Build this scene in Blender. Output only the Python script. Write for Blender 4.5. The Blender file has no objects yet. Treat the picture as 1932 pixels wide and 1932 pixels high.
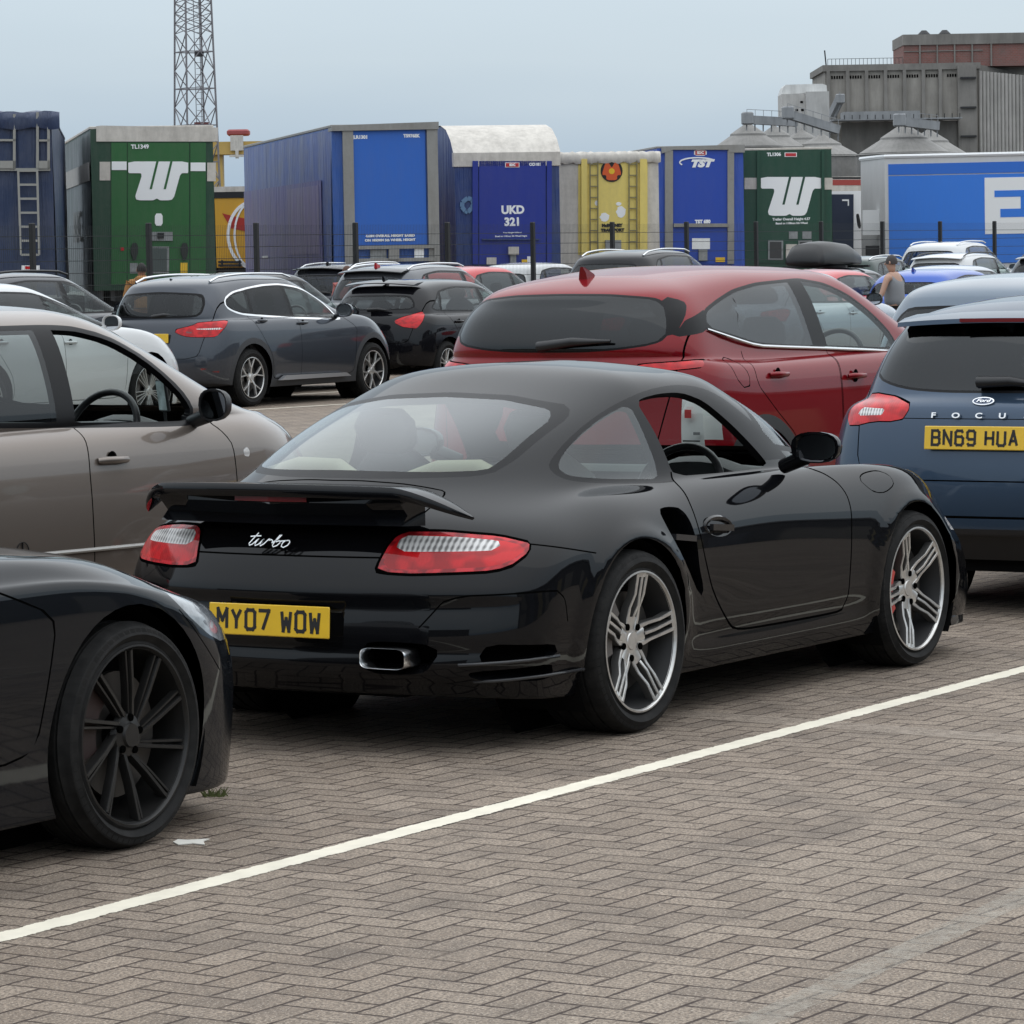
import bpy, math, random, os
import numpy as np
from mathutils import Matrix, Vector
R = math.radians
sc = bpy.context.scene
COL = sc.collection
random.seed(7)

# ---------------------------------------------------------------- camera
FPX, PIT, CAMH, ROLL = 7003.4, .0682, 1.7232, -.0177
cd = bpy.data.cameras.new('camera'); cam = bpy.data.objects.new('camera', cd); COL.objects.link(cam)
cd.sensor_width = 36.0; cd.lens = 36.0 * FPX / 1932.0; cd.clip_start = .1; cd.clip_end = 6000
_c, _s = math.cos(PIT), math.sin(PIT); _cr, _sr = math.cos(ROLL), math.sin(ROLL)
_D = Vector((0, _c, -_s)); _U = Vector((0, _s, _c)); _R = Vector((1, 0, 0))
_RT = _R * _cr + _U * _sr; _UP = _U * _cr - _R * _sr
M4 = Matrix((( _RT.x, _UP.x, -_D.x, 0), (_RT.y, _UP.y, -_D.y, 0), (_RT.z, _UP.z, -_D.z, CAMH), (0, 0, 0, 1)))
cam.matrix_world = M4
sc.camera = cam

def pray(u, v):                       # photo ray (1932 px frame)
    return _D + _RT * ((u - 966) / FPX) + _UP * ((966 - v) / FPX)
def at_y(u, v, Y):                    # point at world depth Y
    r = pray(u, v); t = Y / r.y
    return Vector((r.x * t, Y, CAMH + r.z * t))

# ---------------------------------------------------------------- sky, sun, exposure
SUN_EL, SUN_AZ = 62.0, 40.0          # compass-like: direction the light comes from, degrees from +Y clockwise
w = bpy.data.worlds.new('World'); sc.world = w; w.use_nodes = True
nt = w.node_tree; nt.nodes.clear()
out = nt.nodes.new('ShaderNodeOutputWorld'); bg = nt.nodes.new('ShaderNodeBackground')
sky = nt.nodes.new('ShaderNodeTexSky'); sky.sky_type = 'NISHITA'; sky.sun_disc = False
sky.sun_elevation = R(SUN_EL); sky.sun_rotation = R(SUN_AZ); sky.air_density = 1.3; sky.dust_density = 2.0
tc = nt.nodes.new('ShaderNodeTexCoord'); mp = nt.nodes.new('ShaderNodeMapping'); mp.inputs['Scale'].default_value = (1, 1, 4.5)
nz = nt.nodes.new('ShaderNodeTexNoise'); nz.inputs['Scale'].default_value = 1.6; nz.inputs['Detail'].default_value = 5; nz.inputs['Roughness'].default_value = .5
cr = nt.nodes.new('ShaderNodeValToRGB')
cr.color_ramp.elements[0].position = .28; cr.color_ramp.elements[0].color = (4.3, 5.3, 6.2, 1)
cr.color_ramp.elements[1].position = .72; cr.color_ramp.elements[1].color = (5.6, 6.5, 7.2, 1)
mx = nt.nodes.new('ShaderNodeMix'); mx.data_type = 'RGBA'
sep = nt.nodes.new('ShaderNodeSeparateXYZ')
mr = nt.nodes.new('ShaderNodeMapRange'); mr.inputs[1].default_value = 0.0; mr.inputs[2].default_value = .10; mr.inputs[3].default_value = .88; mr.inputs[4].default_value = .93
L = nt.links.new
L(tc.outputs['Generated'], mp.inputs['Vector']); L(mp.outputs[0], nz.inputs['Vector']); L(nz.outputs[0], cr.inputs[0])
L(tc.outputs['Generated'], sep.inputs[0]); L(sep.outputs[2], mr.inputs[0]); L(mr.outputs[0], mx.inputs[0])
lo = nt.nodes.new('ShaderNodeMix'); lo.data_type = 'RGBA'; lo.inputs[6].default_value = (3.2, 4.45, 5.9, 1); ma = nt.nodes.new('ShaderNodeMath'); ma.operation = 'MULTIPLY_ADD'; ma.inputs[1].default_value = .085
mr2 = nt.nodes.new('ShaderNodeMapRange'); mr2.inputs[1].default_value = .052; mr2.inputs[2].default_value = .098
L(nz.outputs[0], ma.inputs[0]); L(sep.outputs[2], ma.inputs[2]); L(ma.outputs[0], mr2.inputs[0]); L(mr2.outputs[0], lo.inputs[0]); L(cr.outputs[0], lo.inputs[7])
L(sky.outputs[0], mx.inputs[6]); L(lo.outputs[2], mx.inputs[7]); mr3 = nt.nodes.new('ShaderNodeMapRange'); mr3.inputs[1].default_value = .02; mr3.inputs[2].default_value = .85; mr3.inputs[3].default_value = .87; mr3.inputs[4].default_value = 2.15   # overcast: the zenith is brighter than the horizon
wz = nt.nodes.new('ShaderNodeMix'); wz.data_type = 'RGBA'; wz.inputs[7].default_value = (5.35, 5.7, 6.1, 1); mr4 = nt.nodes.new('ShaderNodeMapRange'); mr4.inputs[1].default_value = .10; mr4.inputs[2].default_value = .45
L(sep.outputs[2], mr4.inputs[0]); L(mr4.outputs[0], wz.inputs[0]); L(mx.outputs[2], wz.inputs[6])
vs = nt.nodes.new('ShaderNodeVectorMath'); vs.operation = 'SCALE'; L(sep.outputs[2], mr3.inputs[0]); L(wz.outputs[2], vs.inputs[0]); L(mr3.outputs[0], vs.inputs[3]); L(vs.outputs[0], bg.inputs['Color'])
bg.inputs['Strength'].default_value = .10; L(bg.outputs[0], out.inputs[0])
sl = bpy.data.lights.new('sun', 'SUN'); sl.energy = .6; sl.angle = R(110); sl.color = (1, .96, .9)
so = bpy.data.objects.new('sun', sl); COL.objects.link(so)
_az = R(SUN_AZ); _el = R(SUN_EL)
_sd = Vector((math.sin(_az) * math.cos(_el), math.cos(_az) * math.cos(_el), math.sin(_el)))
so.rotation_euler = _sd.to_track_quat('Z', 'Y').to_euler()
sc.view_settings.view_transform = 'Standard'; sc.view_settings.look = 'None'
sc.view_settings.exposure = 0.36; sc.view_settings.gamma = 1.0
sc.cycles.max_bounces = 8; sc.cycles.transparent_max_bounces = 24; sc.cycles.caustics_reflective = False; sc.cycles.caustics_refractive = False

# ---------------------------------------------------------------- materials
class NT:
    def __init__(s, name):
        m = bpy.data.materials.new(name); m.use_nodes = True; s.m = m; s.t = m.node_tree
        s.p = s.t.nodes['Principled BSDF']; s.o = s.t.nodes['Material Output']
    def n(s, typ, **kw):
        q = s.t.nodes.new('ShaderNode' + typ)
        for k, v in kw.items(): setattr(q, k, v)
        return q
    def l(s, a, b): s.t.links.new(a, b)
    def math(s, op, a, b=None, c=None):
        q = s.n('Math', operation=op)
        for i, x in enumerate((a, b, c)):
            if x is None: continue
            if isinstance(x, (int, float)): q.inputs[i].default_value = x
            else: s.l(x, q.inputs[i])
        return q.outputs[0]
    def mix(s, f, a, b):
        q = s.n('Mix', data_type='RGBA')
        for i, x in ((0, f), (6, a), (7, b)):
            if isinstance(x, (int, float)): q.inputs[i].default_value = x
            elif isinstance(x, tuple): q.inputs[i].default_value = (*x[:3], 1)
            else: s.l(x, q.inputs[i])
        return q.outputs[2]
    def noise(s, scale, detail=3, vec=None, rough=.5):
        q = s.n('TexNoise'); q.inputs['Scale'].default_value = scale; q.inputs['Detail'].default_value = detail; q.inputs['Roughness'].default_value = rough
        if vec is not None: s.l(vec, q.inputs['Vector'])
        return q.outputs[0]
    def ramp(s, v, lo, hi, a=0., b=1.):
        q = s.n('MapRange'); q.inputs[1].default_value = lo; q.inputs[2].default_value = hi; q.inputs[3].default_value = a; q.inputs[4].default_value = b
        s.l(v, q.inputs[0]); return q.outputs[0]
    def obj(s): return s.n('TexCoord').outputs['Object']
    def bump(s, h, strength=.3, dist=.01):
        q = s.n('Bump'); q.inputs['Strength'].default_value = strength; q.inputs['Distance'].default_value = dist
        s.l(h, q.inputs['Height']); s.l(q.outputs[0], s.p.inputs['Normal']); return q
_mc = {}
def mat(name, col, rough=.5, metal=0., coat=0., var=.0, vscale=6., emit=None, bump=0., bscale=60., spec=.5):
    if name in _mc: return _mc[name]
    k = NT(name); p = k.p
    p.inputs['Base Color'].default_value = (*col, 1); p.inputs['Roughness'].default_value = rough
    p.inputs['Metallic'].default_value = metal; p.inputs['Coat Weight'].default_value = coat; p.inputs['Coat Roughness'].default_value = .03
    p.inputs['Specular IOR Level'].default_value = spec
    if var > 0:
        o = k.obj(); nzv = k.noise(vscale, 4, o, .6); f = k.ramp(nzv, .3, .7)
        k.l(k.mix(f, tuple(c * (1 - var) for c in col), tuple(min(1, c * (1 + var)) for c in col)), p.inputs['Base Color'])
    if bump > 0:
        k.bump(k.noise(bscale, 3, k.obj()), bump, .01)
    _mc[name] = k.m; return k.m
def paint(name, col, metal=.35, rough=.32, dust=.10, ior=1.5, cw=1.0):
    if name in _mc: return _mc[name]
    k = NT(name); p = k.p; o = k.obj()
    nz1 = k.noise(1.7, 5, o, .65); d = k.ramp(nz1, .38, .75)
    sepv = k.n('SeparateXYZ'); k.l(o, sepv.inputs[0])
    low = k.ramp(sepv.outputs[2], .55, .15, 0., 1.)            # road film thrown up on the lower panels
    dd = k.math('MULTIPLY', k.math('ADD', k.math('MULTIPLY', d, .35), k.math('MULTIPLY', low, .8)), dust)
    k.l(k.mix(dd, col, (.20, .18, .155)), p.inputs['Base Color'])
    k.l(k.math('ADD', k.math('MULTIPLY', dd, 1.2), rough), p.inputs['Roughness'])
    p.inputs['Metallic'].default_value = metal; p.inputs['Specular IOR Level'].default_value = 0.0
    k.l(k.math('SUBTRACT', cw, k.math('MULTIPLY', dd, 2.2)), p.inputs['Coat Weight'])
    k.l(k.math('ADD', k.math('MULTIPLY', dd, .9), .032), p.inputs['Coat Roughness'])
    p.inputs['Coat IOR'].default_value = ior
    _mc[name] = k.m; return k.m
def glass(name, tint=(.75, .82, .80), refl=1.0, haze=.0):
    if name in _mc: return _mc[name]
    k = NT(name); k.t.nodes.remove(k.p)
    tr = k.n('BsdfTransparent'); tr.inputs[0].default_value = (*tint, 1)
    gl = k.n('BsdfGlossy'); gl.inputs['Roughness'].default_value = .02; gl.inputs['Color'].default_value = (.95, .98, 1, 1)
    lw = k.n('LayerWeight'); lw.inputs[0].default_value = .5
    f = k.math('MINIMUM', k.math('ADD', k.math('MULTIPLY', k.math('POWER', lw.outputs[1], 4.2), .85 * refl), .045 * refl), 1.0)
    ms = k.n('MixShader'); k.l(f, ms.inputs[0]); k.l(tr.outputs[0], ms.inputs[1]); k.l(gl.outputs[0], ms.inputs[2])
    last = ms.outputs[0]
    if haze > 0:
        df = k.n('BsdfDiffuse'); df.inputs[0].default_value = (.42, .45, .45, 1)
        hz = k.ramp(k.noise(3.0, 4, k.obj(), .6), .3, .8, haze * .5, haze * 1.3)
        m2 = k.n('MixShader'); k.l(hz, m2.inputs[0]); k.l(last, m2.inputs[1]); k.l(df.outputs[0], m2.inputs[2]); last = m2.outputs[0]
    k.l(last, k.o.inputs[0]); _mc[name] = k.m; return k.m
def lens(name, col, rough=.08, trans=.0, dark=.4, sc=26.):
    if name in _mc: return _mc[name]
    k = NT(name); p = k.p; o = k.obj()
    v = k.n('TexVoronoi'); v.inputs['Scale'].default_value = 9; k.l(o, v.inputs['Vector'])
    mp_ = k.n('Mapping'); mp_.inputs['Scale'].default_value = (.5, 1, 1.6); k.l(o, mp_.inputs[0]); f = k.ramp(k.noise(sc, 1, mp_.outputs[0]), .40, .58)
    k.l(k.mix(f, tuple(c * dark for c in col), col), p.inputs['Base Color'])
    p.inputs['Roughness'].default_value = .4; p.inputs['Specular IOR Level'].default_value = .15; p.inputs['Coat Weight'].default_value = .7; p.inputs['Coat Roughness'].default_value = .03
    if name.startswith('clear'):
        wy = k.n('TexWave', wave_type='BANDS', bands_direction='Y'); wy.inputs['Scale'].default_value = 17; wy.inputs['Distortion'].default_value = 1.2; k.l(o, wy.inputs['Vector'])
        wz_ = k.n('TexWave', wave_type='BANDS', bands_direction='Z'); wz_.inputs['Scale'].default_value = 13; k.l(o, wz_.inputs['Vector'])
        g_ = k.ramp(k.math('ADD', k.math('MULTIPLY', wy.outputs[1], .6), k.math('ADD', k.math('MULTIPLY', wz_.outputs[1], .25), k.math('MULTIPLY', k.noise(9, 1, o), .5))), .30, .85)
        k.l(k.mix(g_, tuple(c * dark for c in col), col), p.inputs['Base Color'])
    w_ = k.n('TexWave', wave_type='BANDS', bands_direction='Y'); w_.inputs['Scale'].default_value = 22; k.l(o, w_.inputs['Vector'])
    b = k.n('Bump'); b.inputs['Strength'].default_value = .12; b.inputs['Distance'].default_value = .003; k.l(w_.outputs[1], b.inputs['Height']); k.l(b.outputs[0], p.inputs['Normal'])
    _mc[name] = k.m; return k.m

BLK = mat('black_trim', (.012, .012, .013), .42, bump=.1, bscale=200)
GAP = mat('panel_gap', (.002, .002, .002), .9, spec=0.)
RUB = mat('window_rubber', (.007, .007, .008), .4, spec=.18)
CHR = mat('bright_trim', (.75, .76, .77), .16, metal=1)
INT = mat('cabin_dark', (.018, .018, .020), .75)
LIN = mat('headliner', (.020, .020, .021), .9)
SEAT = mat('seat_dark', (.016, .016, .018), .6, bump=.2, bscale=90)
WELL = mat('wheel_well', (.004, .004, .004), .95, spec=.1)
REDL = lens('red_lens', (.62, .006, .010), dark=.60, sc=14.); CLRL = lens('clear_lens', (.78, .76, .74), dark=.25, sc=34.); DRED = mat('dark_red_lens', (.16, .010, .012), .15, coat=1)
HLG = mat('headlamp_glass', (.22, .24, .26), .1, coat=1, var=.6, vscale=14)
YPL = mat('yellow_plate', (.80, .50, .025), .35, coat=.3, var=.03, vscale=20); PBK = mat('plate_black', (.012, .011, .012), .5)
WHT = mat('white_decal', (.84, .85, .85), .5)

# ---------------------------------------------------------------- object helpers
def mk(name, verts, faces, mats, parent=None, smooth=False, normals=None, midx=None, loc=None):
    me = bpy.data.meshes.new(name); me.from_pydata([tuple(map(float, v)) for v in verts], [], faces)
    if not isinstance(mats, (list, tuple)): mats = [mats]
    for m in mats: me.materials.append(m)
    if midx is not None: me.polygons.foreach_set('material_index', midx)
    if smooth: me.polygons.foreach_set('use_smooth', [True] * len(me.polygons))
    me.update()
    if normals is not None: me.normals_split_custom_set_from_vertices([tuple(map(float, n)) for n in normals])
    o = bpy.data.objects.new(name, me); COL.objects.link(o)
    if parent is not None: o.parent = parent
    if loc is not None: o.location = loc
    return o
def tag(o, label, cat, group=None, kind=None):
    if label: o['label'] = label
    if cat: o['category'] = cat
    if group: o['group'] = group
    if kind: o['kind'] = kind
    return o
def empty(name, loc, rz, label, cat, group=None):
    o = bpy.data.objects.new(name, None); COL.objects.link(o); o.location = loc; o.rotation_euler = (0, 0, rz); o.empty_display_size = .2
    return tag(o, label, cat, group)
class MB:
    def __init__(s): s.v = []; s.f = []; s.m = []
    def add(s, v, f, mi=0):
        b = len(s.v); s.v += [tuple(q) for q in v]; s.f += [tuple(i + b for i in q) for q in f]; s.m += [mi] * len(f)
    def box(s, x0, x1, y0, y1, z0, z1, mi=0, ch=0.0):
        if ch <= 0:
            s.add([(x0, y0, z0), (x1, y0, z0), (x1, y1, z0), (x0, y1, z0), (x0, y0, z1), (x1, y0, z1), (x1, y1, z1), (x0, y1, z1)],
                  [(0, 3, 2, 1), (4, 5, 6, 7), (0, 1, 5, 4), (1, 2, 6, 5), (2, 3, 7, 6), (3, 0, 4, 7)], mi)
        else:
            V = []; F = []
            def ringp(z, i): return [(x0 + i + ch, y0 + i, z), (x1 - i - ch, y0 + i, z), (x1 - i, y0 + i + ch, z), (x1 - i, y1 - i - ch, z), (x1 - i - ch, y1 - i, z), (x0 + i + ch, y1 - i, z), (x0 + i, y1 - i - ch, z), (x0 + i, y0 + i + ch, z)]
            rr = [ringp(z0, ch), ringp(z0 + ch, 0), ringp(z1 - ch, 0), ringp(z1, ch)]
            for q in rr: V += q
            for k in range(3):
                for i in range(8): F.append((k * 8 + i, k * 8 + (i + 1) % 8, k * 8 + 8 + (i + 1) % 8, k * 8 + 8 + i))
            F.append(tuple(range(7, -1, -1))); F.append(tuple(range(24, 32)))
            s.add(V, F, mi)
    def prism(s, poly, a, b, axis='y', mi=0, cap=True):
        n = len(poly)
        def P(q, t): return (q[0], t, q[1]) if axis == 'y' else ((t, q[0], q[1]) if axis == 'x' else (q[0], q[1], t))
        V = [P(q, a) for q in poly] + [P(q, b) for q in poly]
        F = [(i, (i + 1) % n, n + (i + 1) % n, n + i) for i in range(n)]
        if cap: F += [tuple(range(n - 1, -1, -1)), tuple(range(n, 2 * n))]
        s.add(V, F, mi)
    def bar(s, p, q, w, h=None, mi=0):
        p = Vector(p); q = Vector(q); d = (q - p)
        if d.length < 1e-6: return
        d.normalize(); up = Vector((0, 0, 1)) if abs(d.z) < .9 else Vector((1, 0, 0))
        a = d.cross(up).normalized() * (w / 2); b = a.cross(d).normalized() * ((h or w) / 2)
        V = [p - a - b, p + a - b, p + a + b, p - a + b, q - a - b, q + a - b, q + a + b, q - a + b]
        s.add(V, [(3, 2, 1, 0), (4, 5, 6, 7), (0, 1, 5, 4), (1, 2, 6, 5), (2, 3, 7, 6), (3, 0, 4, 7)], mi)
    def tube(s, pts, r, n=8, mi=0, cap=True):
        pts = [Vector(p) for p in pts]; base = len(s.v); V = []
        rs = r if isinstance(r, (list, tuple)) else [r] * len(pts)
        ref = None
        for i, p in enumerate(pts):
            d = (pts[min(i + 1, len(pts) - 1)] - pts[max(i - 1, 0)]).normalized()
            if ref is None: ref = Vector((0, 0, 1)) if abs(d.z) < .9 else Vector((1, 0, 0))
            a = d.cross(ref).normalized(); b = a.cross(d).normalized(); ref = b
            for k in range(n):
                t = 2 * math.pi * k / n; V.append(p + (a * math.cos(t) + b * math.sin(t)) * rs[i])
        F = []
        for i in range(len(pts) - 1):
            for k in range(n): F.append((i * n + k, i * n + (k + 1) % n, (i + 1) * n + (k + 1) % n, (i + 1) * n + k))
        if cap: F += [tuple(range(n - 1, -1, -1)), tuple(range((len(pts) - 1) * n, len(pts) * n))]
        s.add(V, F, mi)
    def lathe(s, prof, n=48, mi=0, axis='y', a0=0., a1=2 * math.pi):     # prof: (r, t) along the axis
        full = abs(a1 - a0 - 2 * math.pi) < 1e-6; m = len(prof); V = []; nn = n if full else n + 1
        for k in range(nn):
            t = a0 + (a1 - a0) * k / n; c, q = math.cos(t), math.sin(t)
            for r, y in prof:
                V.append((r * c, y, r * q) if axis == 'y' else ((y, r * c, r * q) if axis == 'x' else (r * c, r * q, y)))
        F = []
        for k in range(n):
            k2 = (k + 1) % nn
            for j in range(m - 1): F.append((k * m + j, k * m + j + 1, k2 * m + j + 1, k2 * m + j))
        s.add(V, F, mi)
    def build(s, name, mats, parent=None, smooth=False, angle=None, loc=None):
        o = mk(name, s.v, s.f, mats, parent, smooth, None, s.m, loc)
        if angle is not None:
            me = o.data; me.polygons.foreach_set('use_smooth', [True] * len(me.polygons))
            me.set_sharp_from_angle(angle=R(angle)); me.update()
        return o
def copy_tree(o, parent=None):
    c = o.copy(); COL.objects.link(c); c.parent = parent
    for ch in list(o.children): copy_tree(ch, c)
    return c
def text_mesh(body, size, ext=.002, bold=0.0, shear=0.0, align='CENTER', sx=1.0):
    cu = bpy.data.curves.new('lettering', 'FONT'); cu.body = body; cu.size = size; cu.extrude = ext; cu.offset = bold; cu.shear = shear
    cu.align_x = align; cu.align_y = 'CENTER'; cu.space_line = .85; cu.resolution_u = 3
    o = bpy.data.objects.new('tmp_lettering', cu); COL.objects.link(o)
    dg = bpy.context.evaluated_depsgraph_get(); me = bpy.data.meshes.new_from_object(o.evaluated_get(dg))
    bpy.data.objects.remove(o); bpy.data.curves.remove(cu)
    if sx != 1.0: me.transform(Matrix.Diagonal((sx, 1, 1, 1)))
    return me
def put_text(name, body, size, m, parent, M, **kw):        # M: 4x4 giving x = reading direction, z = outward
    me = text_mesh(body, size, **kw); me.transform(M); me.materials.clear(); me.materials.append(m)
    o = bpy.data.objects.new(name, me); COL.objects.link(o); o.parent = parent; return o
def frame_mat(o, x, z):
    x = Vector(x).normalized(); z = Vector(z).normalized(); y = z.cross(x).normalized(); x = y.cross(z)
    return Matrix(((x.x, y.x, z.x, o[0]), (x.y, y.y, z.y, o[1]), (x.z, y.z, z.z, o[2]), (0, 0, 0, 1)))
# stroke letters for number plates (5 x 8 cell, upright block capitals)
GL = {'M': [[(0, 0), (0, 8), (2.5, 3.4), (5, 8), (5, 0)]], 'Y': [[(0, 8), (2.5, 4), (5, 8)], [(2.5, 4.4), (2.5, 0)]],
      '0': [[(1, 0), (4, 0), (5, 1), (5, 7), (4, 8), (1, 8), (0, 7), (0, 1), (1, 0), (2, 0)]], '7': [[(0, 8), (5, 8), (1.6, 0)]],
      'W': [[(0, 8), (.9, 0), (2.5, 5), (4.1, 0), (5, 8)]], 'B': [[(0, 0), (3.9, 0), (5, 1), (5, 3.2), (4, 4.2), (4.7, 5), (4.7, 7), (3.7, 8), (0, 8), (0, 0), (.6, 0)], [(0, 4.2), (4, 4.2)]],
      'N': [[(0, 0), (0, 8), (5, 0), (5, 8)]], '6': [[(4.9, 6.8), (4, 8), (1, 8), (0, 7), (0, 1), (1, 0), (4, 0), (5, 1), (5, 3.7), (4, 4.7), (0, 4.7)]],
      '9': [[(.1, 1.2), (1, 0), (4, 0), (5, 1), (5, 7), (4, 8), (1, 8), (0, 7), (0, 4.3), (1, 3.3), (5, 3.3)]],
      'H': [[(0, 0), (0, 8)], [(5, 0), (5, 8)], [(0, 4), (5, 4)]], 'U': [[(0, 8), (0, 1), (1, 0), (4, 0), (5, 1), (5, 8)]],
      'A': [[(0, 0), (2.5, 8), (5, 0)], [(.8, 2.6), (4.2, 2.6)]], 'L': [[(0, 8), (0, 0), (4.6, 0)]], '3': [[(0, 7), (1, 8), (4, 8), (5, 7), (5, 5), (4, 4.2), (2, 4.2)], [(4, 4.2), (5, 3.4), (5, 1), (4, 0), (1, 0), (0, 1)]],
      'P': [[(0, 0), (0, 8), (4, 8), (5, 7), (5, 4.8), (4, 3.8), (0, 3.8)]], '5': [[(5, 8), (0, 8), (0, 4.6), (4, 4.6), (5, 3.6), (5, 1), (4, 0), (0, 0)]], '1': [[(2.5, 0), (2.5, 8)]],
      'E': [[(5, 0), (0, 0), (0, 8), (5, 8)], [(0, 4), (4, 4)]], 'F': [[(0, 0), (0, 8), (5, 8)], [(0, 4.2), (4, 4.2)]], '2': [[(0, 7), (1, 8), (4, 8), (5, 7), (5, 5), (0, 0), (5, 0)]], 'K': [[(0, 0), (0, 8)], [(5, 8), (0, 3.6)], [(1.6, 4.8), (5, 0)]]}
GL['O'] = GL['0']
def strokes(mb, txt, h, w, gap, sp, thick, z0, depth, mi=0, space=None):
    tot = sum((w + gap) if c != ' ' else sp for c in txt) - gap; x = -tot / 2
    for c in txt:
        if c == ' ': x += sp; continue
        for pl in GL[c]:
            P = [Vector((x + a / 5 * w, b / 8 * h - h / 2)) for a, b in pl]
            for i in range(len(P) - 1):
                d = (P[i + 1] - P[i]).normalized(); nn = Vector((-d.y, d.x)) * thick / 2
                e0 = d * thick * (.5 if i > 0 else .5); a_ = P[i] - e0 * (1 if True else 0); b_ = P[i + 1] + e0
                if i == 0: a_ = P[i] - d * (thick * .5 if abs(d.x) > .9 else 0)
                if i == len(P) - 2: b_ = P[i + 1] + d * (thick * .5 if abs(d.x) > .9 else 0)
                zz = z0 + depth * (1 + .02 * i)
                q = [a_ - nn, b_ - nn, b_ + nn, a_ + nn]
                mb.add([(v.x, v.y, zz) for v in q], [(0, 1, 2, 3)], mi)
        x += w + gap
def number_plate(parent, txt, M, front=False, wide=.52, high=.111):
    mb = MB(); mb.box(-wide / 2, wide / 2, -high / 2, high / 2, -.004, .004, 0, ch=.003)
    o = mb.build('number_plate', YPL, parent); o.data.transform(M)
    if txt:
        l = MB(); strokes(l, txt, .079 - .012, .050 - .012, .011 + .012, .033, .013, .0045, .0006)
        c = l.build('plate_lettering', PBK, o); c.data.transform(M)
    return o
# ---------------------------------------------------------------- lofted car shells
def pchip(xs, ys, x):
    xs = np.asarray(xs, float); ys = np.asarray(ys, float); x = np.asarray(x, float)
    if len(xs) == 1: return np.full_like(x, ys[0])
    h = np.diff(xs); d = np.diff(ys) / h; m = np.zeros(len(xs)); m[0], m[-1] = d[0], d[-1]
    for i in range(1, len(xs) - 1):
        if d[i - 1] * d[i] > 0:
            w1, w2 = 2 * h[i] + h[i - 1], h[i] + 2 * h[i - 1]; m[i] = (w1 + w2) / (w1 / d[i - 1] + w2 / d[i])
    x = np.clip(x, xs[0], xs[-1]); i = np.clip(np.searchsorted(xs, x, 'right') - 1, 0, len(xs) - 2)
    t = (x - xs[i]) / h[i]
    return (2*t**3-3*t**2+1)*ys[i] + (t**3-2*t**2+t)*h[i]*m[i] + (-2*t**3+3*t**2)*ys[i+1] + (t**3-t**2)*h[i]*m[i+1]
def curve(k, sig=.07):
    if isinstance(k, (int, float)): return lambda x: np.full_like(np.asarray(x, float), float(k))
    xs = [a for a, b in k]; ys = [b for a, b in k]
    g = np.arange(xs[0] - .6, xs[-1] + .6, .02); v = pchip(xs, ys, g)
    n = int(3 * sig / .02); kk = np.exp(-.5 * (np.arange(-n, n + 1) * .02 / sig) ** 2); kk /= kk.sum()
    v = np.convolve(np.pad(v, n, mode='edge'), kk, 'valid')
    return lambda x: np.interp(x, g, v)
def ring_points(r, nR, nS, nF):
    xr, xf, Lr, pr, Lf, pf, w, z, cw = r[:9]; W = curve(w); Z = curve(z)
    ph = np.linspace(0, math.pi / 2, 200); c = np.cos(ph); s = np.sin(ph); c[-1] = 0
    def arc(x, e, n):
        y = e * W(x); L_ = np.concatenate([[0], np.cumsum(np.hypot(np.diff(x), np.diff(y)))]); t = np.linspace(0, L_[-1], n + 1)
        return np.interp(t, L_, x), np.interp(t, L_, y), np.interp(t, L_, e)
    x1, y1, e1 = arc(xr + Lr * (1 - c ** (2 / pr)), s ** (2 / pr), nR)
    x3, y3, e3 = arc(xf - Lf * (1 - c ** (2 / pf)), s ** (2 / pf), nF)
    x2 = np.linspace(xr + Lr, xf - Lf, nS + 1)[1:-1]
    x = np.concatenate([x1, x2, x3[::-1]]); y = np.concatenate([y1, W(x2), y3[::-1]]); e = np.concatenate([e1, np.ones_like(x2), e3[::-1]])
    cr_, cf_ = cw if isinstance(cw, tuple) else (cw, cw)
    side = np.where(x < (xr + xf) / 2, cr_, cf_)
    zz = Z(x) + side * (1 - e ** 2)
    return np.stack([x, y, zz], 1)
def bspline_rows(P, sub):
    n = P.shape[0]; mir = P[-2].copy(); mir[:, 1] *= -1
    E_ = np.concatenate([[2 * P[0] - P[1]], P, [mir]], 0); rows = []
    for i in range(n - 1):
        for k in range(sub):
            t = k / sub
            b = [(1-t)**3/6, (3*t**3-6*t**2+4)/6, (-3*t**3+3*t**2+3*t+1)/6, t**3/6]
            rows.append(sum(b[j] * E_[i + j] for j in range(4)))
    rows.append((E_[n - 1] + 4 * E_[n] + E_[n + 1]) / 6)
    return np.array(rows)
def sdf(P, poly):
    poly = np.asarray(poly, float); A = poly; B = np.roll(poly, -1, 0)
    P = np.asarray(P)[:, None, :]; d = B - A; t = np.clip(((P - A) * d).sum(-1) / np.maximum((d * d).sum(-1), 1e-12), 0, 1)
    q = P - (A + t[..., None] * d); dist = np.sqrt((q ** 2).sum(-1)).min(1)
    x, y = P[:, 0, 0], P[:, 0, 1]; ins = np.zeros(len(x), bool)
    for (x1, y1), (x2, y2) in zip(A, B):
        if y1 == y2: continue
        c = ((y1 > y) != (y2 > y)) & (x < (x2 - x1) * (y - y1) / (y2 - y1) + x1); ins ^= c
    return np.where(ins, -dist, dist)
def rnd(poly, n=2, k=.18):
    P = [np.array(p, float) for p in poly]
    for _ in range(n):
        Q = []
        for i in range(len(P)):
            a, b = P[i], P[(i + 1) % len(P)]; Q += [a * (1 - k) + b * k, a * k + b * (1 - k)]
        P = Q; k = .25
    return np.array(P)
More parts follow.
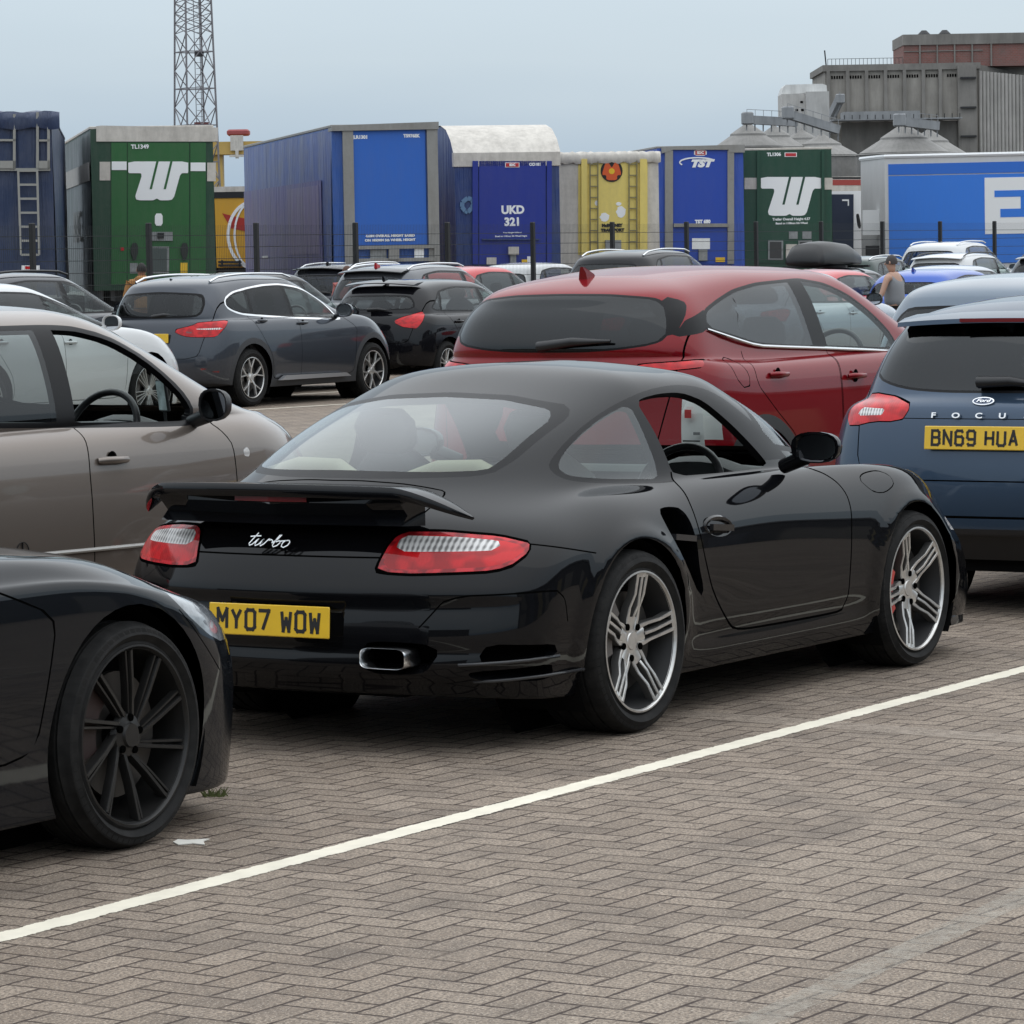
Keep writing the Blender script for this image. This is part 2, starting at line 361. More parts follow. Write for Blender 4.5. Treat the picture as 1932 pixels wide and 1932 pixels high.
class Shell:
    def __init__(s, rings, nR=18, nS=52, nF=18, sub=4, disp=None):
        rr = []
        for r in rings:
            for _ in range(int(r[9]) if len(r) > 9 else 1): rr.append(ring_points(r, nR, nS, nF))
        G = bspline_rows(np.array(rr), sub); nr, nc, _ = G.shape
        V = G.reshape(-1, 3)
        if disp: V = disp(V)
        V[(nr - 1) * nc:, 1] = 0; V[0::nc, 1] = 0; V[nc - 1::nc, 1] = 0
        f = []
        for i in range(nr - 1):
            for j in range(nc - 1): f.append((i * nc + j, (i + 1) * nc + j, (i + 1) * nc + j + 1, i * nc + j + 1))
        # right half: y > 0 here is the left of the car; mirror
        on = np.abs(V[:, 1]) < 1e-9; idx = np.full(len(V), -1); k = len(V); VM = []
        for i in range(len(V)):
            if on[i]: idx[i] = i
            else: idx[i] = k; k += 1; VM.append((V[i, 0], -V[i, 1], V[i, 2]))
        V2 = np.concatenate([V, np.array(VM)], 0)
        f2 = [tuple(int(idx[i]) for i in q[::-1]) for q in f]
        F = []
        # drop collapsed corners
        key = {}
        for q in f + f2:
            qq = []
            for i in q:
                if i not in qq: qq.append(i)
            if len(qq) > 2: F.append(tuple(qq))
        N = np.zeros_like(V2)
        for q in F:
            p = V2[list(q)]; n = np.cross(p[2] - p[0], (p[3] if len(q) > 3 else p[1]) - p[1]) if len(q) > 3 else np.cross(p[1] - p[0], p[2] - p[0])
            for i in q: N[i] += n
        # merge normals of coincident vertices on the centre line handled by sharing
        N /= np.maximum(np.linalg.norm(N, axis=1)[:, None], 1e-12)
        side = int(np.argmax(V2[:, 1]))
        if N[side][1] < 0: N = -N; F = [q[::-1] for q in F]
        s.V = V2; s.N = N; s.F = F; s.T = ['body'] * len(F)
    def split(s, fld, new, tags=('body',), mask=None):
        """retag faces (of the given tags, where mask(centre)) that lie in fld < 0, cutting along fld = 0"""
        f = fld(s.V); f = np.where(np.abs(f) < 1e-6, 1e-6, f); neg = f < 0
        tags = set(tags); NF = []; NTg = []; cache = {}; nv = []; nn = []; base = len(s.V)
        V, N = s.V, s.N
        for q, t in zip(s.F, s.T):
            if t not in tags: NF.append(q); NTg.append(t); continue
            c = [neg[i] for i in q]
            if not any(c): NF.append(q); NTg.append(t); continue
            if mask is not None and not mask(V[list(q)].mean(0)): NF.append(q); NTg.append(t); continue
            if all(c): NF.append(q); NTg.append(new); continue
            a, b = [], []
            for k in range(len(q)):
                i, j = q[k], q[(k + 1) % len(q)]
                (a if neg[i] else b).append(i)
                if neg[i] != neg[j]:
                    e = (min(i, j), max(i, j))
                    if e not in cache:
                        tt = f[e[0]] / (f[e[0]] - f[e[1]]); cache[e] = base + len(nv)
                        nv.append(V[e[0]] * (1 - tt) + V[e[1]] * tt); n = N[e[0]] * (1 - tt) + N[e[1]] * tt; nn.append(n / max(np.linalg.norm(n), 1e-9))
                    a.append(cache[e]); b.append(cache[e])
            if len(a) > 2: NF.append(tuple(a)); NTg.append(new)
            if len(b) > 2: NF.append(tuple(b)); NTg.append(t)
        if nv: s.V = np.concatenate([V, np.array(nv)], 0); s.N = np.concatenate([N, np.array(nn)], 0)
        s.F, s.T = NF, NTg
    def groove(s, fld, w, tags=('body',), inner=None, mask=None, gap='gap'):
        for t in tags:
            s.split(lambda P: fld(P) - w, t + '#', (t,), mask)
            s.split(lambda P: fld(P) + w, (inner or t), (t + '#',), None)
            s.T = [gap if q == t + '#' else q for q in s.T]
    def emit(s, want, inset=0.0, flip=False):
        """vertices, normals, faces, tags of the wanted tags"""
        mp_, V, N, F, T = {}, [], [], [], []
        for q, t in zip(s.F, s.T):
            if t not in want: continue
            g = []
            for i in q:
                if i not in mp_: mp_[i] = len(V); V.append(s.V[i] - s.N[i] * inset); N.append(-s.N[i] if flip else s.N[i])
                g.append(mp_[i])
            F.append(tuple(g[::-1]) if flip else tuple(g)); T.append(t)
        return V, N, F, T
    def border(s, A, B, off):
        """quads going inward from the edges between tags A and tags B"""
        ed = {}
        for q, t in zip(s.F, s.T):
            if t in A or t in B:
                for k in range(len(q)): ed.setdefault((q[k], q[(k + 1) % len(q)]), t)
        V, N, F = [], [], []
        for (i, j), t in ed.items():
            if t in A and ed.get((j, i)) in B:
                p, q = s.V[i], s.V[j]; op, oq = off(p, s.N[i]), off(q, s.N[j]); b = len(V)
                V += [p, q, q + oq, p + op]; n = np.cross(q - p, op); n /= max(np.linalg.norm(n), 1e-9); N += [n] * 4
                F.append((b + 3, b + 2, b + 1, b))
        return V, N, F
    def part(s, name, tm, parent, extra=None, inset=0.0):
        """build the tags in tm (tag -> material) as one mesh object; extra = [(V,N,F,material)]"""
        V, N, F, T = s.emit(set(tm), inset); mats = []; mi = []
        for t in T:
            m = tm[t]
            if m not in mats: mats.append(m)
            mi.append(mats.index(m))
        for e in (extra or []):
            b = len(V); V += list(e[0]); N += list(e[1]); F += [tuple(i + b for i in q) for q in e[2]]
            if e[3] not in mats: mats.append(e[3])
            mi += [mats.index(e[3])] * len(e[2])
        if not F: return None
        return mk(name, V, F, mats, parent, True, N, mi)
    def recess(s, t, depth, side_m, back_m):
        """a hollow in place of tag t: walls plus a sunk floor"""
        V, N, F, T = s.emit({t}, depth); n0 = len(V)
        others = set(s.T) - {t}
        v, n, f = s.border({t}, others, lambda p, nn: -nn * depth)
        return [(V, N, F, back_m), (v, [-q for q in n], f, side_m), (v, n, [q[::-1] for q in f], side_m)]
XZ = lambda P: P[:, [0, 2]]
def f_side(poly): return lambda P: sdf(P[:, [0, 2]], poly)
def f_rear(poly): return lambda P: sdf(np.stack([P[:, 1], P[:, 2]], 1), poly)
def f_rear_abs(poly): return lambda P: sdf(np.stack([np.abs(P[:, 1]), P[:, 2]], 1), poly)
def f_top_abs(poly): return lambda P: sdf(np.stack([P[:, 0], np.abs(P[:, 1])], 1), poly)
def f_wrap(poly, xr): return lambda P: sdf(np.stack([np.abs(P[:, 1]) + np.maximum(0, P[:, 0] - xr), P[:, 2]], 1), poly)
def f_wrapf(poly, xf): return lambda P: sdf(np.stack([np.abs(P[:, 1]) + np.maximum(0, xf - P[:, 0]), P[:, 2]], 1), poly)
def f_circ(cx, cz, r, fz=1.0): return lambda P: np.hypot(P[:, 0] - cx, (P[:, 2] - cz) * fz) - r

# ---------------------------------------------------------------- wheels
def tyre_material():
    k = NT('tyre_rubber'); p = k.p; o = k.obj(); sp = k.n('SeparateXYZ'); k.l(o, sp.inputs[0])
    ang = k.math('ARCTAN2', sp.outputs[0], sp.outputs[2]); rad = k.math('SQRT', k.math('ADD', k.math('MULTIPLY', sp.outputs[0], sp.outputs[0]), k.math('MULTIPLY', sp.outputs[2], sp.outputs[2])))
    saw = k.math('FRACT', k.math('ADD', k.math('MULTIPLY', ang, 11.14), k.math('MULTIPLY', sp.outputs[1], 9.0)))
    g = k.math('GREATER_THAN', saw, .16); m = k.math('GREATER_THAN', rad, .30)
    k.l(k.mix(k.ramp(k.noise(25, 4, o), .35, .7), (.008, .008, .008), (.017, .0165, .016)), p.inputs['Base Color'])
    p.inputs['Roughness'].default_value = .75; p.inputs['Specular IOR Level'].default_value = .22
    h = k.math('MULTIPLY', g, k.ramp(rad, .306, .318)); b = k.bump(h, .9, .006); return k.m
TYRE = tyre_material()
ALU = mat('machined_alloy', (.60, .59, .57), .30, metal=.75, var=.12, vscale=30); ALUD = mat('alloy_barrel', (.035, .035, .036), .5, metal=.3)
DISC = mat('brake_disc', (.07, .066, .062), .4, metal=.6); CALR = mat('red_caliper', (.50, .012, .010), .3, coat=.7); CALG = mat('grey_caliper', (.10, .09, .085), .5)
BALU = mat('matt_black_alloy', (.016, .0155, .015), .38, metal=.3, var=.2, vscale=20)
def beam(mb, path, widths, y, depth, mi=0, side=1, smi=None):
    """flat rib in the wheel plane: path of (a, b) points; y gives the outer face at each point (negative = outward)"""
    P = [Vector(p) for p in path]; n = len(P); V = []
    for i in range(n):
        d = (P[min(i + 1, n - 1)] - P[max(i - 1, 0)]).normalized(); nn = Vector((-d.y, d.x)); w = widths[i] / 2; yy = y[i]
        for (k, dy) in ((-1, depth), (-1, .004), (-.72, 0), (.72, 0), (1, .004), (1, depth)):
            q = P[i] + nn * w * k; V.append((q.x, yy + dy, q.y))
    F = []
    for i in range(n - 1):
        for k in range(5): F.append((i * 6 + k, i * 6 + k + 1, i * 6 + 7 + k, i * 6 + 6 + k))
    nq = len(F)
    F.append((0, 1, 2, 3, 4, 5)); F.append(tuple(range((n - 1) * 6 + 5, (n - 1) * 6 - 1, -1)))
    mb.add(V, F, mi)
    if smi is not None:
        b0 = len(mb.m) - len(F)
        for q in range(len(F)):
            if q >= nq or q % 5 in (0, 4): mb.m[b0 + q] = smi
def rotp(p, a): return (p[0] * math.cos(a) - p[1] * math.sin(a), p[0] * math.sin(a) + p[1] * math.cos(a))
def make_wheel(parent, x, y, z, Rt, Rr, wd, kind, side, spin=0., caliper=None, steer=0.):
    """side = -1 right (outer face towards -y), +1 left. kind: spoke pattern"""
    s = .5 * wd; t = MB()
    prof = [(Rr - .012, -s + .016), (Rr + .004, -s + .006), (Rr + .012, -s + .012), (Rr + (Rt - Rr) * .45, -s - .004), (Rr + (Rt - Rr) * .8, -s + .008), (Rt - .008, -s + .022), (Rt - .002, -s + .042)]
    g = [-s + .042]
    for c_ in (-.28, -.09, .09, .28):
        yc = c_ * wd; prof += [(Rt, yc - .006), (Rt - .008, yc - .004), (Rt - .008, yc + .004), (Rt, yc + .006)]
    prof += [(Rt - .002, s - .042), (Rt - .008, s - .022), (Rr + (Rt - Rr) * .5, s + .002), (Rr + .004, s - .006), (Rr - .012, s - .016)]
    t.lathe(prof, 72)
    wh = t.build('wheel', TYRE, parent, angle=40)
    yo = -s + .008                                   # outer face plane
    a = MB()
    lipm, darkm = (ALU, ALUD) if kind != 'black' else (BALU, BALU)
    a.lathe([(Rr + .004, yo + .004), (Rr + .002, yo - .002), (Rr - .004, yo - .003), (Rr - .008, yo + .002), (Rr - .011, yo + .010)], 72, 0)
    a.lathe([(Rr - .011, yo + .010), (Rr - .016, yo + .03), (Rr - .032, yo + .09), (Rr - .035, s - .03), (Rr - .01, s - .01)], 60, 1)
    dish = {'porsche': .055, 'black': .045}.get(kind, .03)
    yh = yo + dish * .55 if kind == 'porsche' else yo + .012
    if kind == 'porsche':
        for k in range(5):
            th = spin + k * 2 * math.pi / 5
            for sg in (-1, 1):
                pts = [(.040, .026 * sg), (.080, .033 * sg), (.120, .0315 * sg), (.17, .029 * sg), (Rr - .012, .031 * sg)]
                beam(a, [rotp(p, th) for p in pts], [.020, .018, .0135, .0125, .015], [yh + .012, yh + .008, yh + .002, yo + .012, yo + .001], .034, smi=4)
            pts = [(.088, 0), (.13, 0), (Rr - .012, 0)]
            beam(a, [rotp(p, th) for p in pts], [.013, .0112, .013], [yh + .004, yo + .016, yo + .001], .034, smi=4)
            pts = [(.04, 0), (.088, 0)]; beam(a, [rotp(p, th) for p in pts], [.05, .050], [yh + .013, yh + .008], .03, smi=4)
            pts = [(Rr - .022, 0), (Rr - .008, 0)]; beam(a, [rotp(p, th) for p in pts], [.066, .078], [yo + .004, yo + .001], .012, smi=4)
        a.lathe([(0, yh + .008), (.030, yh + .008), (.033, yh + .012), (.060, yh + .014), (.066, yh + .03)], 40, 0)
        for k in range(5):
            c_ = rotp((.062, 0), spin + (k + .5) * 2 * math.pi / 5); b = MB(); b.lathe([(0, yh + .002), (.0125, yh + .002), (.0135, yh + .02)], 16, 3)
            a.add([(v[0] + c_[0], v[1] + .004, v[2] + c_[1]) for v in b.v], b.f, 3)
    elif kind == 'black':
        for k in range(10):
            th = spin + (k // 2) * 2 * math.pi / 5 + (0.0 if k % 2 == 0 else .60)
            sg = 1 if k % 2 == 0 else 1
            p0 = rotp((.050, -.016), th); p1 = rotp((.14, .004), th + .06); p2 = rotp((Rr - .014, .012), th + .14)
            beam(a, [p0, p1, p2], [.015, .0125, .014], [yo + .028, yo + .014, yo + .004], .03)
            q1 = rotp((.15, .014), th + .12); q2 = rotp((Rr - .014, .018), th + .20); q0 = rotp((.062, .0), th)
            beam(a, [q0, q1, q2], [.008, .009, .010], [yo + .032, yo + .020, yo + .010], .024)
        a.lathe([(0, yo + .014), (.034, yo + .014), (.038, yo + .022), (.062, yo + .028), (.07, yo + .045)], 40, 0)
        for k in range(5):
            c_ = rotp((.052, 0), spin + (k + .5) * 2 * math.pi / 5); b = MB(); b.lathe([(0, yo + .02), (.011, yo + .02), (.012, yo + .03)], 14, 3)
            a.add([(v[0] + c_[0], v[1], v[2] + c_[1]) for v in b.v], b.f, 3)
    else:
        n = 5
        for k in range(n):
            th = spin + k * 2 * math.pi / n
            if kind == 'y':
                beam(a, [rotp((.03, 0), th), rotp((.13, 0), th)], [.036, .022], [yo + .02, yo + .008], .03)
                for sg in (-1, 1): beam(a, [rotp((.115, .004 * sg), th), rotp((Rr - .01, .062 * sg), th)], [.018, .016], [yo + .009, yo + .002], .028)
            elif kind == 'v':
                for sg in (-1, 1): beam(a, [rotp((.035, .010 * sg), th), rotp((Rr - .01, .036 * sg), th)], [.020, .016], [yo + .018, yo + .002], .028)
            elif kind == 'multi':
                for q in (-.30, -.1, .1, .30): beam(a, [rotp((.04, 0), th + q), rotp((Rr - .01, 0), th + q * 1.05)], [.012, .010], [yo + .018, yo + .002], .026)
        a.lathe([(0, yo + .012), (.032, yo + .012), (.036, yo + .018), (.06, yo + .022), (.066, yo + .04)], 32, 0)
    rim = a.build('rim', [lipm, darkm, DISC, GAP, mat('spoke_flank', (.09, .088, .085), .45, metal=.4)], wh, angle=35)
    d = MB(); rd = Rr * .70
    d.lathe([(.07, yo + .075), (rd, yo + .075), (rd, yo + .10), (.07, yo + .10)], 40); dk = d.build('brake_disc', DISC, wh, angle=40)
    bk = MB(); bk.lathe([(0.0, yo + .13), (Rr - .03, yo + .13)], 32); bk.build('wheel_back', WELL, wh)
    if caliper:
        c = MB(); a0, a1 = caliper[1] - .62, caliper[1] + .62
        c.lathe([(rd * .72, yo + .048), (rd * 1.20, yo + .048), (rd * 1.24, yo + .058), (rd * 1.24, yo + .12), (rd * .72, yo + .12), (rd * .72, yo + .048)], 12, 0, 'y', a0, a1)
        b0 = len(c.v); m = 6
        c.f.append(tuple(range(0, 6))); c.m.append(0); c.f.append(tuple(range(12 * m + 5, 12 * m - 1, -1))); c.m.append(0)
        c.build('brake_caliper', caliper[0], wh, angle=40)
    wh.location = (x, y, z); wh.rotation_euler = (0, 0, (math.pi if side > 0 else 0) + steer)
    return wh
# ---------------------------------------------------------------- ground: block paving in herringbone, laid along the lanes
YAW = 1.0082
def paving_material():
    k = NT('block_paving'); p = k.p; o = k.obj()
    sp = k.n('SeparateXYZ'); k.l(o, sp.inputs[0]); X, Y = sp.outputs[0], sp.outputs[1]
    M = k.math; B = .105
    wob = k.noise(3.0, 2, o); wx = M('MULTIPLY', M('SUBTRACT', wob, .5), .03)
    x = M('ADD', M('DIVIDE', X, B), wx); y = M('ADD', M('DIVIDE', Y, B), wx)
    i, j = M('FLOOR', x), M('FLOOR', y); fx, fy = M('FRACT', x), M('FRACT', y)
    kk = M('FLOORED_MODULO', M('SUBTRACT', i, j), 4.0)
    is0 = M('COMPARE', kk, 0.0, .1); is1 = M('COMPARE', kk, 1.0, .1); is2 = M('COMPARE', kk, 2.0, .1); is3 = M('COMPARE', kk, 3.0, .1)
    gx, gy = M('SUBTRACT', 1.0, fx), M('SUBTRACT', 1.0, fy)
    big = lambda a, f: M('ADD', a, M('MULTIPLY', f, 5.0))
    dl = big(fx, is1); dr = big(gx, is0); db = big(fy, is2); dt = big(gy, is3)
    d = M('MINIMUM', M('MINIMUM', dl, dr), M('MINIMUM', db, dt))
    bi = M('SUBTRACT', i, is1); bj = M('SUBTRACT', j, is2)
    cv = k.n('CombineXYZ'); k.l(bi, cv.inputs[0]); k.l(bj, cv.inputs[1]); k.l(M('ADD', is2, is3), cv.inputs[2])
    wn = k.n('TexWhiteNoise', noise_dimensions='3D'); k.l(cv.outputs[0], wn.inputs[0]); rv = wn.outputs[0]
    jn = k.noise(38, 3, o, .6)
    joint = k.ramp(M('ADD', d, M('MULTIPLY', M('SUBTRACT', jn, .5), .085)), .026, .068)       # 0 in the joint, 1 on the block
    joint = M('MAXIMUM', joint, k.ramp(k.noise(2.2, 4, o, .7), .52, .72, 0., .62))
    agg = k.noise(105, 3, o, .5); agg2 = k.noise(170, 1, o, .5)
    big1 = k.noise(.55, 5, o, .62); big2 = k.noise(2.6, 5, o, .65)
    base = k.mix(rv, (.225, .174, .132), (.375, .302, .236))
    base = k.mix(k.ramp(big1, .35, .65), base, k.mix(.55, base, (.36, .30, .24)))
    base = k.mix(k.ramp(big2, .48, .68, 0., .70), base, (.12, .098, .082))
    mid = k.noise(34, 4, o, .75); base = k.mix(k.ramp(mid, .36, .60, .42, 0.), base, (.12, .092, .070))
    base = k.mix(k.ramp(agg, .40, .56, .80, 0.), base, (.10, .078, .060))
    base = k.mix(k.ramp(agg2, .60, .74, 0., .75), base, (.60, .53, .45))
    oil = k.n('TexVoronoi'); oil.inputs['Scale'].default_value = .9; k.l(o, oil.inputs['Vector'])
    base = k.mix(k.ramp(M('ADD', oil.outputs[0], M('MULTIPLY', k.noise(6, 3, o), .15)), .10, .16, .55, 0.), base, (.060, .050, .045))
    col = k.mix(joint, (.040, .026, .021), base)
    k.l(col, p.inputs['Base Color']); k.l(k.ramp(agg, .3, .7, .72, .92), p.inputs['Roughness']); p.inputs['Specular IOR Level'].default_value = .3
    h = M('ADD', M('MULTIPLY', joint, .6), M('ADD', M('MULTIPLY', agg, .35), M('MULTIPLY', rv, .15)))
    k.bump(h, .7, .006)
    return k.m
def lane(al, lat, z=0.0):             # along / left of the row of cars the black sports car stands in
    c, s = math.cos(YAW), math.sin(YAW); return (-.3153 + c * al - s * lat, 13.8486 + s * al + c * lat, z)
g = mk('paved_ground', [(-60, -60, 0), (160, -60, 0), (160, 60, 0), (-60, 60, 0)], [(0, 1, 2, 3)], paving_material())
g.location = (-.3153, 13.8486, 0); g.rotation_euler = (0, 0, YAW); tag(g, None, None, kind='structure')
far = mk('ground', [(-3000, -300, -.004), (3000, -300, -.004), (3000, 5000, -.004), (-3000, 5000, -.004)], [(0, 1, 2, 3)], mat('far_tarmac', (.10, .095, .09), .9, var=.3, vscale=.5))
tag(far, None, None, kind='structure')
def shed(a0, a1, l0, l1, h, lab):  # invented sheds out of view: a dark band for the paint to reflect
    x, y, _ = lane(a0, l0); r = empty('added_reflection_shed', (x, y, 0), YAW, lab, 'building'); b = MB(); b.box(0, a1 - a0, 0, l1 - l0, 0, h, 0); b.build('wall', mat('added_shed_wall', (.060, .062, .065), .7, var=.3, vscale=.3), r)
    b = MB(); b.box(-.4, a1 - a0 + .4, -.4, l1 - l0 + .4, h, h + .5); b.build('roof', mat('added_shed_roof', (.16, .16, .165), .6), r)
    n = int((a1 - a0) / 6)
    for k in range(n): b = MB(); b.box(k * 6 + 1.2, k * 6 + 4.6, l1 - l0, l1 - l0 + .06, 0, h * .62); b.build('added_shed_door', mat('added_shed_door_%d' % (k % 3), ((.20, .19, .17), (.08, .09, .11), (.28, .24, .15))[k % 3], .6), r)
shed(-8, 88, -36, -27, 6.0, 'long low dark shed added out of view to the right, for the car paint to reflect')  # added right of the frame to darken reflections in the car sides
shed(-62, -46, -30, 50, 5.5, 'low dark shed added out of view behind the camera, for the car paint to reflect')  # added behind the camera to darken reflections in the car rears
def line_material(name, col, cover, edge, soft=.03, amax=1.0):
    k = NT(name); p = k.p; o = k.obj(); sp = k.n('SeparateXYZ'); k.l(o, sp.inputs[0]); M = k.math
    n1 = k.noise(16, 5, o, .7); n2 = k.noise(90, 3, o, .7)
    e = M('SUBTRACT', edge, M('ABSOLUTE', sp.outputs[1])); a = k.ramp(M('ADD', e, M('MULTIPLY', M('SUBTRACT', n1, .5), .045)), -.001, .002)
    w_ = k.ramp(M('ADD', M('MULTIPLY', n1, .6), M('MULTIPLY', n2, .4)), cover - soft, cover + soft, amax, 0.)
    k.l(M('MULTIPLY', a, w_), p.inputs['Alpha'])
    k.l(k.mix(k.ramp(k.noise(5, 4, o, .7), .3, .75), tuple(c * .78 for c in col), col), p.inputs['Base Color']); p.inputs['Roughness'].default_value = .7
    return k.m
def ground_pt(u, v):
    r = pray(u, v); t = -CAMH / r.z; return Vector((r.x * t, r.y * t, 0))
_zs = [.0010]
def strip(name, pa, pb, width, m, ext0=0, ext1=0):
    zz = _zs[0]; _zs[0] += .0004
    a, b = ground_pt(*pa), ground_pt(*pb); d = (b - a).normalized(); a -= d * ext0; b += d * ext1; L_ = (b - a).length; n = max(2, int(L_ / .5)); hw = width / 2 + .03
    V = []; F = []
    for i in range(n + 1):
        for q in (-hw, hw): V.append((L_ * i / n, q, zz))
    for i in range(n): F.append((2 * i, 2 * i + 2, 2 * i + 3, 2 * i + 1))
    o = mk(name, V, F, m); o.location = (a.x, a.y, 0); o.rotation_euler = (0, 0, math.atan2(d.y, d.x)); tag(o, None, None, kind='structure'); return o
LW = line_material('line_paint', (.84, .78, .64), .80, .046)
LW2 = line_material('worn_line_paint', (.47, .42, .35), .52, .05, .12, .62)
strip('road_marking', (1420, 1932), (1932, 1690), .085, LW2, 3, 6)
LW3 = line_material('scuffed_line', (.40, .33, .265), .56, .09, .12, .8)
strip('road_marking', (1265, 1345), (1932, 1396), .19, LW3, 0, 5)
strip('road_marking', (0, 1770), (1932, 1263), .092, LW, 6, 14)
strip('road_marking', (480, 773), (660, 762), .10, LW, 6, 1)
strip('road_marking', (500, 748), (660, 738), .12, LW, 3, 1)
sp_ = ground_pt(358, 1590); mb_ = MB(); mb_.prism([(-.05, 0), (-.03, -.05), (.01, -.03), (.05, -.06), (.04, .01), (.055, .05), (-.01, .035), (-.04, .05)], .0, .003, 'z')
tag(mb_.build('paper_scrap', mat('scrap_white', (.70, .68, .62), .8), None, loc=(sp_.x, sp_.y, .001)), 'torn white scrap lying on the paving by the black saloon wheel', 'litter')
wt_ = ground_pt(405, 1503); mb_ = MB()
for q in range(60):
    a_, r_ = random.random() * 6.28, random.random() * .045; h_ = .012 + random.random() * .02; x_, y_ = r_ * math.cos(a_), r_ * math.sin(a_) * .5; dx = (random.random() - .5) * .05
    mb_.add([(x_ - .003, y_, 0), (x_ + .003, y_, 0), (x_ + dx, y_ + .006, h_), (x_ + dx * 1.1, y_ + .006, h_)], [(0, 1, 2, 3)])
tag(mb_.build('weed_tuft', mat('weed_green', (.09, .11, .03), .8), None, loc=(wt_.x, wt_.y, 0)), 'small weed growing between the blocks under the black saloon nose', 'weed')
# ---------------------------------------------------------------- black sports coupe
def liner(S, tags, parent, m, zmin, off=.028, name='headliner'):
    keep = [(q, t) for q, t in zip(S.F, S.T)]
    sv = S.F, S.T
    S.F, S.T = zip(*[(q, t) for q, t in keep if t in tags and min(S.V[i][2] for i in q) > zmin]); 
    V, N, F, T = S.emit(set(tags), off, True); S.F, S.T = list(sv[0]), list(sv[1])
    return mk(name, V, F, m, parent, True, N)
def seat(mb, x, y, z, h=.62, w=.46, mi=0, hr=True):
    def sup(cx, cz, dx, dz, ang, yw, pw=3.0, n=20):
        pass
    mb.box(x - .05, x + .48, y - w / 2, y + w / 2, z, z + .17, mi, .05)
    # back: leaning slab with bolsters and head rest, built as rings
    c, s = math.cos(R(20)), math.sin(R(20)); rings = []
    prof = [(0.0, w * .44, .07), (.10, w * .50, .085), (h * .55, w * .48, .08), (h * .80, w * .42, .065), (h * .93, w * .26, .05)]
    if hr: prof += [(h * .98, w * .20, .035), (h * 1.03, w * .26, .05), (h * 1.18, w * .27, .055), (h * 1.27, w * .20, .035), (h * 1.29, .0, .0)]
    else: prof += [(h * 1.05, w * .26, .05), (h * 1.22, w * .22, .045), (h * 1.25, 0, 0)]
    V = []; F = []; n = 16
    for t, hw, th in prof:
        bx = x + .03 - t * s; bz = z + .10 + t * c
        for k in range(n):
            a = 2 * math.pi * k / n; ca, sa = math.cos(a), math.sin(a)
            V.append((bx + th * abs(sa) ** .7 * (1 if sa > 0 else -1) * c, y + hw * abs(ca) ** .6 * (1 if ca > 0 else -1), bz + th * abs(sa) ** .7 * (1 if sa > 0 else -1) * s))
    for i in range(len(prof) - 1):
        for k in range(n): F.append((i * n + k, i * n + (k + 1) % n, (i + 1) * n + (k + 1) % n, (i + 1) * n + k))
    mb.add(V, F, mi)
def steering(parent, x, y, z, r=.185, tilt=25):
    m = MB(); n = 40; k = 10; V = []; F = []
    for i in range(n):
        a = 2 * math.pi * i / n
        for j in range(k):
            b = 2 * math.pi * j / k; rr = r + .016 * math.cos(b); V.append((.016 * math.sin(b), rr * math.cos(a), rr * math.sin(a)))
    for i in range(n):
        for j in range(k): F.append((i * k + j, i * k + (j + 1) % k, ((i + 1) % n) * k + (j + 1) % k, ((i + 1) % n) * k + j))
    m.add(V, F); m.box(-.015, .03, -.06, .06, -.06, .05, 0, .015)
    for a in (R(0), R(180), R(250), R(290)): m.bar((0, .05 * math.cos(a), .05 * math.sin(a)), (0, r * math.cos(a), r * math.sin(a)), .03, .015)
    o = m.build('steering_wheel', mat('wheel_leather', (.02, .02, .021), .4), parent, smooth=False, angle=60); o.location = (x, y, z); o.rotation_euler = (0, R(tilt), 0); return o
def cabin(parent, x0, x1, hw, zf, zd, xd, seats, rhd=True, seatm=None, sz=None, rear=None, dashm=None, wheel=True, wpos=None):
    """floor pan, dashboard (top zd, rear edge xd), seats"""
    c = MB(); c.box(x0, x1, -hw, hw, zf - .12, zf, 0)
    for sgn in (-1, 1): c.box(x0, x1, sgn * hw - .02, sgn * hw + .02, zf, zd - .06, 0)
    c.box(x0 - .02, x0 + .02, -hw, hw, zf, zd - .03, 0); c.box(x1 - .02, x1 + .02, -hw, hw, zf, zd - .03, 0)
    c.build('cabin_tub', INT, parent)
    d = MB(); n = 20; V = []; F = []; prof = [(xd + .04, zd - .38), (xd - .04, zd - .20), (xd, zd - .02), (xd + .06, zd), (xd + .25, zd - .005), (x1, zd - .05)]
    for i in range(n + 1):
        y = -hw + 2 * hw * i / n; cl = .045 * math.exp(-((y - (-.36 if rhd else .36)) / .16) ** 4)
        for a, b in prof: V.append((a, y, b + (cl if b > zd - .04 and a < xd + .2 else 0)))
    m = len(prof)
    for i in range(n):
        for j in range(m - 1): F.append((i * m + j, (i + 1) * m + j, (i + 1) * m + j + 1, i * m + j + 1))
    d.add(V, F); d.build('dashboard', dashm or mat('dash_plastic', (.035, .038, .038), .6, bump=.2, bscale=150), parent, angle=40)
    s0 = sz if sz is not None else zf + .12
    for (sx, sy, h, w_) in seats:
        q = MB(); seat(q, sx, sy, s0, h, w_); q.build('seat', seatm or SEAT, parent, angle=50)
    if rear:
        q = MB(); seat(q, rear[0], rear[1], s0, rear[2], .48, hr=True); seat(q, rear[0], -rear[1], s0, rear[2], .48, hr=True); q.box(rear[0] - .15, rear[0] + .3, -hw + .03, hw - .03, s0 - .1, s0 + .1)
        q.build('rear_bench', seatm or SEAT, parent, angle=50)
    if wheel: steering(parent, *(wpos or (xd - .10, -.36 if rhd else .36, zd - .02)))
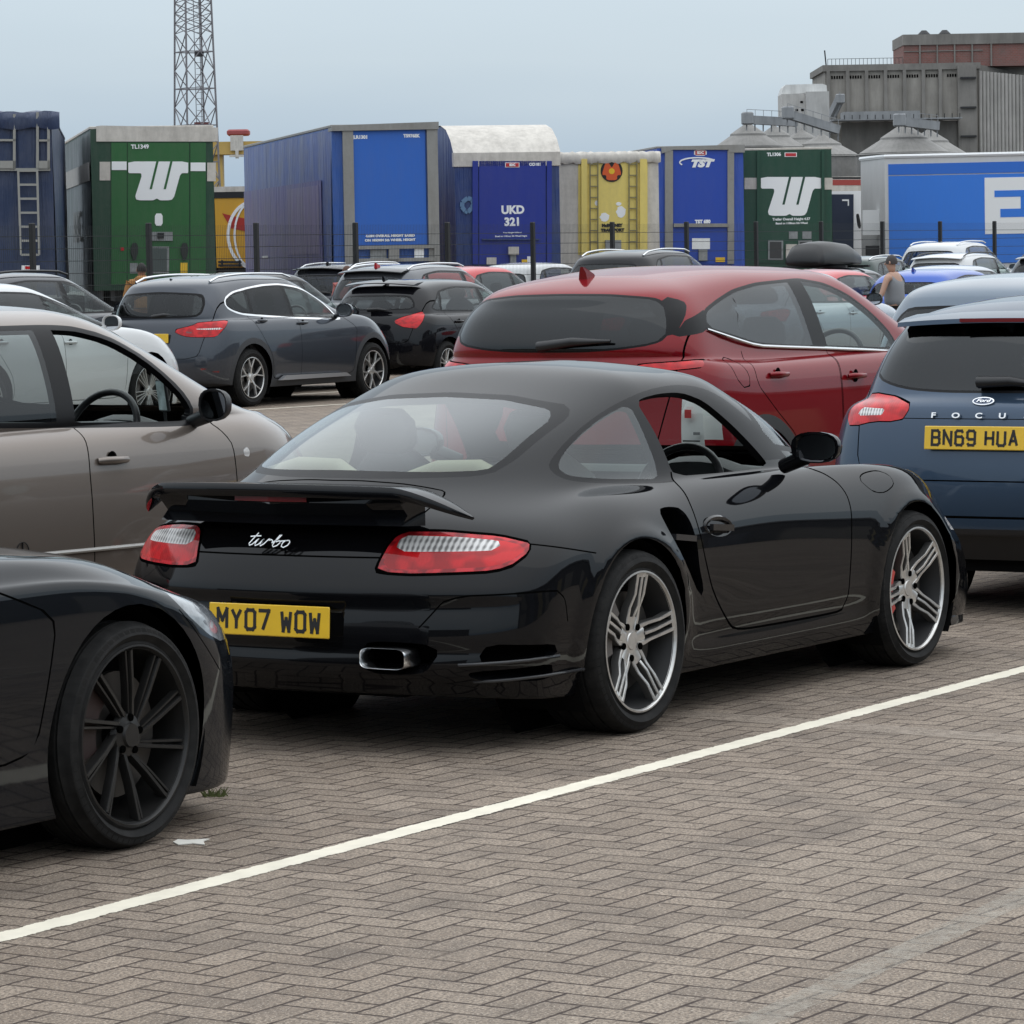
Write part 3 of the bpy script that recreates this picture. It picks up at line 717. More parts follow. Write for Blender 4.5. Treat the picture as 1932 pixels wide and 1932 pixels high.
def door_mirror(parent, x, y, z, body, glassm, sgn, sx=.11, sy=.11, sz=.075, base=None, tilt=0.0, rimm=None):
    """pod with its glass facing the rear; sgn -1 right side"""
    m = MB(); V = []; F = []; nu, nv = 18, 12
    for i in range(nv + 1):
        a = math.pi * .5 * i / nv
        rr = math.sin(a) ** .6 if i else 0
        for k in range(nu):
            t = 2 * math.pi * k / nu; ct, st = math.cos(t), math.sin(t)
            V.append((x + sx * math.cos(a) - .02, y + sgn * sy * rr * abs(ct) ** .8 * (1 if ct > 0 else -1), z + sz * rr * abs(st) ** .8 * (1 if st > 0 else -1)))
    for i in range(nv):
        for k in range(nu): F.append((i * nu + k, i * nu + (k + 1) % nu, (i + 1) * nu + (k + 1) % nu, (i + 1) * nu + k))
    # inward lip
    b = len(V)
    for f_, dx in ((.90, -.02), (.80, 0.0)):
        for k in range(nu):
            t = 2 * math.pi * k / nu; ct, st = math.cos(t), math.sin(t)
            V.append((x + dx, y + sgn * sy * f_ * abs(ct) ** .8 * (1 if ct > 0 else -1), z + sz * f_ * abs(st) ** .8 * (1 if st > 0 else -1)))
    for q in range(2):
        o0 = nv * nu if q == 0 else b; o1 = b + q * nu
        for k in range(nu): F.append((o0 + k, o0 + (k + 1) % nu, o1 + (k + 1) % nu, o1 + k))
    m.add(V, F)
    if base: m.tube([Vector(base), Vector((x + .01, y - sgn * sy * .55, z - sz * .6))], [.03, .035], 10)
    o = m.build('door_mirror', body, parent, angle=60)
    g_ = MB(); g_.add([(V[b + nu + k][0] - .004 - abs(tilt) * .05 + tilt * (V[b + nu + k][2] - z) + 1.2 * tilt * (V[b + nu + k][1] - y) * sgn, V[b + nu + k][1], V[b + nu + k][2]) for k in range(nu)], [tuple(range(nu))]); g_.build('mirror_glass', glassm, o)
    return o
MIR = mat('mirror_silver', (.55, .57, .6), .02, metal=1)

def build_coupe():
    root = empty('sports_coupe', (-.3153, 13.8486, 0), YAW, 'black sports coupe with large rear wing and yellow rear plate, centre of the picture', 'car')
    P = paint('coupe_black', (.0035, .0038, .0048), metal=.0, rough=.22, dust=.010, ior=1.45, cw=.74)
    A = 'a'
    #   xr    xf    Lr   pr   Lf   pf   w  z  crown  mult
    rings = [
      (-.86, 3.10, .40, 2.4, .50, 2.5, .66, .20, 0, 1),
      (-.93, 3.23, .42, 2.4, .55, 2.6, [(-1.0, .80), (-.55, .84), (0, .84), (.5, .83), (1.8, .83), (2.35, .84), (3.1, .83)], [(-1, .225), (-.5, .175), (-.3, .165), (1.9, .165), (2.8, .125), (3.1, .125)], 0, 2),
      (-.99, 3.30, .42, 2.4, .58, 2.6, [(-1.0, .83), (-.55, .88), (0, .885), (.5, .868), (1.8, .868), (2.35, .875), (3.1, .85)], [(-1, .29), (-.4, .27), (-.25, .25), (1.9, .25), (2.8, .22), (3.1, .22)], 0, 1),
      (-1.02, 3.31, .44, 2.45, .62, 2.6, [(-1.0, .85), (-.55, .905), (0, .915), (.55, .872), (1.2, .870), (1.8, .878), (2.35, .892), (3.1, .85)], [(-1, .40), (1.9, .38), (3.1, .36)], 0, 1),
      (-.99, 3.28, .46, 2.5, .68, 2.5, [(-1.0, .85), (-.55, .91), (0, .926), (.55, .885), (1.2, .874), (1.8, .882), (2.35, .896), (3.1, .84)], [(-1, .535), (1.9, .52), (3.1, .50)], 0, 1),
      (-.955, 3.21, .48, 2.5, .80, 2.4, [(-1.0, .85), (-.55, .90), (0, .922), (.55, .885), (1.2, .872), (1.8, .874), (2.35, .885), (3.1, .80)], [(-1, .64), (1.9, .63), (2.6, .61), (3.1, .58)], 0, 1),
      (-.91, 3.14, .50, 2.5, .78, 2.5, [(-1.0, .82), (-.6, .87), (0, .905), (.55, .868), (1.2, .855), (1.8, .852), (2.35, .855), (3.0, .76)], [(-1, .73), (0, .735), (1.9, .73), (2.5, .735), (3.05, .71)], 0, 1),
      (-.86, 3.04, .52, 2.5, .80, 2.6, [(-1.0, .76), (-.6, .80), (0, .855), (.55, .832), (1.2, .822), (1.8, .808), (2.35, .80), (2.9, .70)], [(-1, .795), (-.4, .80), (0, .815), (.5, .805), (1.9, .81), (2.3, .82), (2.65, .815), (3.05, .785)], (.0, -.02), 1),
      (-.80, 2.88, .55, 2.5, .80, 2.4, [(-1.0, .70), (-.6, .73), (0, .785), (.55, .785), (1.2, .775), (1.8, .745), (2.3, .72), (2.7, .64)], [(-1, .83), (-.4, .84), (0, .865), (.5, .85), (1.9, .865), (2.3, .855), (2.6, .835), (2.9, .77)], (.01, -.05), 1),
      (-.71, 2.45, .60, 2.45, .9, 2.1, [(-.8, .66), (-.3, .69), (.2, .72), (.55, .735), (1.2, .73), (1.8, .69), (2.3, .60)], [(-.8, .868), (-.2, .885), (.4, .878), (1.5, .868), (2.0, .845), (2.3, .80)], (.015, -.03), 1),
      (-.63, 2.24, .68, 2.4, .95, 2.5, [(-.7, .63), (-.3, .66), (.2, .695), (.55, .71), (1.2, .71), (1.7, .705), (2.1, .66)], [(-.6, .925), (-.1, .935), (.4, .90), (1.5, .885), (2.0, .88)], (.0, 0), 1),
      (-.49, 2.08, .72, 2.6, .90, 2.6, [(-.5, .60), (0, .655), (.5, .675), (1.2, .68), (1.9, .67)], [(-.5, 1.005), (.4, 1.0), (1.5, .97), (1.9, .96)], (.0, 0), 1),
      (-.22, 1.88, .66, 2.7, .75, 2.8, [(-.3, .58), (0, .62), (.5, .638), (1.0, .64), (1.7, .63)], [(-.3, 1.105), (.4, 1.10), (1.2, 1.08), (1.6, 1.07)], (.0, 0), 1),
      (.12, 1.60, .48, 2.5, .60, 2.5, [(0, .56), (.4, .590), (.8, .595), (1.5, .585)], [(0, 1.20), (.5, 1.205), (1.0, 1.195), (1.3, 1.18)], (.0, 0), 1),
      (.33, 1.42, .30, 2.3, .36, 2.6, [(.2, .47), (.6, .52), (1.3, .51)], [(.2, 1.265), (.65, 1.275), (1.1, 1.255)], (.0, 0), 1),
      (.44, 1.20, .20, 2.0, .26, 2.0, .34, [(.4, 1.300), (.68, 1.306), (1.0, 1.296)], (.0, 0), 1),
      (.55, 1.02, .10, 2.0, .15, 2.0, .16, 1.318, 0, 1),
      (.60, .95, .06, 2.0, .06, 2.0, .0, 1.322, 0, 1)]
    def disp(V):
        x, y, z = V[:, 0].copy(), V[:, 1].copy(), V[:, 2].copy()
        for cx, Rr_, amp in ((0, .385, .016), (2.35, .372, .014)):
            r = np.hypot(x - cx, z - .335); a = amp * np.exp(-((r - Rr_) / .035) ** 2) * (z > .25) * np.clip((y - .6) / .1, 0, 1); V[:, 1] += a
        # sill step and the scooped door bottom
        g_ = np.exp(-((z - .30) / .035) ** 2) * np.clip((x - .34) / .30, 0, 1) * np.clip((2.05 - x) / .30, 0, 1) * np.clip((y - .7) / .05, 0, 1)
        V[:, 1] -= .016 * g_
        # rear bumper: recessed lower panel, plate pocket
        wx = np.clip((-.50 - x) / .30, 0, 1); sm = lambda t: np.clip(t, 0, 1) ** 2 * (3 - 2 * np.clip(t, 0, 1))
        V[:, 0] += wx * (.020 * sm((.560 - z) / .022) * sm((z - .340) / .018) + .012 * sm((.275 - z) / .02))
        return V
    S = Shell(rings, 26, 72, 26, 5, disp)
    side = lambda P: abs(P[1]) > .40
    # ---- wheel arches
    S.split(f_circ(0, .335, .372), 'archR', ('body',), lambda c: abs(c[1]) > .55 and c[2] < .9)
    S.split(f_circ(2.35, .328, .360), 'archF', ('body',), lambda c: abs(c[1]) > .5 and c[2] < .9)
    # ---- side glass
    outer = rnd([(-.155, .955), (-.15, .975), (-.097, 1.002), (.002, 1.050), (.175, 1.114), (.381, 1.173), (.596, 1.211), (.811, 1.226), (.975, 1.224), (1.110, 1.205), (1.236, 1.161), (1.338, 1.095), (1.455, 1.021), (1.550, .943), (1.625, .872), (1.387, .862), (1.001, .868), (.586, .874), (.437, .876), (.122, .893), (-.095, .915), (-.145, .935)], 2, .25)
    quart = rnd([(-.112, .965), (-.075, .992), (-.013, 1.026), (.146, 1.090), (.298, 1.137), (.467, 1.171), (.490, 1.079), (.508, .949), (.484, .890), (.30, .900), (.136, .910), (-.070, .931), (-.108, .945)], 1, .2)
    dwin = rnd([(.522, 1.176), (.60, 1.190), (.722, 1.199), (.850, 1.199), (.930, 1.190), (1.040, 1.158), (1.175, 1.070), (1.300, .968), (1.385, .884), (1.0, .884), (.605, .892), (.600, .971), (.575, 1.065)], 1, .2)
    sg = lambda c: abs(c[1]) > .35 and c[2] > .80
    S.split(f_side(outer), 'rubber', ('body',), sg)
    S.split(f_side(quart), 'quarter', ('rubber',), sg); S.split(f_side(dwin), 'dglass', ('rubber',), sg)
    # ---- rear and front screens
    rw = rnd([(-.545, .945), (.545, .945), (.545, 1.135), (.50, 1.178), (.27, 1.214), (0, 1.224), (-.27, 1.214), (-.50, 1.178), (-.545, 1.135)], 2, .08)
    rwin = rnd([(-.515, .964), (0, .972), (.515, .964), (.508, 1.130), (.465, 1.165), (.27, 1.198), (0, 1.208), (-.27, 1.198), (-.465, 1.165), (-.508, 1.130)], 2, .08)
    def rearf(poly):       # rear screen edge runs up the pillar: use a sheared coordinate so that the sides lean forward
        return lambda P: sdf(np.stack([P[:, 1], P[:, 2]], 1), poly)
    S.split(rearf(rw), 'rubber2', ('body',), lambda c: c[0] < .52 and c[2] > .9)
    S.split(rearf(rwin), 'rglass', ('rubber2',), lambda c: c[0] < .52)
    fw = rnd([(-.72, .90), (.72, .90), (.64, 1.05), (.52, 1.20), (.40, 1.236), (-.40, 1.236), (-.52, 1.20), (-.64, 1.05)], 2, .2)
    S.split(rearf(fw), 'rubber3', ('body',), lambda c: c[0] > .85 and c[2] > .86 and c[0] < 2.5)
    fwi = [(a * .965, .92 + (b - .90) * .95) for a, b in fw]
    S.split(rearf(fwi), 'wglass', ('rubber3',), lambda c: c[0] > .8)
    # ---- tail lamps (unrolled round the rear corner)
    XR = -.91
    tl = rnd([(0.398, 0.646), (0.39, 0.663), (0.45, 0.732), (0.519, 0.777), (0.713, 0.777), (0.982, 0.758), (1.135, 0.73), (1.109, 0.701), (1.005, 0.659), (0.912, 0.647), (0.683, 0.643), (0.525, 0.64)], 1, .12)
    S.split(f_wrap(rnd([(0.392, 0.636), (0.378, 0.665), (0.443, 0.74), (0.516, 0.787), (0.713, 0.787), (0.983, 0.768), (1.154, 0.737), (1.115, 0.693), (1.008, 0.649), (0.913, 0.637), (0.683, 0.633), (0.525, 0.63)], 1, .12), XR), 'gap', ('body',), lambda c: c[0] < -.2)
    S.split(f_wrap(tl, XR), 'lamprim', ('gap',), lambda c: c[0] < -.2 and abs(c[1]) > .3)
    S.split(f_wrap(rnd([(0.406, 0.658), (0.404, 0.661), (0.458, 0.723), (0.523, 0.765), (0.713, 0.765), (0.98, 0.746), (1.112, 0.722), (1.102, 0.711), (1.002, 0.671), (0.911, 0.659), (0.683, 0.655), (0.525, 0.652)], 1, .12), XR), 'lampred', ('lamprim',), lambda c: c[0] < -.2)
    S.split(f_wrap(rnd([(0.466, 0.712), (0.521, 0.766), (0.783, 0.76), (1.002, 0.742), (0.965, 0.712)], 1, .12), XR), 'lampclear', ('lampred',), lambda c: c[0] < -.2)
    # ---- panel gaps
    door = [(.615, 1.0), (.607, .916), (.557, .865), (.511, .795), (.504, .723), (.528, .602), (.592, .477), (.698, .365), (.790, .305), (.90, .290), (1.68, .286), (1.722, .30), (1.735, .45), (1.756, .601), (1.784, .683), (1.790, .751), (1.765, .802), (1.708, .844), (1.62, .872), (1.55, 1.0)]
    S.groove(f_side(rnd(door, 2, .2)), .0045, ('body', 'rubber'), 'door', lambda c: abs(c[1]) > .6 and .25 < c[2] < .905)
    S.T = ['rubber' if (t == 'door' and S.V[list(q)].mean(0)[2] > .872 and False) else t for q, t in zip(S.F, S.T)]
    S.groove(f_side(rnd([(1.955, .80), (2.02, .822), (2.17, .828), (2.24, .805), (2.235, .765), (2.12, .737), (2.02, .745)], 2, .2)), .0022, ('body',), None, lambda c: c[1] < -.5 and c[2] > .68)
    # bumper joint and engine lid
    S.groove(lambda P: P[:, 2] - .692, .003, ('body',), None, lambda c: c[0] < -.8 and abs(c[1]) < .41)
    S.groove(lambda P: (P[:, 2] - (.729 - (P[:, 0] + .603) * .17)), .0028, ('body',), None, lambda c: -.62 < c[0] < -.30 and abs(c[1]) > .7 and c[2] < .8)
    S.groove(f_top_abs(rnd([(-1.3, .0), (-1.3, .46), (-.80, .46), (-.62, .462), (-.555, .452), (-.575, .35), (-.600, .20), (-.610, 0), (-.61, -.3), (-1.3, -.3)], 1, .12)), .0035, ('body',), None, lambda c: c[0] < -.3 and c[2] > .80)
    S.groove(f_top_abs([(1.72, -.2), (1.85, .30), (1.80, .60), (2.2, .62), (2.7, .58), (3.0, .38), (3.2, -.2)]), .003, ('body',), None, lambda c: c[0] > 1.6 and c[2] > .62)
    # side air intake, rear corner vents, exhaust pockets, plate pocket
    S.split(f_side(rnd([(.236, .794), (.32, .800), (.425, .790), (.455, .744), (.475, .66), (.485, .56), (.520, .50), (.528, .455), (.500, .45), (.405, .545), (.300, .655), (.245, .730)], 2, .2)), 'duct', ('body',), lambda c: abs(c[1]) > .6)
    S.split(f_wrap(rnd([(.965, .396), (1.36, .378), (1.355, .332), (.90, .325)], 1, .15), -1.0), 'vent', ('body',), lambda c: c[0] < -.4)
    S.split(f_wrap(rnd([(.86, .300), (1.345, .312), (1.31, .250), (.90, .268)], 1, .15), -1.0), 'vent', ('body',), lambda c: c[0] < -.4)
    S.split(f_rear_abs(rnd([(.357, .290), (.350, .408), (.56, .402), (.630, .385), (.60, .310), (.55, .290)], 2, .2)), 'pocket', ('body',), lambda c: c[0] < -.8)
    S.split(f_rear_abs(rnd([(-.285, .525), (.285, .525), (.285, .353), (-.285, .353)], 1, .12)), 'platepan', ('body',), lambda c: c[0] < -.9)
    S.groove(f_wrap(rnd([(.79, .563), (1.35, .568), (1.40, .53), (1.42, .40), (1.0, .36), (.60, .42)], 1, .12), -1.0), .003, ('body',), None, lambda c: c[0] < -.35 and c[2] > .46)
    # head lamps and front lamps
    S.split(f_wrapf(rnd([(.64, .58), (.70, .72), (.98, .80), (1.22, .81), (1.16, .68), (.95, .59)], 2, .2), 3.14), 'headl', ('body',), lambda c: c[0] > 2.35)
    S.split(f_wrapf(rnd([(.95, .52), (.97, .585), (1.38, .60), (1.38, .545)], 1, .15), 3.20), 'sidel', ('body',), lambda c: c[0] > 2.4)
    S.split(f_wrapf(rnd([(-.5, .20), (-.5, .34), (.98, .36), (1.10, .22)], 1, .15), 3.25), 'ventf', ('body',), lambda c: c[0] > 2.4)
    off = lambda p, n: np.array([0, -math.copysign(.05, p[1]), 0])
    lips = [S.border({'body', 'gap'}, {'archR', 'archF'}, off)]
    ex = [(v, n, f, P) for v, n, f in lips] + [(v, [-q for q in n], [q[::-1] for q in f], P) for v, n, f in lips]
    ex += S.recess('duct', .07, P, GAP) + S.recess('vent', .05, P, GAP) + S.recess('pocket', .07, P, GAP) + S.recess('platepan', .02, P, P) + S.recess('ventf', .05, GAP, GAP)
    body = S.part('body', {'body': P, 'gap': GAP, 'rubber': RUB, 'rubber2': RUB, 'rubber3': RUB}, root, ex)
    dl = Shell.__new__(Shell); 
    for sd, nm in ((-1, 'r'), (1, 'l')):
        tt = ['door_' + nm if (t == 'door' and S.V[list(q)].mean(0)[1] * sd > 0) else t for q, t in zip(S.F, S.T)]; S.T = tt
        S.part('door', {'door_' + nm: P}, root)
    S.part('rear_window', {'rglass': glass('hazy_rear_glass', (.66, .74, .72), 1.1, .05)}, root)
    S.part('windscreen', {'wglass': glass('screen_glass', (.80, .86, .84), .8)}, root)
    S.T = [('quarter_' + ('r' if S.V[list(q)].mean(0)[1] < 0 else 'l')) if t == 'quarter' else ('dglass_l' if (t == 'dglass' and S.V[list(q)].mean(0)[1] > 0) else t) for q, t in zip(S.F, S.T)]
    S.part('quarter_window', {'quarter_r': glass('quarter_glass', (.50, .58, .54), 1.1, .07)}, root)
    S.part('quarter_window', {'quarter_l': glass('quarter_glass', ())}, root)
    S.part('door_window', {'dglass_l': glass('side_glass', (.75, .82, .80), .6)}, root)
    fr = S.border({'rubber'}, {'dglass'}, lambda p, n: -n * .03)
    mk('window_frame', fr[0], fr[2] + [q[::-1] for q in fr[2]], RUB, root)
    S.T = [(t + ('_r' if S.V[list(q)].mean(0)[1] < 0 else '_l')) if t in ('lampred', 'lampclear', 'lamprim') else t for q, t in zip(S.F, S.T)]
    for nm in 'rl': S.part('tail_light', {'lampred_' + nm: REDL, 'lampclear_' + nm: CLRL, 'lamprim_' + nm: lens('red_lens_rim', (.62, .02, .03))}, root, inset=-.002)
    S.T = [(t + ('_r' if S.V[list(q)].mean(0)[1] < 0 else '_l')) if t in ('headl', 'sidel') else t for q, t in zip(S.F, S.T)]
    for nm in 'rl':
        S.part('headlight', {'headl_' + nm: HLG}, root); S.part('indicator', {'sidel_' + nm: CLRL}, root)
    liner(S, ('body', 'rubber', 'rubber2', 'rubber3'), root, LIN, .90)
    # wheel wells
    for cx, rr, yi in ((0, .385, .50), (2.35, .372, .55)):
        for sgn in (-1, 1):
            m = MB(); ya, yb = sorted((sgn * yi, sgn * .87)); m.lathe([(rr, ya), (rr, yb)], 40, 0, 'y', R(-35), R(215)); m.lathe([(rr, sgn * yi), (0, sgn * yi)], 40)
            q = m.build('wheel_arch_liner', WELL, root, loc=(cx, 0, .33))
    # floor pan
    u = MB(); u.box(-.85, 3.0, -.45, .45, .20, .26); u.box(.40, 1.96, -.80, .80, .17, .24); u.build('floor_pan', WELL, root)
    # intake divider fins
    for sgn in (-1, 1):
        m = MB(); m.bar((.30, sgn * .872, .690), (.46, sgn * .868, .672), .05, .022)
        m.build('intake_fin', paint('fin_gloss', (.02, .021, .024), 0, .2), root)
        h = MB(); pts = []
        cx, cz = .665, .702
        V = []; F = []; n = 28
        for k in range(n):
            t = 2 * math.pi * k / n
            for (rx, rz, dy) in ((.112, .044, .0), (.104, .038, .008), (.088, .027, .005), (.074, .020, -.012)):
                V.append((cx + rx * math.cos(t), sgn * (.868 + dy), cz + rz * math.sin(t) - .08 * rx * math.cos(t)))
        for k in range(n):
            for j in range(3): F.append((k * 4 + j, k * 4 + j + 1, ((k + 1) % n) * 4 + j + 1, ((k + 1) % n) * 4 + j))
        F.append(tuple(k * 4 + 3 for k in range(n)))
        h.add(V, F); h.bar((cx - .085, sgn * .890, cz + .004), (cx + .085, sgn * .885, cz - .010), .016, .024)
        h.build('door_handle', paint('handle_black', (.008, .008, .009), 0, .2), root, angle=50)
    # wing with its supports and raised brake light
    wg = MB(); V = []; F = []; n = 48
    for i in range(n + 1):
        y = -.705 + 1.41 * i / n; a = abs(y) / .705; e = max(0.0, 1 - a ** 5) ** .5
        ch = .27 * (1 - .45 * a ** 3) * max(e, .12); th = .042 * max(e, .25); zc = .925 - .012 * a ** 2 - .085 * max(0, (a - .70) / .30) ** 1.6; xc = -.90 + .05 * a ** 2 + .07 * max(0, (a - .7) / .3) ** 2
        for (dx, dz) in ((-.5, .35), (-.46, .62), (-.3, .60), (0, .52), (.3, .40), (.5, .05), (.3, -.25), (0, -.42), (-.3, -.5), (-.47, -.45), (-.5, -.1)):
            V.append((xc + dx * ch, y, zc + dz * th))
    m_ = 11
    for i in range(n):
        for k in range(m_): F.append((i * m_ + k, (i + 1) * m_ + k, (i + 1) * m_ + (k + 1) % m_, i * m_ + (k + 1) % m_))
    F.append(tuple(range(m_))); F.append(tuple(range(n * m_ + m_ - 1, n * m_ - 1, -1))); wg.add(V, F)
    wing = wg.build('rear_wing', P, root, angle=45)
    lg = MB(); V = []; F = []; n = 30
    for i in range(n + 1):
        y = -.52 + 1.04 * i / n; a = abs(y) / .52; e = .25 + .75 * max(0, 1 - a ** 6)
        for (x_, z_) in ((-.995 + .04 * a, .908), (-1.005 + .05 * a, .885), (-.96 + .05 * a, .838 + .004 * a), (-1.0 + .05 * a, .808), (-.80, .80), (-.80, .90)):
            V.append((x_, y, z_))
    for i in range(n):
        for k in range(6): F.append((i * 6 + k, i * 6 + (k + 1) % 6, (i + 1) * 6 + (k + 1) % 6, (i + 1) * 6 + k))
    F.append(tuple(range(5, -1, -1))); F.append(tuple(range(n * 6, n * 6 + 6))); lg.add(V, F); lg.build('wing_plinth', P, root, angle=50)
    bl = MB(); V = []; F = []
    for i in range(13):
        y = -.155 + .31 * i / 12; x_ = -1.012 + .05 * (abs(y) / .52); V += [(x_ + .006, y, .912), (x_, y, .911), (x_ - .001, y, .888), (x_ + .006, y, .887)]
    for i in range(12):
        for k in range(3): F.append((i * 4 + k, i * 4 + k + 1, i * 4 + k + 5, i * 4 + k + 4))
    bl.add(V, F); bl.build('brake_light', DRED, root)
    # exhaust tips, plate, badge
    for sgn in (-1, 1):
        e = MB(); V = []; F = []; n = 28; cy, cz = sgn * .455, .350
        for (sc_, x_) in ((1.0, -.90), (1.0, -.987), (.985, -.992), (.955, -.988), (.94, -.88)):
            for k in range(n):
                t = 2 * math.pi * k / n; ct, st = math.cos(t), math.sin(t)
                V.append((x_, cy + .095 * sc_ * abs(ct) ** .45 * (1 if ct > 0 else -1), cz + (.038 - .095 * (1 - sc_)) * abs(st) ** .45 * (1 if st > 0 else -1)))
        for j in range(4):
            for k in range(n): F.append((j * n + k, j * n + (k + 1) % n, (j + 1) * n + (k + 1) % n, (j + 1) * n + k))
        e.add(V, F); e.add([V[4 * n + k] for k in range(n)], [tuple(range(n))], 1)
        e.build('exhaust_tip', [CHR, GAP], root, angle=40)
    M = frame_mat((-1.022, 0, .470), (0, -1, 0), (-1, 0, .06)); number_plate(root, 'MY07 WOW', M)
    bd = MB()
    for pl in ([(.05, .74), (.35, .80), (.78, .84)], [(.46, 1.08), (.34, .55), (.26, .15), (.36, .0), (.52, .10), (.70, .55), (.72, .62), (.68, .20), (.78, .0), (.95, .12), (1.10, .60), (1.06, .15), (1.16, .0), (1.32, .20), (1.46, .62), (1.54, .66), (1.50, .50), (1.68, .58), (1.80, .50), (1.84, .30)],
               [(1.84, .30), (2.10, .70), (2.18, 1.04), (2.06, .98), (1.98, .50), (1.98, .12), (2.10, .0), (2.30, .12), (2.40, .38), (2.28, .54), (2.06, .42)], [(2.34, .50), (2.66, .56), (2.92, .62), (2.72, .60), (2.58, .38), (2.64, .08), (2.84, .0), (3.04, .20), (3.06, .48), (2.92, .62)]):
        bd.tube([((a + b * .38 - 1.6) * .060, b * .044 - .02, .002) for a, b in pl], .0036, 6)
    o = bd.build('script_badge', CHR, root, angle=60); o.data.transform(frame_mat((-.948, .050, .742), (0, -1, -.03), (-1, 0, .35)))
    SG_ = paint('slat_gloss', (.03, .032, .036), 0, .2)
    for sgn in (-1, 1):
        for zz, dx in ((.326, 0.), (.262, .01)):
            m = MB(); pts = []
            for u_ in (.70, .76, .82, .865, .89):
                d_ = np.hypot((np.abs(S.V[:, 1]) - u_), (S.V[:, 2] - zz)) + (S.V[:, 0] > -.35) * 9 + (np.sign(S.V[:, 1]) != sgn) * 9; v_ = S.V[int(np.argmin(d_))]; pts.append((v_[0] - .004, v_[1] + sgn * .003, zz + (u_ - .7) * .04))
            m.tube(pts, .0065, 6); m.build('vent_slat', SG_, root, smooth=True)
    rr_ = ring_points((-1.0, 3.255, .42, 2.4, .58, 2.6, [(-1.0, .83), (2.35, .855), (3.1, .84)], .2, 0), 10, 20, 30); rr_ = [q for q in rr_ if q[0] > 2.70]
    lp2 = MB(); V = []; Fc = []; full = [(q[0], q[1]) for q in rr_] + [(q[0], -q[1]) for q in rr_[::-1][1:]]
    for x_, y_ in full: V += [(x_ - .02, y_ * .985, .245), (x_, y_, .215), (x_ + .006, y_ * 1.004, .135), (x_ - .03, y_ * .97, .125)]
    for i in range(len(full) - 1):
        for j in range(3): Fc.append((i * 4 + j, i * 4 + j + 1, i * 4 + j + 5, i * 4 + j + 4))
    lp2.add(V, Fc); lp2.build('front_splitter', paint('splitter_black', (.012, .012, .013), 0, .35, .05), root, angle=50)
    # mirrors
    for sgn in (-1, 1): door_mirror(root, 1.36, sgn * .93, .965, P, MIR, sgn, .10, .105, .062, base=(1.40, sgn * .76, .885))
    m = MB(); m.bar((1.47, -.655, .91), (1.40, -.645, .965), .03, .02); m.build('mirror_foot', RUB, root)
    # cabin
    cabin(root, -.35, 1.75, .66, .30, .875, 1.38, [(.42, -.34, .56, .48), (.42, .34, .56, .48)], seatm=mat('seat_charcoal', (.03, .031, .035), .6), sz=.38, wpos=(1.27, -.36, .795))
    sh = MB(); sh.box(-.48, .05, -.60, .60, .72, .905, 0, .04); sh.build('parcel_shelf', mat('cream_leather', (.42, .36, .25), .6), root)
    for sgn in (-1, 1):
        q = MB(); V = []; q.tube([(-.30, sgn * .12, .925), (-.26, sgn * .22, .955), (-.26, sgn * .40, .96), (-.30, sgn * .52, .93)], [.03, .04, .04, .03], 10); q.build('rear_seat_roll', mat('cream_leather', ()), root, angle=60)
    rb = MB(); rb.box(1.32, 1.335, -.12, .12, 1.10, 1.16, 0, .008); rb.build('inner_mirror', BLK, root)
    # wheels
    for sgn in (-1, 1):
        make_wheel(root, 0, sgn * .775, .333, .333, .255, .300, 'porsche', sgn, R(85), (CALG, R(20) if sgn > 0 else R(160)))
        make_wheel(root, 2.35, sgn * .765, .325, .325, .255, .235, 'porsche', sgn, R(112), (CALR, R(0) if sgn > 0 else R(180)))
    return root
build_coupe()
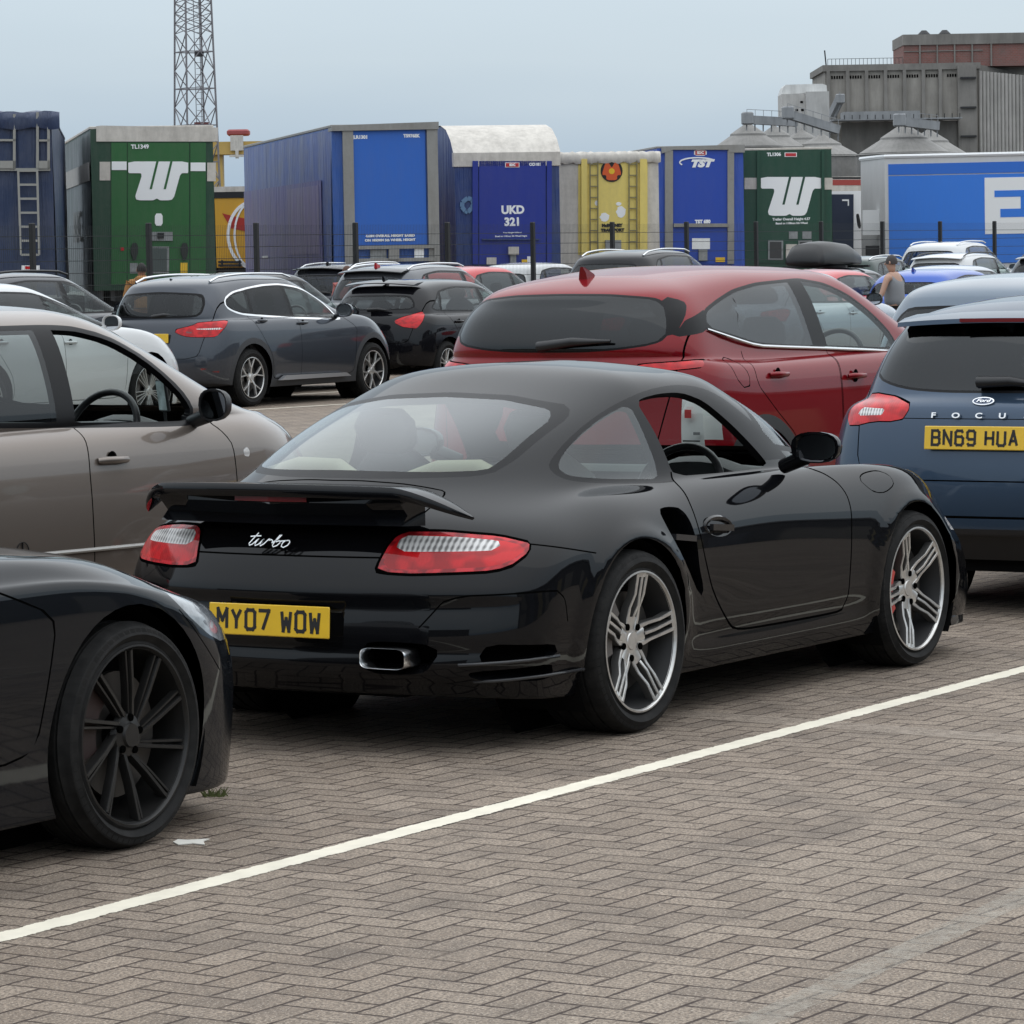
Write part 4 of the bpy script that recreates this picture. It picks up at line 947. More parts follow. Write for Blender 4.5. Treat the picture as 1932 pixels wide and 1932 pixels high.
# ---------------------------------------------------------------- other cars: one parametric body
def hatch_rings(p):
    hw = p['W'] / 2; H = p['H']; xr = -p['roh']; xf = p['L'] - p['roh']; zb = p['zb']; zc = p['zc']; zn = p['zn']
    xc, xrf, xrr, xrb = p['xc'], p['xrf'], p['xrr'], p['xrb']; zr = p.get('zrb', zb); zl = p.get('zl', .22)
    g = H - zb; lp = lambda a, b, t: a + (b - a) * t
    dr = p.get('drop', .05); nb = p.get('nose', 0.0); tw = p.get('tw', (.855, .80, .72, .645)); pr = p.get('pr', 3.0); Lr = p.get('Lr', .42)
    ns = p.get('ns', 0.0)
    wk = lambda k, r=.96, f=.90: [(xr, hw * k * r), (xr + .6, hw * k), (xf - 1.1, hw * k), (xf - .3, hw * k * (p.get('fw', f) if f == .90 else f))]
    top = lambda z, d=dr: [(xrr, z - d), ((xrr + xrf) / 2, z), (xrf, z - .02)]
    return [
      (xr + .14, xf - .14, .40, 2.6, .5, 2.4, hw * .80, p.get('z0', .26), 0, 1),
      (xr + .05, xf - .05, .40, 2.6, .55, 2.4, wk(.945), [(xr, zl + .10), (xr + .55, zl + .04), (xr + .75, zl), (xf - 1.1, zl), (xf - .5, zl - .02), (xf, zl)], 0, 2),
      (xr + .01, xf - .01, .42, 2.6, .60, 2.4, wk(.975), .36, 0, 1),
      (xr, xf - ns * .25, .42, pr - .2, .62, 2.4, wk(1.0), .52, 0, 1),
      (xr + .01, xf - .03 - ns * .7, .42, pr - .2, .66, 2.4, wk(1.0), .67, 0, 1),
      (xr + .04, xf - .10 - ns, .42, pr - .1, .72, 2.3, wk(.99, .95), [(xr, .83), (xc, .83), (xf - .6, min(.80, zn)), (xf, min(.72, zn - .06))], 0, 1),
      (xr + .08 + p.get('lean', 0), xf - .20 - ns, .42, pr, .80, 2.3, wk(.96, .94), [(xr, zr - .05), (.2, zb - .05), (xc, zb - .06), (xc + .5, zc - .09), (xf - .4, zn)], (0, .01), 1),
      (xr + .11 + p.get('lean', 0), xf - .40 - ns, .42, pr, .80, 2.3, wk(.915, .94), [(xr, zr - .01), (.2, zb - .005), (xc - .2, zb), (xc + .4, zc - .025), (xf - .6, zn + .05)], (0, .02), 1),
      (lp(xr + .13, xrb, .5), lp(xc, xf, .42), .42, pr, .75, 2.3, wk(.87, .94, .9), [(xr, zr + .005), (.2, zb + .01), (xc - .3, zb + .02), (xc + .3, zc + .01)], (.01, .02), 1),
      (xrb, xc, .42, pr, .60, 2.4, hw * tw[0], [(xrb, zr + .03), (.2, zb + .03), (xc - .4, zb + .03), (xc, zc + .01)], (.01, .01), 1),
      (lp(xrb, xrr, .45), lp(xc, xrf, .42), .40, pr, .55, 2.5, hw * tw[1], [(xrb, lp(zr, H, .45)), (.4, zb + g * .42), (xc, zb + g * .40)], 0, 1),
      (lp(xrb, xrr, .82), lp(xc, xrf, .80), .38, pr, .45, 2.5, hw * tw[2], top(zb + g * .76, dr * .8), 0, 1),
      (xrr, xrf, .34, pr, .36, 2.5, hw * tw[3], top(H - .05), 0, 1),
      (xrr + .10, xrf - .15, .26, 2.4, .30, 2.2, hw * .50, top(H - .012), 0, 1),
      (xrr + .26, xrf - .35, .16, 2.0, .20, 2.0, hw * .26, top(H + .004, dr * .8), 0, 1),
      (xrr + .34, xrf - .42, .08, 2.0, .10, 2.0, 0.0, top(H + .008, dr * .8), 0, 1)]
def F(**k): return k
CARS = {}
CARS['mpv'] = F(L=4.37, W=1.777, H=1.577, roh=.70, wb=2.778, zb=1.04, zc=1.03, zn=.88, xc=3.00, xrf=2.00, xrr=-.52, xrb=-.62, al=-.92, lat=2.90, tw=(.90, .84, .75, .66))
CARS['red'] = F(L=4.425, W=1.84, H=1.66, roh=.86, wb=2.665, zb=1.13, zc=1.08, zn=.90, xc=2.72, xrf=1.68, xrr=-.62, xrb=-.78, zrb=1.19, al=6.35, lat=2.9, drop=.09)
CARS['blue'] = F(L=4.378, W=1.825, H=1.50, roh=.86, wb=2.70, zb=.97, zc=.93, zn=.74, xc=2.55, xrf=1.5, xrr=-.48, xrb=-.68, zrb=1.02, al=5.19, lat=-.21, drop=.06)
CARS['suv'] = F(L=4.44, W=1.821, H=1.585, roh=.87, wb=2.67, zb=1.05, zc=1.02, zn=.87, xc=2.48, xrf=1.42, xrr=-.60, xrb=-.76, zrb=1.06, X=-3.84, Y=45.04, yaw=1.0325, drop=.06)
CARS['sedan'] = F(L=4.77, W=1.86, H=1.40, roh=1.0, wb=2.80, zb=.875, zc=.86, zn=.715, zl=.125, z0=.17, fw=.96, ns=.13, xc=2.50, xrf=1.5, xrr=.2, xrb=-.35, al=-5.73, lat=0.03, pr=2.6, Lr=.5)
def build_car(key, label, paintm, **o):
    p = dict(CARS[key]); p.update(o); hw = p['W'] / 2; H = p['H']
    if 'al' in p: X, Y, _ = lane(p['al'], p['lat']); yaw = p.get('yaw', YAW)
    else: X, Y, yaw = p['X'], p['Y'], p['yaw']
    near = p.get('near', True); q = p.get('q', (16, 48, 16, 4))
    root = empty(p.get('name', 'parked_car'), (X, Y, 0), yaw, label, p.get('cat', 'car'), p.get('group'))
    S = Shell(hatch_rings(p), q[0], q[1], q[2], q[3], p.get('disp'))
    xr = -p['roh']; xf = p['L'] - p['roh']; wb = p['wb']; Rt = p.get('Rt', .33); Rr = p.get('Rr', .235); ra = p.get('ra', Rt + .055); zb = p['zb']
    zr = p.get('zrb', zb); xm = wb * .45; dr = p.get('drop', .05)
    allb = ('body',)
    if p.get('clad'):
        for cx in (0, wb): S.split(f_circ(cx, Rt, ra + .075), 'clad', allb, lambda c: abs(c[1]) > hw * .6 and c[2] < .95)
        S.split(lambda P: P[:, 2] - p['clad'], 'clad', allb)
    for cx in (0, wb): S.split(f_circ(cx, Rt + .005, ra), 'arch', ('body', 'clad'), lambda c: abs(c[1]) > hw * .58 and c[2] < .95)
    # side windows
    xc, xrf, xrr, xrb = p['xc'], p['xrf'], p['xrr'], p['xrb']
    outer = p.get('outer') or [(xrb + .36, zb + .10), (xrb + .50, zb + .05), (xc - .34, zb + .015), (xc - .46, zb + .12), (xrf - .02, H - .17), (xrf - .25, H - .115), ((xrr + xrf) / 2, H - .095), (xrr + .50, H - .12 - dr * .5), (xrr + .34, H - .22 - dr)]
    outer = rnd(outer, 2, .14)
    sg = lambda c: abs(c[1]) > hw * .45 and c[2] > zb - .05
    S.split(f_side(outer), 'rubber', ('body', 'clad'), sg)
    mg = p.get('mg', .022)
    S.split(lambda P: sdf(P[:, [0, 2]], outer) + mg, 'glass', ('rubber',), sg)
    if p.get('chrome'):
        c0 = p['chrome']; S.split(lambda P: np.abs(sdf(P[:, [0, 2]], outer) + .002) - .011, 'chrome', ('body', 'rubber', 'clad'), lambda c: sg(c) and (c[2] < c0[0] or c0[1]))
    pil = p.get('pillars') or [(wb * .46, -.12, .045), (-.02, .35, .03)]
    for x0, k, w_ in pil: S.split(lambda P: np.abs(P[:, 0] - (x0 + k * (P[:, 2] - zb))) - w_, 'rubber', ('glass',), sg)
    # rear screen and windscreen
    rg = p.get('rg') or [(-hw * .72, zr + .05), (hw * .72, zr + .05), (hw * .70, zr + .13), (hw * .60, H - .14 - dr), (-hw * .60, H - .14 - dr), (-hw * .70, zr + .13)]
    S.split(f_rear(rnd(rg, 2, .12)), 'rubber', ('body', 'clad'), lambda c: c[0] < .1 and c[2] > .7)
    rgi = rnd(rg, 2, .12); S.split(lambda P: sdf(P[:, [1, 2]], rgi) + p.get('rgm', .025), 'rglass', ('rubber',), lambda c: c[0] < .1 and abs(c[1]) < hw * .78 and c[0] < xrr + .30)
    if p.get('dpoly'):
        for dp in p['dpoly']: S.split(f_side(dp), 'rubber', ('body', 'clad'), lambda c: abs(c[1]) > hw * .5 and c[2] > zb)
    ws = [(-hw * .80, p['zc'] + .03), (hw * .80, p['zc'] + .03), (hw * .63, H - .085), (-hw * .63, H - .085)]
    S.split(f_rear(rnd(ws, 2, .1)), 'rubber', ('body', 'clad'), lambda c: c[0] > xrf - .12 and c[0] < xc + .05)
    S.split(f_rear(rnd([(a * .965, b + (.015 if b < H - .2 else -.012)) for a, b in ws], 2, .1)), 'wglass', ('rubber',), lambda c: c[0] > xrf - .12 and c[0] < xc + .05 and abs(c[1]) < hw * .80)
    # lamps
    XR = xr
    lamp = p.get('lamp') or [(hw * .62, zr - .17), (hw * .62, zr - .06), (hw + .10, zr - .02), (hw + .26, zr - .03), (hw + .12, zr - .20)]
    S.split(lambda P: f_wrap(rnd(lamp, 1, .12), XR)(P) - .006, 'gap', ('body',), lambda c: c[0] < .3)
    S.split(f_wrap(rnd(lamp, 1, .12), XR), 'lamp', ('gap',), lambda c: c[0] < .3)
    for poly, tg in p.get('lamp2', []): S.split(f_wrap(rnd(poly, 1, .12), XR), tg, ('lamp',), lambda c: c[0] < .3)
    hl = p.get('hl') or [(hw * .55, p['zn'] - .10), (hw * .55, p['zn'] + .0), (hw + .12, p['zn'] + .09), (hw + .42, p['zn'] + .11), (hw + .25, p['zn'] - .08)]
    S.split(f_wrapf(rnd(hl, 1, .15), xf), 'headl', ('body',), lambda c: c[0] > wb)
    gr = p.get('grille', [(-.5, .30), (-.5, .60), (.42, .60), (.36, .30)])
    S.split(f_wrapf(gr, xf), 'clad2', ('body', 'clad'), lambda c: c[0] > wb + .3)
    # shut lines
    if near:
        xB = pil[0][0]; kB = pil[0][1]; gw = p.get('gw', .0035)
        zlo = .32
        fd = p.get('fdoor') or [(xB + kB * (H - zb), H - .05), (xB, zb), (xB + .02, zb - .1), (xB, zlo + .05), (xB + .06, zlo), (wb - ra - .06, zlo), (wb - ra - .02, zb - .35), (wb - ra + .03, zb - .15), (xc - .50, zb + .01), (xc - .9, H - .1)]
        rd = p.get('rdoor') or [(xB + kB * (H - zb), H - .05)] + (p['fdoor'][1:7] if p.get('fdoor') else [(xB, zb), (xB + .02, zb - .1), (xB, zlo + .05), (xB + .06, zlo)]) + [ (.42, zlo), (ra + .02, zlo + .15), (ra - .02, .62), (.20, zb - .18), (.05, zb + .02), (.12, H - .1)]
        S.groove(f_side(rnd(fd, 1, .12)), gw, ('body', 'clad'), None, lambda c: abs(c[1]) > hw * .6 and .25 < c[2] < zb + .02)
        S.groove(f_side(rnd(rd, 1, .12)), gw, ('body', 'clad'), None, lambda c: abs(c[1]) > hw * .6 and .25 < c[2] < zb + .06)
        tg_ = p.get('tail') or [(-hw * .70, .60), (hw * .70, .60), (hw * .80, zr - .1), (hw * .80, H - .02), (-hw * .80, H - .02), (-hw * .80, zr - .1)]
        S.groove(f_rear(rnd(tg_, 1, .1)), gw, ('body', 'clad'), None, lambda c: c[0] < .0 and c[2] < H - .09)
        bn = [(xc - .1, -hw * .80), (xf - .14, -hw * .62), (xf - .14, hw * .62), (xc - .1, hw * .80)]
        S.groove(lambda P: np.abs(P[:, 1]) - (hw * .86 - np.clip((P[:, 0] - xc) * .10, 0, .2)), .003, ('body',), None, lambda c: xc - .1 < c[0] < xf - .3 and c[2] > p['zn'])
        for fn in p.get('grooves', []): S.groove(fn[0], fn[1], ('body', 'clad'), None, fn[2])
    for poly, tgn, msk in p.get('patch', []): S.split(f_wrap(rnd(poly, 1, .1), XR), tgn, ('body', 'clad', 'gap', 'lamp'), msk)
    off = lambda a, n: np.array([0, -math.copysign(.06, a[1]), 0])
    lp_ = S.border({'body', 'gap', 'clad'}, {'arch'}, off); CL = p.get('cladm', BLK); lm = CL if p.get('clad') else paintm
    ex = [(lp_[0], lp_[1], lp_[2], lm), (lp_[0], [-n for n in lp_[1]], [f[::-1] for f in lp_[2]], lm)]
    S.part('body', {'body': paintm, 'gap': GAP, 'rubber': RUB, 'clad': CL, 'clad2': BLK, 'chrome': CHR, 'refl': DRED, 'silver': CHR}, root, ex)
    # glass
    def pane_tag(c):
        s_ = 'r' if c[1] < 0 else 'l'; k = sum(c[0] > x0 + kk * (c[2] - zb) for x0, kk, _ in pil); return 'g%s%d' % (s_, k)
    S.T = [pane_tag(S.V[list(f)].mean(0)) if t == 'glass' else t for f, t in zip(S.F, S.T)]
    gm = p.get('gm') or [glass('privacy_glass', (.10, .11, .115), 1.0)] * len(pil) + [glass('side_glass', (.75, .82, .80), .6)]
    opn = p.get('open', ())
    for s_ in 'rl':
        for k in range(len(pil) + 1):
            if ('%s%d' % (s_, k)) in opn: continue
            S.part('side_window', {'g%s%d' % (s_, k): gm[k]}, root)
    if opn:
        fr = S.border({'rubber'}, {'g' + a for a in opn}, lambda a, n: -n * .03); mk('window_frame', fr[0], fr[2] + [f[::-1] for f in fr[2]], RUB, root)
    S.part('rear_window', {'rglass': p.get('rgm_', glass('privacy_glass', ()))}, root)
    S.part('windscreen', {'wglass': glass('screen_glass', (.80, .86, .84), .8)}, root)
    S.T = [(t + ('_r' if S.V[list(f)].mean(0)[1] < 0 else '_l')) if t in ('lamp', 'lampw', 'lampb', 'headl') else t for f, t in zip(S.F, S.T)]
    for s_ in 'rl':
        S.part('tail_light', {'lamp_' + s_: REDL, 'lampw_' + s_: CLRL, 'lampb_' + s_: DRED}, root); S.part('headlight', {'headl_' + s_: HLG}, root)
    liner(S, ('body', 'rubber', 'clad'), root, LIN, zb - .06)
    # insides
    hb = hw * .80
    dk = MB(); dk.box(xr + .25, .15, -hb, hb, .5, zr - .04); dk.build('luggage_floor', INT, root)
    if p.get('inside', True):
        cabin(root, .10, xc - .15, hb + .03, .42, zb - .02, xc - .72, [(1.18, -.38, .58, .50), (1.18, .38, .58, .50)], sz=.56, rear=(.35, .38, .56), seatm=p.get('seatm'))
    else:
        m = MB(); m.box(.10, xc - .15, -hb, hb, .4, zb - .05); m.box(xc - .75, xc - .2, -hb, hb, zb - .1, zb); m.build('cabin_tub', INT, root)
        for sx in (.35, 1.3):
            for sy in (-.38, .38):
                m = MB(); seat(m, sx, sy, .52, .56, .46); m.build('seat', SEAT, root, angle=50)
    u = MB(); u.box(xr + .2, xf - .25, -.52, .52, .20, .28); u.box(ra + .05, wb - ra - .05, -hw * .88, hw * .88, .22, .30); u.build('floor_pan', WELL, root)
    for cx in (0, wb):
        for sgn in (-1, 1):
            m = MB(); ya, yb = sorted((sgn * (hw - .36), sgn * (hw - .05))); m.lathe([(ra + .012, ya), (ra + .012, yb)], 32, 0, 'y', R(-30), R(210)); m.lathe([(ra + .012, sgn * (hw - .36)), (0, sgn * (hw - .36))], 32)
            m.build('wheel_arch_liner', WELL, root, loc=(cx, 0, Rt))
    wy = hw - p.get('tyw', .225) / 2 - p.get('win', .025); kind = p.get('wheel', 'v'); st = p.get('steer', 0)
    if near and not p.get('wfar'):
        for sgn in (-1, 1):
            for cx in (0, wb): make_wheel(root, cx, sgn * wy, Rt, Rt, Rr, p.get('tyw', .225), kind, sgn, R(p.get('spin', 90) + cx * 13), (p.get('cal', CALG), R(160)), st if cx else 0)
    else:
        for sgn in (-1, 1):
            for cx in (0, wb):
                t = MB(); s0 = .11; t.lathe([(Rr, -s0 + .01), (Rr + .03, -s0), (Rt - .02, -s0 + .012), (Rt, -s0 + .03), (Rt, s0), (Rr, s0)], 36); wh = t.build('wheel', TYRE, root, angle=40)
                a = MB(); a.lathe([(Rr + .004, -s0 + .004), (Rr - .014, -s0 + .008), (Rr - .02, -s0 + .06), (.06, -s0 + .07), (0, -s0 + .07)], 32, 1)
                for k in range(5):
                    th = k * 2 * math.pi / 5 + cx; beam(a, [rotp((.0, 0), th), rotp((Rr - .01, 0), th)], [.07, .05], [-s0 + .02, -s0 + .008], .02)
                a.build('rim', [ALU, ALUD], wh, angle=40); wh.location = (cx, sgn * wy, Rt); wh.rotation_euler = (0, 0, math.pi if sgn > 0 else 0)
    # door mirrors, handles, rails, fin, wiper
    ms = p.get('mirror', (.11, .115, .085))
    for sgn in (-1, 1):
        mx_, mz = p.get('mpos', (xc - .62, zb + .07)); door_mirror(root, mx_, sgn * (hw + .085), mz, p.get('mirm', paintm), MIR, sgn, *ms, base=(mx_ + .06, sgn * hw * .90, zb), tilt=p.get('mtilt', .0))
    if near:
        hx = p.get('handles', [(pil[0][0] + .12, zb - .12), (.28, zb - .09)])
        for sgn in (-1, 1):
            for (x_, z_) in hx:
                yy = 0
                pts = S.V; d = np.hypot(pts[:, 0] - x_, pts[:, 2] - z_) + (np.sign(pts[:, 1]) != sgn) * 9; yy = abs(pts[int(np.argmin(d)), 1]) + .004
                m = MB(); m.lathe([(0, 0), (.034, 0)], 20, 1); m.v = [(v[0] + x_, sgn * (yy + .002), v[2] * 1.1 + z_) for v in m.v]
                if sgn > 0: m.f = [f[::-1] for f in m.f]
                m.tube([(x_ - .095, sgn * (yy + .004), z_), (x_ - .07, sgn * (yy + .028), z_ + .002), (x_ + .06, sgn * (yy + .030), z_ - .001), (x_ + .10, sgn * (yy + .004), z_ - .004)], [.013, .0155, .0155, .012], 8, 0)
                m.build('door_handle', [paintm, GAP], root, angle=60)
    if p.get('rails'):
        rm = p['rails'] if not isinstance(p['rails'], bool) else CHR
        for sgn in (-1, 1):
            pts = []; n = 10; xa, xb = xrr + .22, xrf - .10
            for i in range(n + 1):
                t = i / n; x_ = xa + (xb - xa) * t; z_ = H + .012 - dr * max(0, (.5 - t) * 2) ** 2 * .9 - (.02 * max(0, (t - .5) * 2) ** 2); lift = .034 * min(1, t / .10, (1 - t) / .10)
                pts.append((x_, sgn * hw * .60, z_ - .036 + lift))
            m = MB(); m.tube(pts, .015, 8); m.build('roof_rail', rm, root, angle=60)
    if p.get('fin'):
        fx, fz, fm = p['fin']; m = MB(); V = []
        for (x_, z_, h_) in ((fx + .16, fz - .02, .0), (fx + .08, fz + .025, .02), (fx + .0, fz + .06, .012), (fx - .02, fz + .065, .008), (fx - .01, fz + .03, .022), (fx - .005, fz - .03, .03)):
            V += [(x_, h_, z_), (x_, -h_, z_)]
        nn = len(V) // 2
        Fc = [(2 * i, 2 * i + 1, 2 * ((i + 1) % nn) + 1, 2 * ((i + 1) % nn)) for i in range(nn)] + [tuple(2 * i for i in range(nn - 1, -1, -1)), tuple(2 * i + 1 for i in range(nn))]
        m.add(V, Fc); m.build('roof_aerial', fm, root, angle=50)
    if p.get('wiper'):
        x0, y0, z0, x1, y1, z1 = p['wiper']; m = MB(); m.tube([(x0 - .03, y0, z0), ((x0 + x1) / 2 - .045, (y0 + y1) / 2, (z0 + z1) / 2 + .012), (x1 - .03, y1, z1)], [.03, .024, .008], 8); m.build('rear_wiper', BLK, root, angle=60)
    if p.get('plate') is not None:
        px, pz, tl_ = p['plate_at']; number_plate(root, p['plate'], frame_mat((px, p.get('plate_y', 0), pz), (0, -1, 0), (-1, 0, tl_)))
    if p.get('spoiler'):
        m = MB(); n = 16; V = []; Fc = []; sx, sz = p['spoiler']
        for i in range(n + 1):
            y = -hw * .64 + 1.28 * hw * i / n; a = abs(y) / (hw * .64)
            for dx, dz in ((.16, .018), (0, .004), (-.10, -.022), (-.105, -.036), (.0, -.035)): V.append((sx + dx + .10 * a ** 3, y, sz + dz - .035 * a ** 2))
        for i in range(n):
            for k in range(5): Fc.append((i * 5 + k, i * 5 + (k + 1) % 5, (i + 1) * 5 + (k + 1) % 5, (i + 1) * 5 + k))
        Fc.append((4, 3, 2, 1, 0)); Fc.append(tuple(n * 5 + k for k in range(5)))
        m.add(V, Fc); m.build('roof_spoiler', p.get('spm', paintm), root, angle=50)
    return root, S
# ---------------------------------------------------------------- the near cars
def near_cars():
    side_c = lambda c: abs(c[1]) > .4
    # dark saloon behind the coupe
    DK = paint('saloon_black', (.006, .0075, .010), metal=.1, rough=.25, dust=.02, ior=1.45, cw=.8)
    r, S = build_car('sedan', 'black saloon with matt black many-spoked wheels, cut off by the left edge of the photo', DK, name='black_saloon', Rt=.337, Rr=.268, ra=.385, tyw=.225, wheel='black', spin=82, win=.0, cal=mat('dull_red_caliper', (.020, .008, .007), .6), steer=R(2.0), near=True,
        hl=[(1.02, .58), (1.05, .69), (1.35, .745), (1.60, .775), (1.66, .735), (1.62, .69), (1.54, .64), (1.44, .59), (1.3, .56)], grille=[(-.5, .20), (-.5, .50), (.70, .50), (.78, .22)],
        grooves=[(lambda P: P[:, 2] - (.646 - (P[:, 0] - 3.09) * .9), .003, lambda c: 3.03 < c[0] < 3.24 and abs(c[1]) > .7 and c[2] < .70)])
    # taupe people carrier, driver's window down
    TP = paint('taupe_metal', (.20, .168, .145), metal=.55, rough=.34, dust=.04)
    r, S = build_car('mpv', 'taupe people carrier with open front window and phone on the dashboard, left edge', TP, name='people_carrier', near=True, wheel='multi',
        outer=[(-.25, 1.10), (0, 1.105), (.985, 1.073), (1.451, 1.052), (2.262, 1.020), (2.285, 1.10), (2.240, 1.170), (2.150, 1.256), (2.030, 1.348), (1.860, 1.428), (1.66, 1.472), (1.482, 1.482), (.8, 1.485), (.1, 1.45), (-.3, 1.33)],
        pillars=[(1.40, .10, .060), (.05, .3, .03)], mg=.022, open=('r2',), gm=[glass('privacy_glass', (.10, .11, .115), 1.0), glass('smoked_glass', (.42, .45, .45), .9), glass('side_glass', (.75, .82, .80), .6)],
        fdoor=[(1.50, 1.54), (1.455, 1.05), (1.468, 1.0), (1.448, .845), (1.446, .648), (1.455, .45), (1.50, .34), (2.36, .34), (2.45, .60), (2.462, .80), (2.463, .936), (2.41, .994), (2.36, 1.03), (2.2, 1.45)],
        handles=[(1.61, .912), (.45, .93)], mpos=(2.19, 1.118), mirror=(.08, .076, .070), mirm=BLK, mtilt=.12, chrome=None)
    m = MB(); m.box(0, .004, -.06, .06, -.006, .006); 
    st = MB(); st.tube([(.96, -.888, .556), (1.44, -.892, .548), (1.9, -.890, .541), (2.35, -.885, .534)], .009, 8); st.build('side_trim_strip', mat('satin_strip', (.42, .41, .39), .45, metal=.5), r)
    rp = MB(); rp.lathe([(0, -.006), (.020, -.005), (.026, 0)], 20); q = rp.build('side_repeater', CLRL, r, loc=(2.556, -.864, .890)); 
    ph = MB(); ph.box(-.008, .008, -.04, .04, -.075, .075, 0, .005); ph.box(-.0092, -.0085, -.034, .034, -.066, .066, 1); o = ph.build('phone', [BLK, mat('phone_screen', (.42, .50, .50), .2, var=.35, vscale=18)], r, loc=(2.70, -.30, 1.135)); o.rotation_euler = (0, R(-8), R(-22))
    tr = MB(); tr.tube([(2.72, -.30, .98), (2.71, -.30, 1.07)], .008, 6); tr.build('phone_stand', BLK, r)
    em = MB(); n = 32
    for k in range(n): a, b = 2 * math.pi * k / n, 2 * math.pi * (k + 1) / n; em.bar((.038 * math.cos(a), 0, .038 * math.sin(a)), (.038 * math.cos(b), 0, .038 * math.sin(b)), .004, .003)
    for k in range(3): a = math.pi / 2 + k * 2 * math.pi / 3; em.bar((0, 0, 0), (.037 * math.cos(a), 0, .037 * math.sin(a)), .006, .003)
    em.build('door_emblem', BLK, r, loc=(.98, -.893, .575))
    # red crossover
    RD = paint('red_metal', (.20, .004, .008), metal=.25, rough=.28, dust=.02, cw=.75)
    DG = glass('dark_rear_glass', (.035, .037, .04), 1.0)
    r, S = build_car('red', 'dark red crossover with black glass rear pillar and shark fin, right behind the black coupe', RD, name='red_crossover', near=True, wheel='y', clad=.30, Rt=.355, ra=.42, Rr=.245, rgm=.012,
        outer=[(-.355, 1.324), (-.30, 1.425), (-.10, 1.478), (.135, 1.532), (.431, 1.566), (.823, 1.578), (.983, 1.583), (1.26, 1.553), (1.49, 1.478), (1.70, 1.362), (1.86, 1.245), (1.90, 1.150), (1.737, 1.146), (1.009, 1.178), (.593, 1.194), (.185, 1.218), (-.039, 1.265)],
        pillars=[(.93, -.09, .085), (-.05, .42, .012)], mg=.018, gm=[DG, glass('privacy_glass', ()), glass('side_glass', ())], open=(), rgm_=DG,
        rg=[(-.55, 1.500), (-.30, 1.522), (0, 1.526), (.30, 1.522), (.55, 1.500), (.615, 1.450), (.655, 1.37), (.670, 1.280), (.60, 1.245), (.42, 1.222), (.22, 1.210), (-.22, 1.210), (-.42, 1.222), (-.60, 1.245), (-.670, 1.280), (-.655, 1.37), (-.615, 1.450)],
        dpoly=[[(-.60, 1.27), (-.565, 1.325), (-.40, 1.468), (-.47, 1.505), (-.70, 1.40)], [(-.62, 1.285), (-.565, 1.325), (-.50, 1.375), (-.28, 1.43), (-.33, 1.322), (-.40, 1.305)]],
        handles=[(1.135, 1.020), (.225, 1.060)], fin=(-.38, 1.605, RD), wiper=(-.762, .045, 1.243, -.745, -.40, 1.272), mpos=(2.13, 1.19),
        lamp=[(.66, 1.110), (.66, 1.145), (1.20, 1.165), (1.19, 1.128), (.95, 1.115)],
        grooves=[(f_side(rnd([(-.297, 1.16), (-.20, 1.172), (-.12, 1.10), (-.10, 1.02), (-.16, .99), (-.24, 1.03)], 1, .2)), .003, lambda c: c[1] < -.6)],
        rdoor=[(.86, 1.64), (.985, 1.18), (.965, 1.03), (.915, .60), (.93, .36), (.55, .34), (.44, .55), (.36, .72), (.16, .86), (-.03, 1.015), (-.012, 1.256), (.1, 1.5)],
        fdoor=[(.87, 1.64), (.997, 1.18), (.977, 1.03), (.927, .60), (.94, .36), (2.10, .34), (2.17, .60), (2.21, .85), (2.18, 1.05), (2.05, 1.13), (1.6, 1.5)])
    ct = MB(); P_ = [(-.345, -.752, 1.322), (-.18, -.772, 1.285), (-.02, -.782, 1.252), (.10, -.785, 1.230), (.22, -.787, 1.216), (.50, -.790, 1.202), (1.0, -.793, 1.180), (1.5, -.806, 1.155), (1.86, -.812, 1.135)]
    for sgn in (-1, 1):
        c2 = MB(); c2.tube([(a, sgn * -b, c) for a, b, c in P_], .0095, 8); c2.build('window_trim', CHR, r)
    gg = MB()
    # blue hatchback ahead of the coupe
    BL = paint('blue_metal', (.046, .072, .112), metal=.45, rough=.30, dust=.02, cw=.7)
    r, S = build_car('blue', 'slate blue hatchback directly ahead of the black coupe, with a yellow rear number plate', BL, name='blue_hatchback', near=True, wheel='y', zl=.30, rgm=.012, rgm_=DG,
        rg=[(-.53, 1.400), (0, 1.412), (.53, 1.400), (.59, 1.385), (.63, 1.30), (.675, 1.13), (.655, 1.108), (.53, 1.075), (.41, 1.058), (.21, 1.048), (-.21, 1.048), (-.41, 1.058), (-.53, 1.075), (-.655, 1.108), (-.675, 1.13), (-.63, 1.30), (-.59, 1.385)],
        lamp=[(.98, 1.045), (.72, 1.030), (.655, 1.020), (.52, .998), (.49, .975), (.495, .930), (.52, .916), (.70, .915), (.82, .893), (.965, .890), (1.04, .955)],
        lamp2=[([(.62, .972), (.90, .978), (.93, .915), (.87, .915), (.85, .938), (.62, .944)], 'lampw'), ([(.66, .962), (.86, .965), (.86, .952), (.66, .952)], 'lampb')],
        plate='BN69 HUA', plate_at=(-.848, .843, .12), plate_y=0, wiper=(-.665, .05, 1.10, -.668, -.30, 1.088), tail=[(-.58, .64), (.58, .64), (.66, .72), (.67, .89), (.72, 1.06), (.72, 1.44), (-.72, 1.44), (-.72, 1.06), (-.67, .89), (-.66, .72)],
        cladm=BLK, grooves=[(lambda P: P[:, 2] - .47, .006, lambda c: c[0] < -.3), (lambda P: P[:, 2] - (.93 + .0 * P[:, 1]), .002, lambda c: c[0] < -.6 and abs(c[1]) < .46)],
        patch=[([(-.5, .20), (-.5, .415), (1.0, .415), (1.25, .36), (1.25, .20)], 'clad', lambda c: c[0] < -.35)], disp=None)
    bl_ = MB(); V = []; Fc = []
    for i in range(13): y = -.21 + .42 * i / 12; V += [(-.500, y, 1.398), (-.512, y, 1.382)]
    for i in range(12): Fc.append((2 * i, 2 * i + 1, 2 * i + 3, 2 * i + 2))
